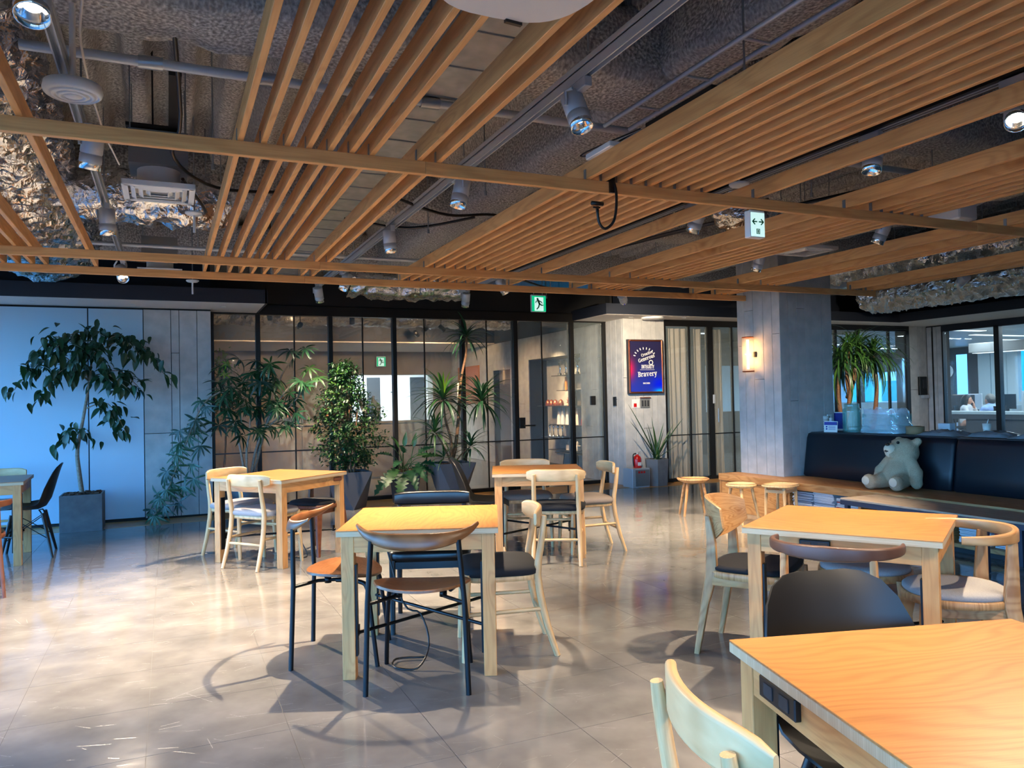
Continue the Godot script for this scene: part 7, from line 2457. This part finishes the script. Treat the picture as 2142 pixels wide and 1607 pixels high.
func spiky_plant() -> void:
	var o := Vector3(6.68, 0, -9.68)
	var t := thing("spiky_agave", "spiky upright leaved plant in grey hexagonal planter", "plant", o)
	var st := begin()
	loft(st, [ring(Vector3(0, 0, 0), Vector3.RIGHT, Vector3.BACK, 0.165, 0.165, 6), ring(Vector3(0, 0.4, 0), Vector3.RIGHT, Vector3.BACK, 0.19, 0.19, 6), ring(Vector3(0, 0.4, 0), Vector3.RIGHT, Vector3.BACK, 0.175, 0.175, 6), ring(Vector3(0, 0.36, 0), Vector3.RIGHT, Vector3.BACK, 0.17, 0.17, 6)], false)
	part(t, "hexagonal_planter", st, M.planter)
	var tips := [Vector3(6.22, 1.02, 0.05), Vector3(6.25, 1.27, 0.0), Vector3(6.64, 1.04, 0.0), Vector3(7.12, 1.03, 0.06), Vector3(6.47, 0.90, 0.1), Vector3(6.77, 0.95, 0.05), Vector3(6.94, 0.92, 0.05), Vector3(7.0, 0.62, 0.1), Vector3(6.42, 0.60, 0.12), Vector3(6.51, 0.85, -0.05), Vector3(6.85, 0.80, 0.12), Vector3(6.7, 0.86, 0.15), Vector3(6.58, 0.72, 0.18), Vector3(6.8, 0.7, 0.2), Vector3(6.62, 0.95, -0.1), Vector3(6.74, 0.88, -0.12), Vector3(6.9, 0.7, -0.1), Vector3(6.5, 0.66, 0.16)]
	for p: Vector3 in tips:
		var root := Vector3(rng.randfn(0, 0.025), 0.38, rng.randfn(0, 0.025))
		var d := Vector3(p.x - o.x, p.y, p.z) - root
		leaf_at(t, leaf_mesh("spike", 0.6, 0.042, 0.12, 0.35), M.leaf if rng.randf() < 0.5 else M.leaf4, root, d, d.length() / 0.6, Vector3(-d.x, 0.6, -d.z + 0.2))

func dracaena_counter() -> void:
	var o := Vector3(9.2, 0, -8.2)
	var t := thing("arching_dracaena", "bushy green dracaena with bare trunks behind the counter", "plant", o)
	var st := begin()
	lathe(st, [Vector2(0.0, 0.0), Vector2(0.24, 0.0), Vector2(0.3, 0.5), Vector2(0.28, 0.52), Vector2(0.27, 0.48), Vector2(0.0, 0.46)], Vector3(), 28)
	part(t, "round_pot", st, M.planter_dark)
	var trunks := [[Vector3(-0.1, 0.45, 0), Vector3(-0.3, 0.8, 0), Vector3(-0.2, 1.2, 0.02), Vector3(-0.22, 1.6, 0), Vector3(-0.14, 1.92, 0)], [Vector3(0.1, 0.45, 0), Vector3(0.3, 0.9, 0), Vector3(0.38, 1.45, 0), Vector3(0.32, 1.86, 0)], [Vector3(-0.12, 0.45, 0.08), Vector3(-0.4, 0.98, 0.05), Vector3(-0.44, 1.48, 0.06), Vector3(-0.4, 1.7, 0.08)], [Vector3(-0.2, 1.25, 0.0), Vector3(0.0, 1.6, -0.05), Vector3(0.08, 1.95, -0.05)]]
	for k in trunks.size():
		st = begin()
		var p := curve(trunks[k], 14)
		var rad := []
		for i in p.size(): rad.append(lerpf(0.042, 0.02, i / 14.0))
		tube(st, p, rad, 10)
		part(t, "trunk", st, M.trunk_brown)
	var lm := leaf_mesh("strap", 0.72, 0.04, 1.9, 0.2)
	for c: Array in [[Vector3(-0.14, 1.95, 0), 74], [Vector3(0.32, 1.88, 0), 76], [Vector3(-0.4, 1.8, 0.08), 66], [Vector3(0.08, 1.98, -0.05), 74]]:
		strap_crown(t, c[0], c[1], 1.0, [M.leaf4, M.leaf, M.leaf4, M.leaf3], lm)

func lobby_plant() -> void:
	var o := Vector3(0.66, 0, -11.0)
	var t := thing("lobby_fern_tree", "yellow green fern like plant standing just behind the glass", "plant", o)
	var st := begin()
	lathe(st, [Vector2(0.0, 0.0), Vector2(0.12, 0.0), Vector2(0.15, 0.3), Vector2(0.0, 0.28)], Vector3(), 20)
	part(t, "round_pot", st, M.planter_dark)
	st = begin()
	tube(st, curve([Vector3(0, 0.25, 0), Vector3(0.05, 0.9, 0), Vector3(0.02, 1.5, 0), Vector3(-0.02, 1.9, 0)], 10), 0.012, 8)
	part(t, "trunk", st, M.trunk_brown)
	for q: Array in [[Vector3(-0.02, 1.92, 0), 0.16, 260, M.leaf_lime], [Vector3(0.04, 1.65, 0), 0.2, 300, M.leaf4], [Vector3(0.02, 1.35, 0), 0.18, 240, M.leaf4]]:
		st = begin()
		st.set_smooth_group(-1)
		for k in q[2]:
			var p: Vector3 = q[0] + rv(q[1] * 0.5)
			if p.x + o.x < 0.42: continue
			var d := rv(1.0).normalized()
			var sx := d.cross(Vector3(0.3, 1, 0.2)).normalized() * 0.012
			tri_n(st, p - sx, p + sx, p + d * 0.06, Vector3.UP, Vector2.ZERO, Vector2.RIGHT, Vector2.ONE)
		part(t, "foliage", st, q[3]).set_meta("kind", "stuff")

# ------------------------------------------------------------------ signs and devices
func build_signs() -> void:
	# arrow exit sign under the nearest beam
	var s := thing("arrow_exit_sign", "white hanging sign with green double arrow under nearest beam", "sign", Vector3(3.18, 2.335, -3.545))
	var st := begin()
	box(st, Vector3(0, 0, 0), Vector3(0.112, 0.16, 0.05), Basis(), 0.004)
	part(s, "sign_box", st, M.white)
	st = begin()
	box(st, Vector3(0, -0.004, 0.026), Vector3(0.1, 0.14, 0.004))
	part(s, "sign_face", st, M.white_glow)
	st = begin()
	for e: float in [-1.0, 1.0]:
		box(st, Vector3(e * 0.022, 0.012, 0.029), Vector3(0.03, 0.007, 0.002))
		box(st, Vector3(e * 0.032, 0.02, 0.029), Vector3(0.026, 0.007, 0.002), Basis(Vector3.BACK, -e * 0.75))
		box(st, Vector3(e * 0.032, 0.004, 0.029), Vector3(0.026, 0.007, 0.002), Basis(Vector3.BACK, e * 0.75))
	for q: Array in [[Vector3(-0.011, -0.045, 0.029), Vector3(0.004, 0.03, 0.002)], [Vector3(0.011, -0.045, 0.029), Vector3(0.004, 0.03, 0.002)], [Vector3(0, -0.032, 0.029), Vector3(0.022, 0.004, 0.002)], [Vector3(0, -0.045, 0.029), Vector3(0.008, 0.018, 0.002)], [Vector3(0, -0.058, 0.029), Vector3(0.014, 0.004, 0.002)]]:
		box(st, q[0], q[1])
	part(s, "arrow_marks", st, M.green)
	st = begin()
	box(st, Vector3(0, 0.095, 0), Vector3(0.06, 0.03, 0.03), Basis(), 0.003)
	part(s, "mount", st, M.alu)
	# running man signs
	run_sign(Vector3(4.28, 2.535, -8.7), 0.20, "green running man exit sign hanging before the lobby glass", 0.0)
	run_sign(Vector3(4.55, 2.28, -17.6), 0.22, "green running man exit sign deep inside the lobby", 0.0)
	# webcam on a gooseneck clamped to the beam
	var w := thing("webcam", "black webcam on a bent gooseneck arm below nearest beam", "webcam", Vector3(2.07, 2.34, -3.48))
	st = begin()
	tube(st, curve([Vector3(0.1, 0.2, -0.03), Vector3(0.115, 0.1, 0.0), Vector3(0.11, 0.0, 0.01), Vector3(0.09, -0.08, 0.01), Vector3(0.045, -0.118, 0.0), Vector3(0.01, -0.09, 0.0), Vector3(0.0, -0.03, 0.0)], 24), 0.0075, 8)
	part(w, "gooseneck", st, M.black)
	st = begin()
	tube(st, [Vector3(-0.036, 0.012, 0), Vector3(-0.034, 0.012, 0), Vector3(0.034, 0.012, 0), Vector3(0.036, 0.012, 0)], [0.004, 0.0115, 0.0115, 0.004], 14)
	part(w, "camera_bar", st, M.black)
	st = begin()
	box(st, Vector3(0, -0.018, 0), Vector3(0.012, 0.03, 0.012))
	box(st, Vector3(-0.01, -0.012, 0.01), Vector3(0.04, 0.008, 0.008))
	part(w, "mount", st, M.black)
	st = begin()
	box(st, Vector3(0.1, 0.13, -0.03), Vector3(0.03, 0.1, 0.05))
	part(w, "clamp", st, M.black)
	# switch box and cables lying on the middle slats above the webcam
	var d := thing("network_switch", "white network box with cables on top of the middle slats", "device", Vector3(2.08, 2.585, -3.35))
	st = begin()
	box(st, Vector3(0, 0, 0), Vector3(0.16, 0.03, 0.24), Basis(), 0.004)
	part(d, "case", st, M.white)
	st = begin()
	box(st, Vector3(0.1, 0.04, 0.5), Vector3(0.12, 0.06, 0.5), Basis(), 0.005)
	part(d, "cable_tray", st, M.black)
	for k in 4:
		st = begin()
		tube(st, curve([Vector3(-0.06 + k * 0.03, 0.01, -0.12), Vector3(-0.07 + k * 0.03, 0.03, -0.19), Vector3(-0.03 + k * 0.03, 0.05, -0.1), Vector3(0.05, 0.06, 0.2)], 12), 0.004, 5)
		part(d, "patch_lead", st, M.white if k % 2 else M.black)
	# rounded white projector body hanging close overhead
	var p := thing("ceiling_projector", "rounded white projector hanging at the top of the picture", "projector", Vector3(0.8, 2.35, -1.6))
	st = begin()
	var out := []
	for k in 40:
		var a := TAU * k / 40.0
		var ca := cos(a)
		var sa := sin(a)
		out.append(Vector2(signf(ca) * pow(absf(ca), 0.62) * 0.215, signf(sa) * pow(absf(sa), 0.75) * 0.27))
	pad(st, out, [[0.0, 0.975], [0.006, 1.0], [0.08, 1.0], [0.1, 0.96], [0.11, 0.8]])
	part(p, "casing", st, M.whitewarm)
	st = begin()
	box(st, Vector3(0.06, 0.0, -0.262), Vector3(0.05, 0.016, 0.012), Basis(Vector3.UP, 0.1))
	part(p, "sensor_window", st, M.black)
	for e: float in [-0.1, 0.1]:
		rod(p, "hanger", Vector3(e, 0.1, 0), Vector3(e, 1.0, 0), 0.01, M.alu, 8)

func run_sign(at: Vector3, s: float, label: String, turn: float) -> void:
	var t := thing("exit_sign", label, "sign", at, turn)
	var st := begin()
	box(st, Vector3(0, 0, 0), Vector3(s, s * 1.08, 0.04), Basis(), 0.004)
	part(t, "sign_box", st, M.white)
	st = begin()
	box(st, Vector3(0, -s * 0.03, 0.021), Vector3(s * 0.97, s * 0.97, 0.004))
	part(t, "sign_face", st, M.green_glow)
	st = begin()
	box(st, Vector3(0, -s * 0.05, 0.0235), Vector3(s * 0.62, s * 0.86, 0.003))
	part(t, "sign_doorway", st, M.white_glow)
	st = begin()
	var z := 0.027
	lathe(st, [Vector2(0.0, 0.003), Vector2(s * 0.07, 0.002), Vector2(s * 0.07, 0.0)], Vector3(-s * 0.1, s * 0.26, 0.025), 14, Basis(Vector3.RIGHT, PI / 2))
	for q: Array in [[Vector2(-0.06, 0.17), Vector2(0.03, -0.05), 0.13], [Vector2(0.03, -0.05), Vector2(0.17, -0.12), 0.08], [Vector2(0.17, -0.12), Vector2(0.27, -0.12), 0.07], [Vector2(0.02, -0.05), Vector2(-0.04, -0.25), 0.08], [Vector2(-0.04, -0.25), Vector2(-0.16, -0.37), 0.07], [Vector2(-0.05, 0.17), Vector2(0.14, 0.1), 0.06], [Vector2(0.14, 0.1), Vector2(0.22, -0.0), 0.05], [Vector2(-0.06, 0.17), Vector2(-0.2, 0.12), 0.06], [Vector2(-0.2, 0.12), Vector2(-0.24, 0.02), 0.05]]:
		var a: Vector2 = q[0] * s
		var b: Vector2 = q[1] * s
		var v := b - a
		box(st, Vector3((a.x + b.x) * 0.5, (a.y + b.y) * 0.5, z), Vector3(v.length() + q[2] * s * 0.5, q[2] * s, 0.003), Basis(Vector3.BACK, v.angle()))
	part(t, "running_figure", st, M.green)
	for e: float in [-0.3, 0.3]:
		rod(t, "hanger", Vector3(e * s, s * 0.54, 0), Vector3(e * s, s * 0.54 + 0.2, 0), 0.004, M.steel)

# ------------------------------------------------------------------ bear, extinguisher, counter goods
func build_small_things() -> void:
	bear()
	# extinguisher on its grey box
	var bx := thing("extinguisher_box", "grey low stand box under the fire extinguisher", "box", Vector3(6.33, 0, -9.7), 0.0)
	var st := begin()
	box(st, Vector3(0, 0.14, 0), Vector3(0.3, 0.28, 0.26), Basis(), 0.003)
	part(bx, "cabinet", st, M.alu)
	st = begin()
	box(st, Vector3(0.02, 0.14, 0.132), Vector3(0.24, 0.24, 0.006), Basis(), 0.002)
	part(bx, "door", st, M.greybox)
	var sans := SystemFont.new()
	sans.font_names = PackedStringArray(["Droid Sans"])
	st = begin()
	for k in 3:
		box(st, Vector3(-0.04 + k * 0.045, 0.225, 0.136), Vector3(0.03, 0.03, 0.001))
	part(bx, "red_lettering", st, M.red)
	var ex := thing("fire_extinguisher", "small red fire extinguisher with black hose", "extinguisher", Vector3(6.35, 0.28, -9.7))
	st = begin()
	lathe(st, [Vector2(0.0, 0.0), Vector2(0.058, 0.0), Vector2(0.062, 0.01), Vector2(0.062, 0.13), Vector2(0.05, 0.165), Vector2(0.022, 0.185), Vector2(0.02, 0.2), Vector2(0.0, 0.2)], Vector3(), 22)
	part(ex, "cylinder", st, M.red)
	st = begin()
	box(st, Vector3(0, 0.06, 0.0605), Vector3(0.06, 0.05, 0.004))
	part(ex, "label_band", st, M.white)
	st = begin()
	box(st, Vector3(0.02, 0.225, 0), Vector3(0.1, 0.012, 0.018), Basis(Vector3.BACK, 0.35))
	box(st, Vector3(0.02, 0.205, 0), Vector3(0.09, 0.01, 0.018), Basis(Vector3.BACK, 0.1))
	lathe(st, [Vector2(0.016, 0.195), Vector2(0.016, 0.23), Vector2(0.0, 0.23)], Vector3(), 12)
	part(ex, "valve_handle", st, M.alu)
	st = begin()
	tube(st, curve([Vector3(-0.01, 0.21, 0.0), Vector3(-0.07, 0.2, 0.01), Vector3(-0.085, 0.12, 0.02), Vector3(-0.075, 0.03, 0.02)], 14), 0.009, 8)
	part(ex, "hose", st, M.black)
	# counter goods
	var k := 0
	for q: Array in [[6.8, -6.67, 0.04, 0.14], [6.8, -6.53, 0.04, 0.14]]:
		var c := thing("wipe_canister", ["white capped canister nearest the column on the counter", "white capped canister beside the blue notice"][k], "canister", Vector3(q[0], 0.9, q[1]), 0.0, "canisters on the counter")
		st = begin()
		lathe(st, [Vector2(0.0, 0.0), Vector2(q[2], 0.0), Vector2(q[2], q[3]), Vector2(0.0, q[3])], Vector3(), 20)
		part(c, "can", st, M.white if k else M.darkwall)
		st = begin()
		lathe(st, [Vector2(q[2] + 0.002, q[3]), Vector2(q[2] + 0.002, q[3] + 0.03), Vector2(0.0, q[3] + 0.032)], Vector3(), 20)
		part(c, "cap", st, M.white)
		st = begin()
		for e in 4:
			box(st, Vector3(-q[2] - 0.0005, 0.03 + 0.025 * e, 0), Vector3(0.002, 0.01, 0.03))
		part(c, "printed_label", st, M.bluecard if k else M.white)
		k += 1
	var nb := thing("notice_stand", "blue and white notice board standing on the counter", "notice", Vector3(6.95, 0.9, -6.55), -PI / 2 + 0.25)
	st = begin()
	box(st, Vector3(0, 0.1, 0), Vector3(0.3, 0.22, 0.006))
	part(nb, "board", st, M.white)
	st = begin()
	box(st, Vector3(0, 0.11, 0.004), Vector3(0.28, 0.18, 0.003))
	part(nb, "blue_print", st, M.bluecard)
	var nb2 := thing("notice_card", "small white card stand with blue heading on counter", "notice", Vector3(6.62, 0.9, -6.28), -PI / 2 + 0.3)
	st = begin()
	box(st, Vector3(0, 0.06, 0), Vector3(0.15, 0.12, 0.004), Basis(Vector3.RIGHT, -0.15))
	part(nb2, "card", st, M.white)
	st = begin()
	box(st, Vector3(0, 0.095, 0.0), Vector3(0.14, 0.035, 0.012), Basis(Vector3.RIGHT, -0.15))
	part(nb2, "blue_heading", st, M.bluecard)
	st = begin()
	for e in 4:
		box(st, Vector3(0.015, 0.065 - e * 0.012, 0.006), Vector3(0.08, 0.004, 0.002), Basis(Vector3.RIGHT, -0.15))
		if e % 2 == 0: box(st, Vector3(-0.045, 0.06 - e * 0.012, 0.006), Vector3(0.018, 0.016, 0.002), Basis(Vector3.RIGHT, -0.15))
	part(nb2, "print_lines", st, M.bluecard)
	var pb := thing("pump_bottle", "clear hand gel pump bottle behind the small card", "bottle", Vector3(6.75, 0.9, -6.4))
	st = begin()
	lathe(st, [Vector2(0.0, 0.0), Vector2(0.038, 0.0), Vector2(0.04, 0.02), Vector2(0.04, 0.1), Vector2(0.016, 0.125), Vector2(0.016, 0.135), Vector2(0.0, 0.135)], Vector3(), 18)
	part(pb, "bottle_body", st, M.paper)
	st = begin()
	lathe(st, [Vector2(0.018, 0.132), Vector2(0.018, 0.15), Vector2(0.005, 0.152), Vector2(0.005, 0.18), Vector2(0.0, 0.18)], Vector3(), 12)
	box(st, Vector3(-0.02, 0.182, 0), Vector3(0.055, 0.012, 0.016))
	part(pb, "pump_head", st, M.white)
	var vs := thing("glass_vase", "tall aqua tinted ribbed glass vase on the counter", "vase", Vector3(6.85, 0.9, -6.2))
	st = begin()
	var pr := []
	for e in 15:
		pr.append(Vector2(0.095 - (0.02 if e > 11 else 0.0) + 0.003 * (e % 2), e * 0.022))
	var inner := []
	for e in range(14, -1, -1):
		inner.append(Vector2(pr[e].x - 0.006, maxf(0.012, e * 0.022)))
	lathe(st, [Vector2(0.0, 0.0)] + pr + inner + [Vector2(0.0, 0.012)], Vector3(), 28)
	part(vs, "vessel", st, M.aqua)
	var gb := thing("wrapped_glass_box", "aqua glass box wrapped in crinkled clear plastic", "box", Vector3(6.88, 0.9, -5.78))
	st = begin()
	box(st, Vector3(0, 0.1, 0), Vector3(0.24, 0.2, 0.42), Basis(), 0.006)
	part(gb, "glass_block", st, M.aqua)
	st = begin()
	var g := []
	var nz := FastNoiseLite.new()
	nz.seed = 8
	nz.frequency = 14.0
	nz.fractal_octaves = 3
	for i in 30:
		var row := []
		var a := TAU * i / 29.0
		for j in 12:
			var v := j / 11.0
			var ca := cos(a)
			var sa := sin(a)
			var r := 1.0 - 0.15 * v
			var p := Vector3(signf(ca) * pow(absf(ca), 0.5) * 0.15 * r, v * 0.25, signf(sa) * pow(absf(sa), 0.5) * 0.25 * r)
			p += Vector3(ca, 0.3, sa) * 0.03 * nz.get_noise_3dv(p) + Vector3(0, 0.04, 0) * nz.get_noise_2d(a, 3.0) * v
			row.append(p)
		g.append(row)
	sheet(st, g, 0.001)
	part(gb, "plastic_wrap", st, M.plastic)
	var kr := thing("tape_roll", "brown kraft paper roll end standing on the counter", "roll", Vector3(6.85, 0.9, -5.42))
	st = begin()
	lathe(st, [Vector2(0.0, 0.0), Vector2(0.085, 0.0), Vector2(0.085, 0.075), Vector2(0.04, 0.08), Vector2(0.0, 0.078)], Vector3(), 24)
	part(kr, "roll_body", st, M.kraft)
	k = 0
	for q: Array in [[6.8, -5.05, 0.34, 0.42], [6.85, -4.6, 0.3, 0.4], [6.8, -4.15, 0.32, 0.42]]:
		st = begin()
		g = []
		for i in 15:
			var row := []
			for j in 15:
				var p := Vector3(q[0] + (i / 14.0 - 0.5) * q[2], 0.0, q[1] + (j / 14.0 - 0.5) * q[3])
				var e := (1.0 - pow(absf(i / 7.0 - 1.0), 4.0)) * (1.0 - pow(absf(j / 7.0 - 1.0), 4.0))
				p.y = 0.903 + e * (0.03 + 0.05 * absf(nz.get_noise_2d(p.x * 1.2 + k, p.z * 1.2)))
				row.append(p)
			g.append(row)
		sheet(st, g, 0.002)
		single("plastic_bag", ["flat crumpled clear plastic bag beside the kraft roll", "flat crumpled clear plastic bag by the drinks cup", "flat crumpled clear plastic bag at the right picture edge"][k], "bag", st, M.plastic_grey, "plastic bags on the counter")
		k += 1
	var cup := thing("drink_cup", "pale plastic cup with lid and straw on the counter", "cup", Vector3(7.06, 0.9, -4.82))
	st = begin()
	lathe(st, [Vector2(0.0, 0.0), Vector2(0.03, 0.0), Vector2(0.038, 0.11), Vector2(0.0, 0.112)], Vector3(), 18)
	part(cup, "cup_body", st, M.whitewarm)
	rod(cup, "straw", Vector3(0, 0.1, 0), Vector3(0.01, 0.15, 0.01), 0.004, M.white)
	var pf := thing("paper_box", "small pale box behind the plastic bags on counter", "box", Vector3(7.15, 0.9, -5.3))
	st = begin()
	box(st, Vector3(0, 0.05, 0), Vector3(0.08, 0.1, 0.13), Basis(), 0.003)
	part(pf, "carton", st, M.paper)

func bear() -> void:
	# plush bear slumped against the sofa back, looking left and up
	var t := thing("teddy_bear", "large beige plush teddy bear slumped on the bench", "toy", Vector3(6.2, 0.432, -5.12), face(Vector2(-0.99, 0.08)))
	var hb := Basis(Vector3.UP, -0.25) * Basis(Vector3.RIGHT, -0.42)      # head tipped up
	var hc := Vector3(0.0, 0.335, -0.09)
	var st := begin()
	blob(st, [[Vector3(0, 0.12, -0.03), Vector3(0, 0.2, -0.08), 0.135, 0.12], [Vector3(0, 0.2, -0.08), Vector3(0, 0.26, -0.09), 0.11, 0.085],
		[hc + hb * Vector3(-0.02, 0.0, -0.01), hc + hb * Vector3(0.02, 0.0, -0.01), 0.128, 0.128], [hc + hb * Vector3(0, -0.035, 0.07), hc + hb * Vector3(0, -0.035, 0.09), 0.082, 0.074],
		[hc + hb * Vector3(-0.105, 0.105, -0.03), hc + hb * Vector3(-0.118, 0.118, -0.03), 0.038, 0.036], [hc + hb * Vector3(0.105, 0.105, -0.03), hc + hb * Vector3(0.118, 0.118, -0.03), 0.038, 0.036],
		[Vector3(-0.085, 0.075, 0.06), Vector3(-0.12, 0.055, 0.2), 0.075, 0.058], [Vector3(-0.12, 0.06, 0.21), Vector3(-0.125, 0.085, 0.225), 0.058, 0.052],
		[Vector3(0.085, 0.075, 0.06), Vector3(0.13, 0.055, 0.18), 0.075, 0.058], [Vector3(0.13, 0.06, 0.19), Vector3(0.14, 0.085, 0.205), 0.058, 0.052],
		[Vector3(-0.11, 0.24, -0.06), Vector3(-0.165, 0.15, -0.01), 0.052, 0.05], [Vector3(-0.165, 0.15, -0.01), Vector3(-0.16, 0.055, 0.05), 0.05, 0.05],
		[Vector3(0.11, 0.24, -0.06), Vector3(0.18, 0.15, -0.03), 0.052, 0.05], [Vector3(0.18, 0.15, -0.03), Vector3(0.2, 0.055, 0.0), 0.05, 0.05]], 0.011, 0.02, 0.005)
	part(t, "body", st, M.plush)
	st = begin()
	blob(st, [[hc + hb * Vector3(-0.012, -0.03, 0.125), hc + hb * Vector3(0.012, -0.03, 0.125), 0.05, 0.05], [hc + hb * Vector3(0, -0.055, 0.11), hc + hb * Vector3(0, -0.06, 0.11), 0.045, 0.045]], 0.009, 0.012)
	part(t, "muzzle", st, M.plush_pale)
	st = begin()
	blob(st, [[hc + hb * Vector3(-0.018, -0.055, 0.152), hc + hb * Vector3(0.018, -0.055, 0.152), 0.014, 0.014], [hc + hb * Vector3(0, -0.05, 0.155), hc + hb * Vector3(0, -0.065, 0.148), 0.015, 0.012]], 0.004, 0.005)
	part(t, "mouth", st, M.mouth)
	st = begin()
	blob(st, [[hc + hb * Vector3(-0.01, 0.0, 0.17), hc + hb * Vector3(0.01, 0.0, 0.17), 0.013, 0.013]], 0.004, 0.004)
	part(t, "nose", st, M.black)
	for e: float in [-1.0, 1.0]:
		st = begin()
		blob(st, [[hc + hb * Vector3(e * 0.052, 0.045, 0.112), hc + hb * Vector3(e * 0.052, 0.046, 0.113), 0.014, 0.014]], 0.004, 0.004)
		part(t, "eye", st, M.black)
	for e: Array in [[-0.125, 0.274], [0.14, 0.254]]:
		st = begin()
		lathe(st, [Vector2(0.0, 0.006), Vector2(0.03, 0.004), Vector2(0.04, 0.0)], Vector3(e[0], 0.078, e[1]), 16, Basis(Vector3.RIGHT, PI / 2))
		part(t, "foot_sole", st, M.plush_pale)
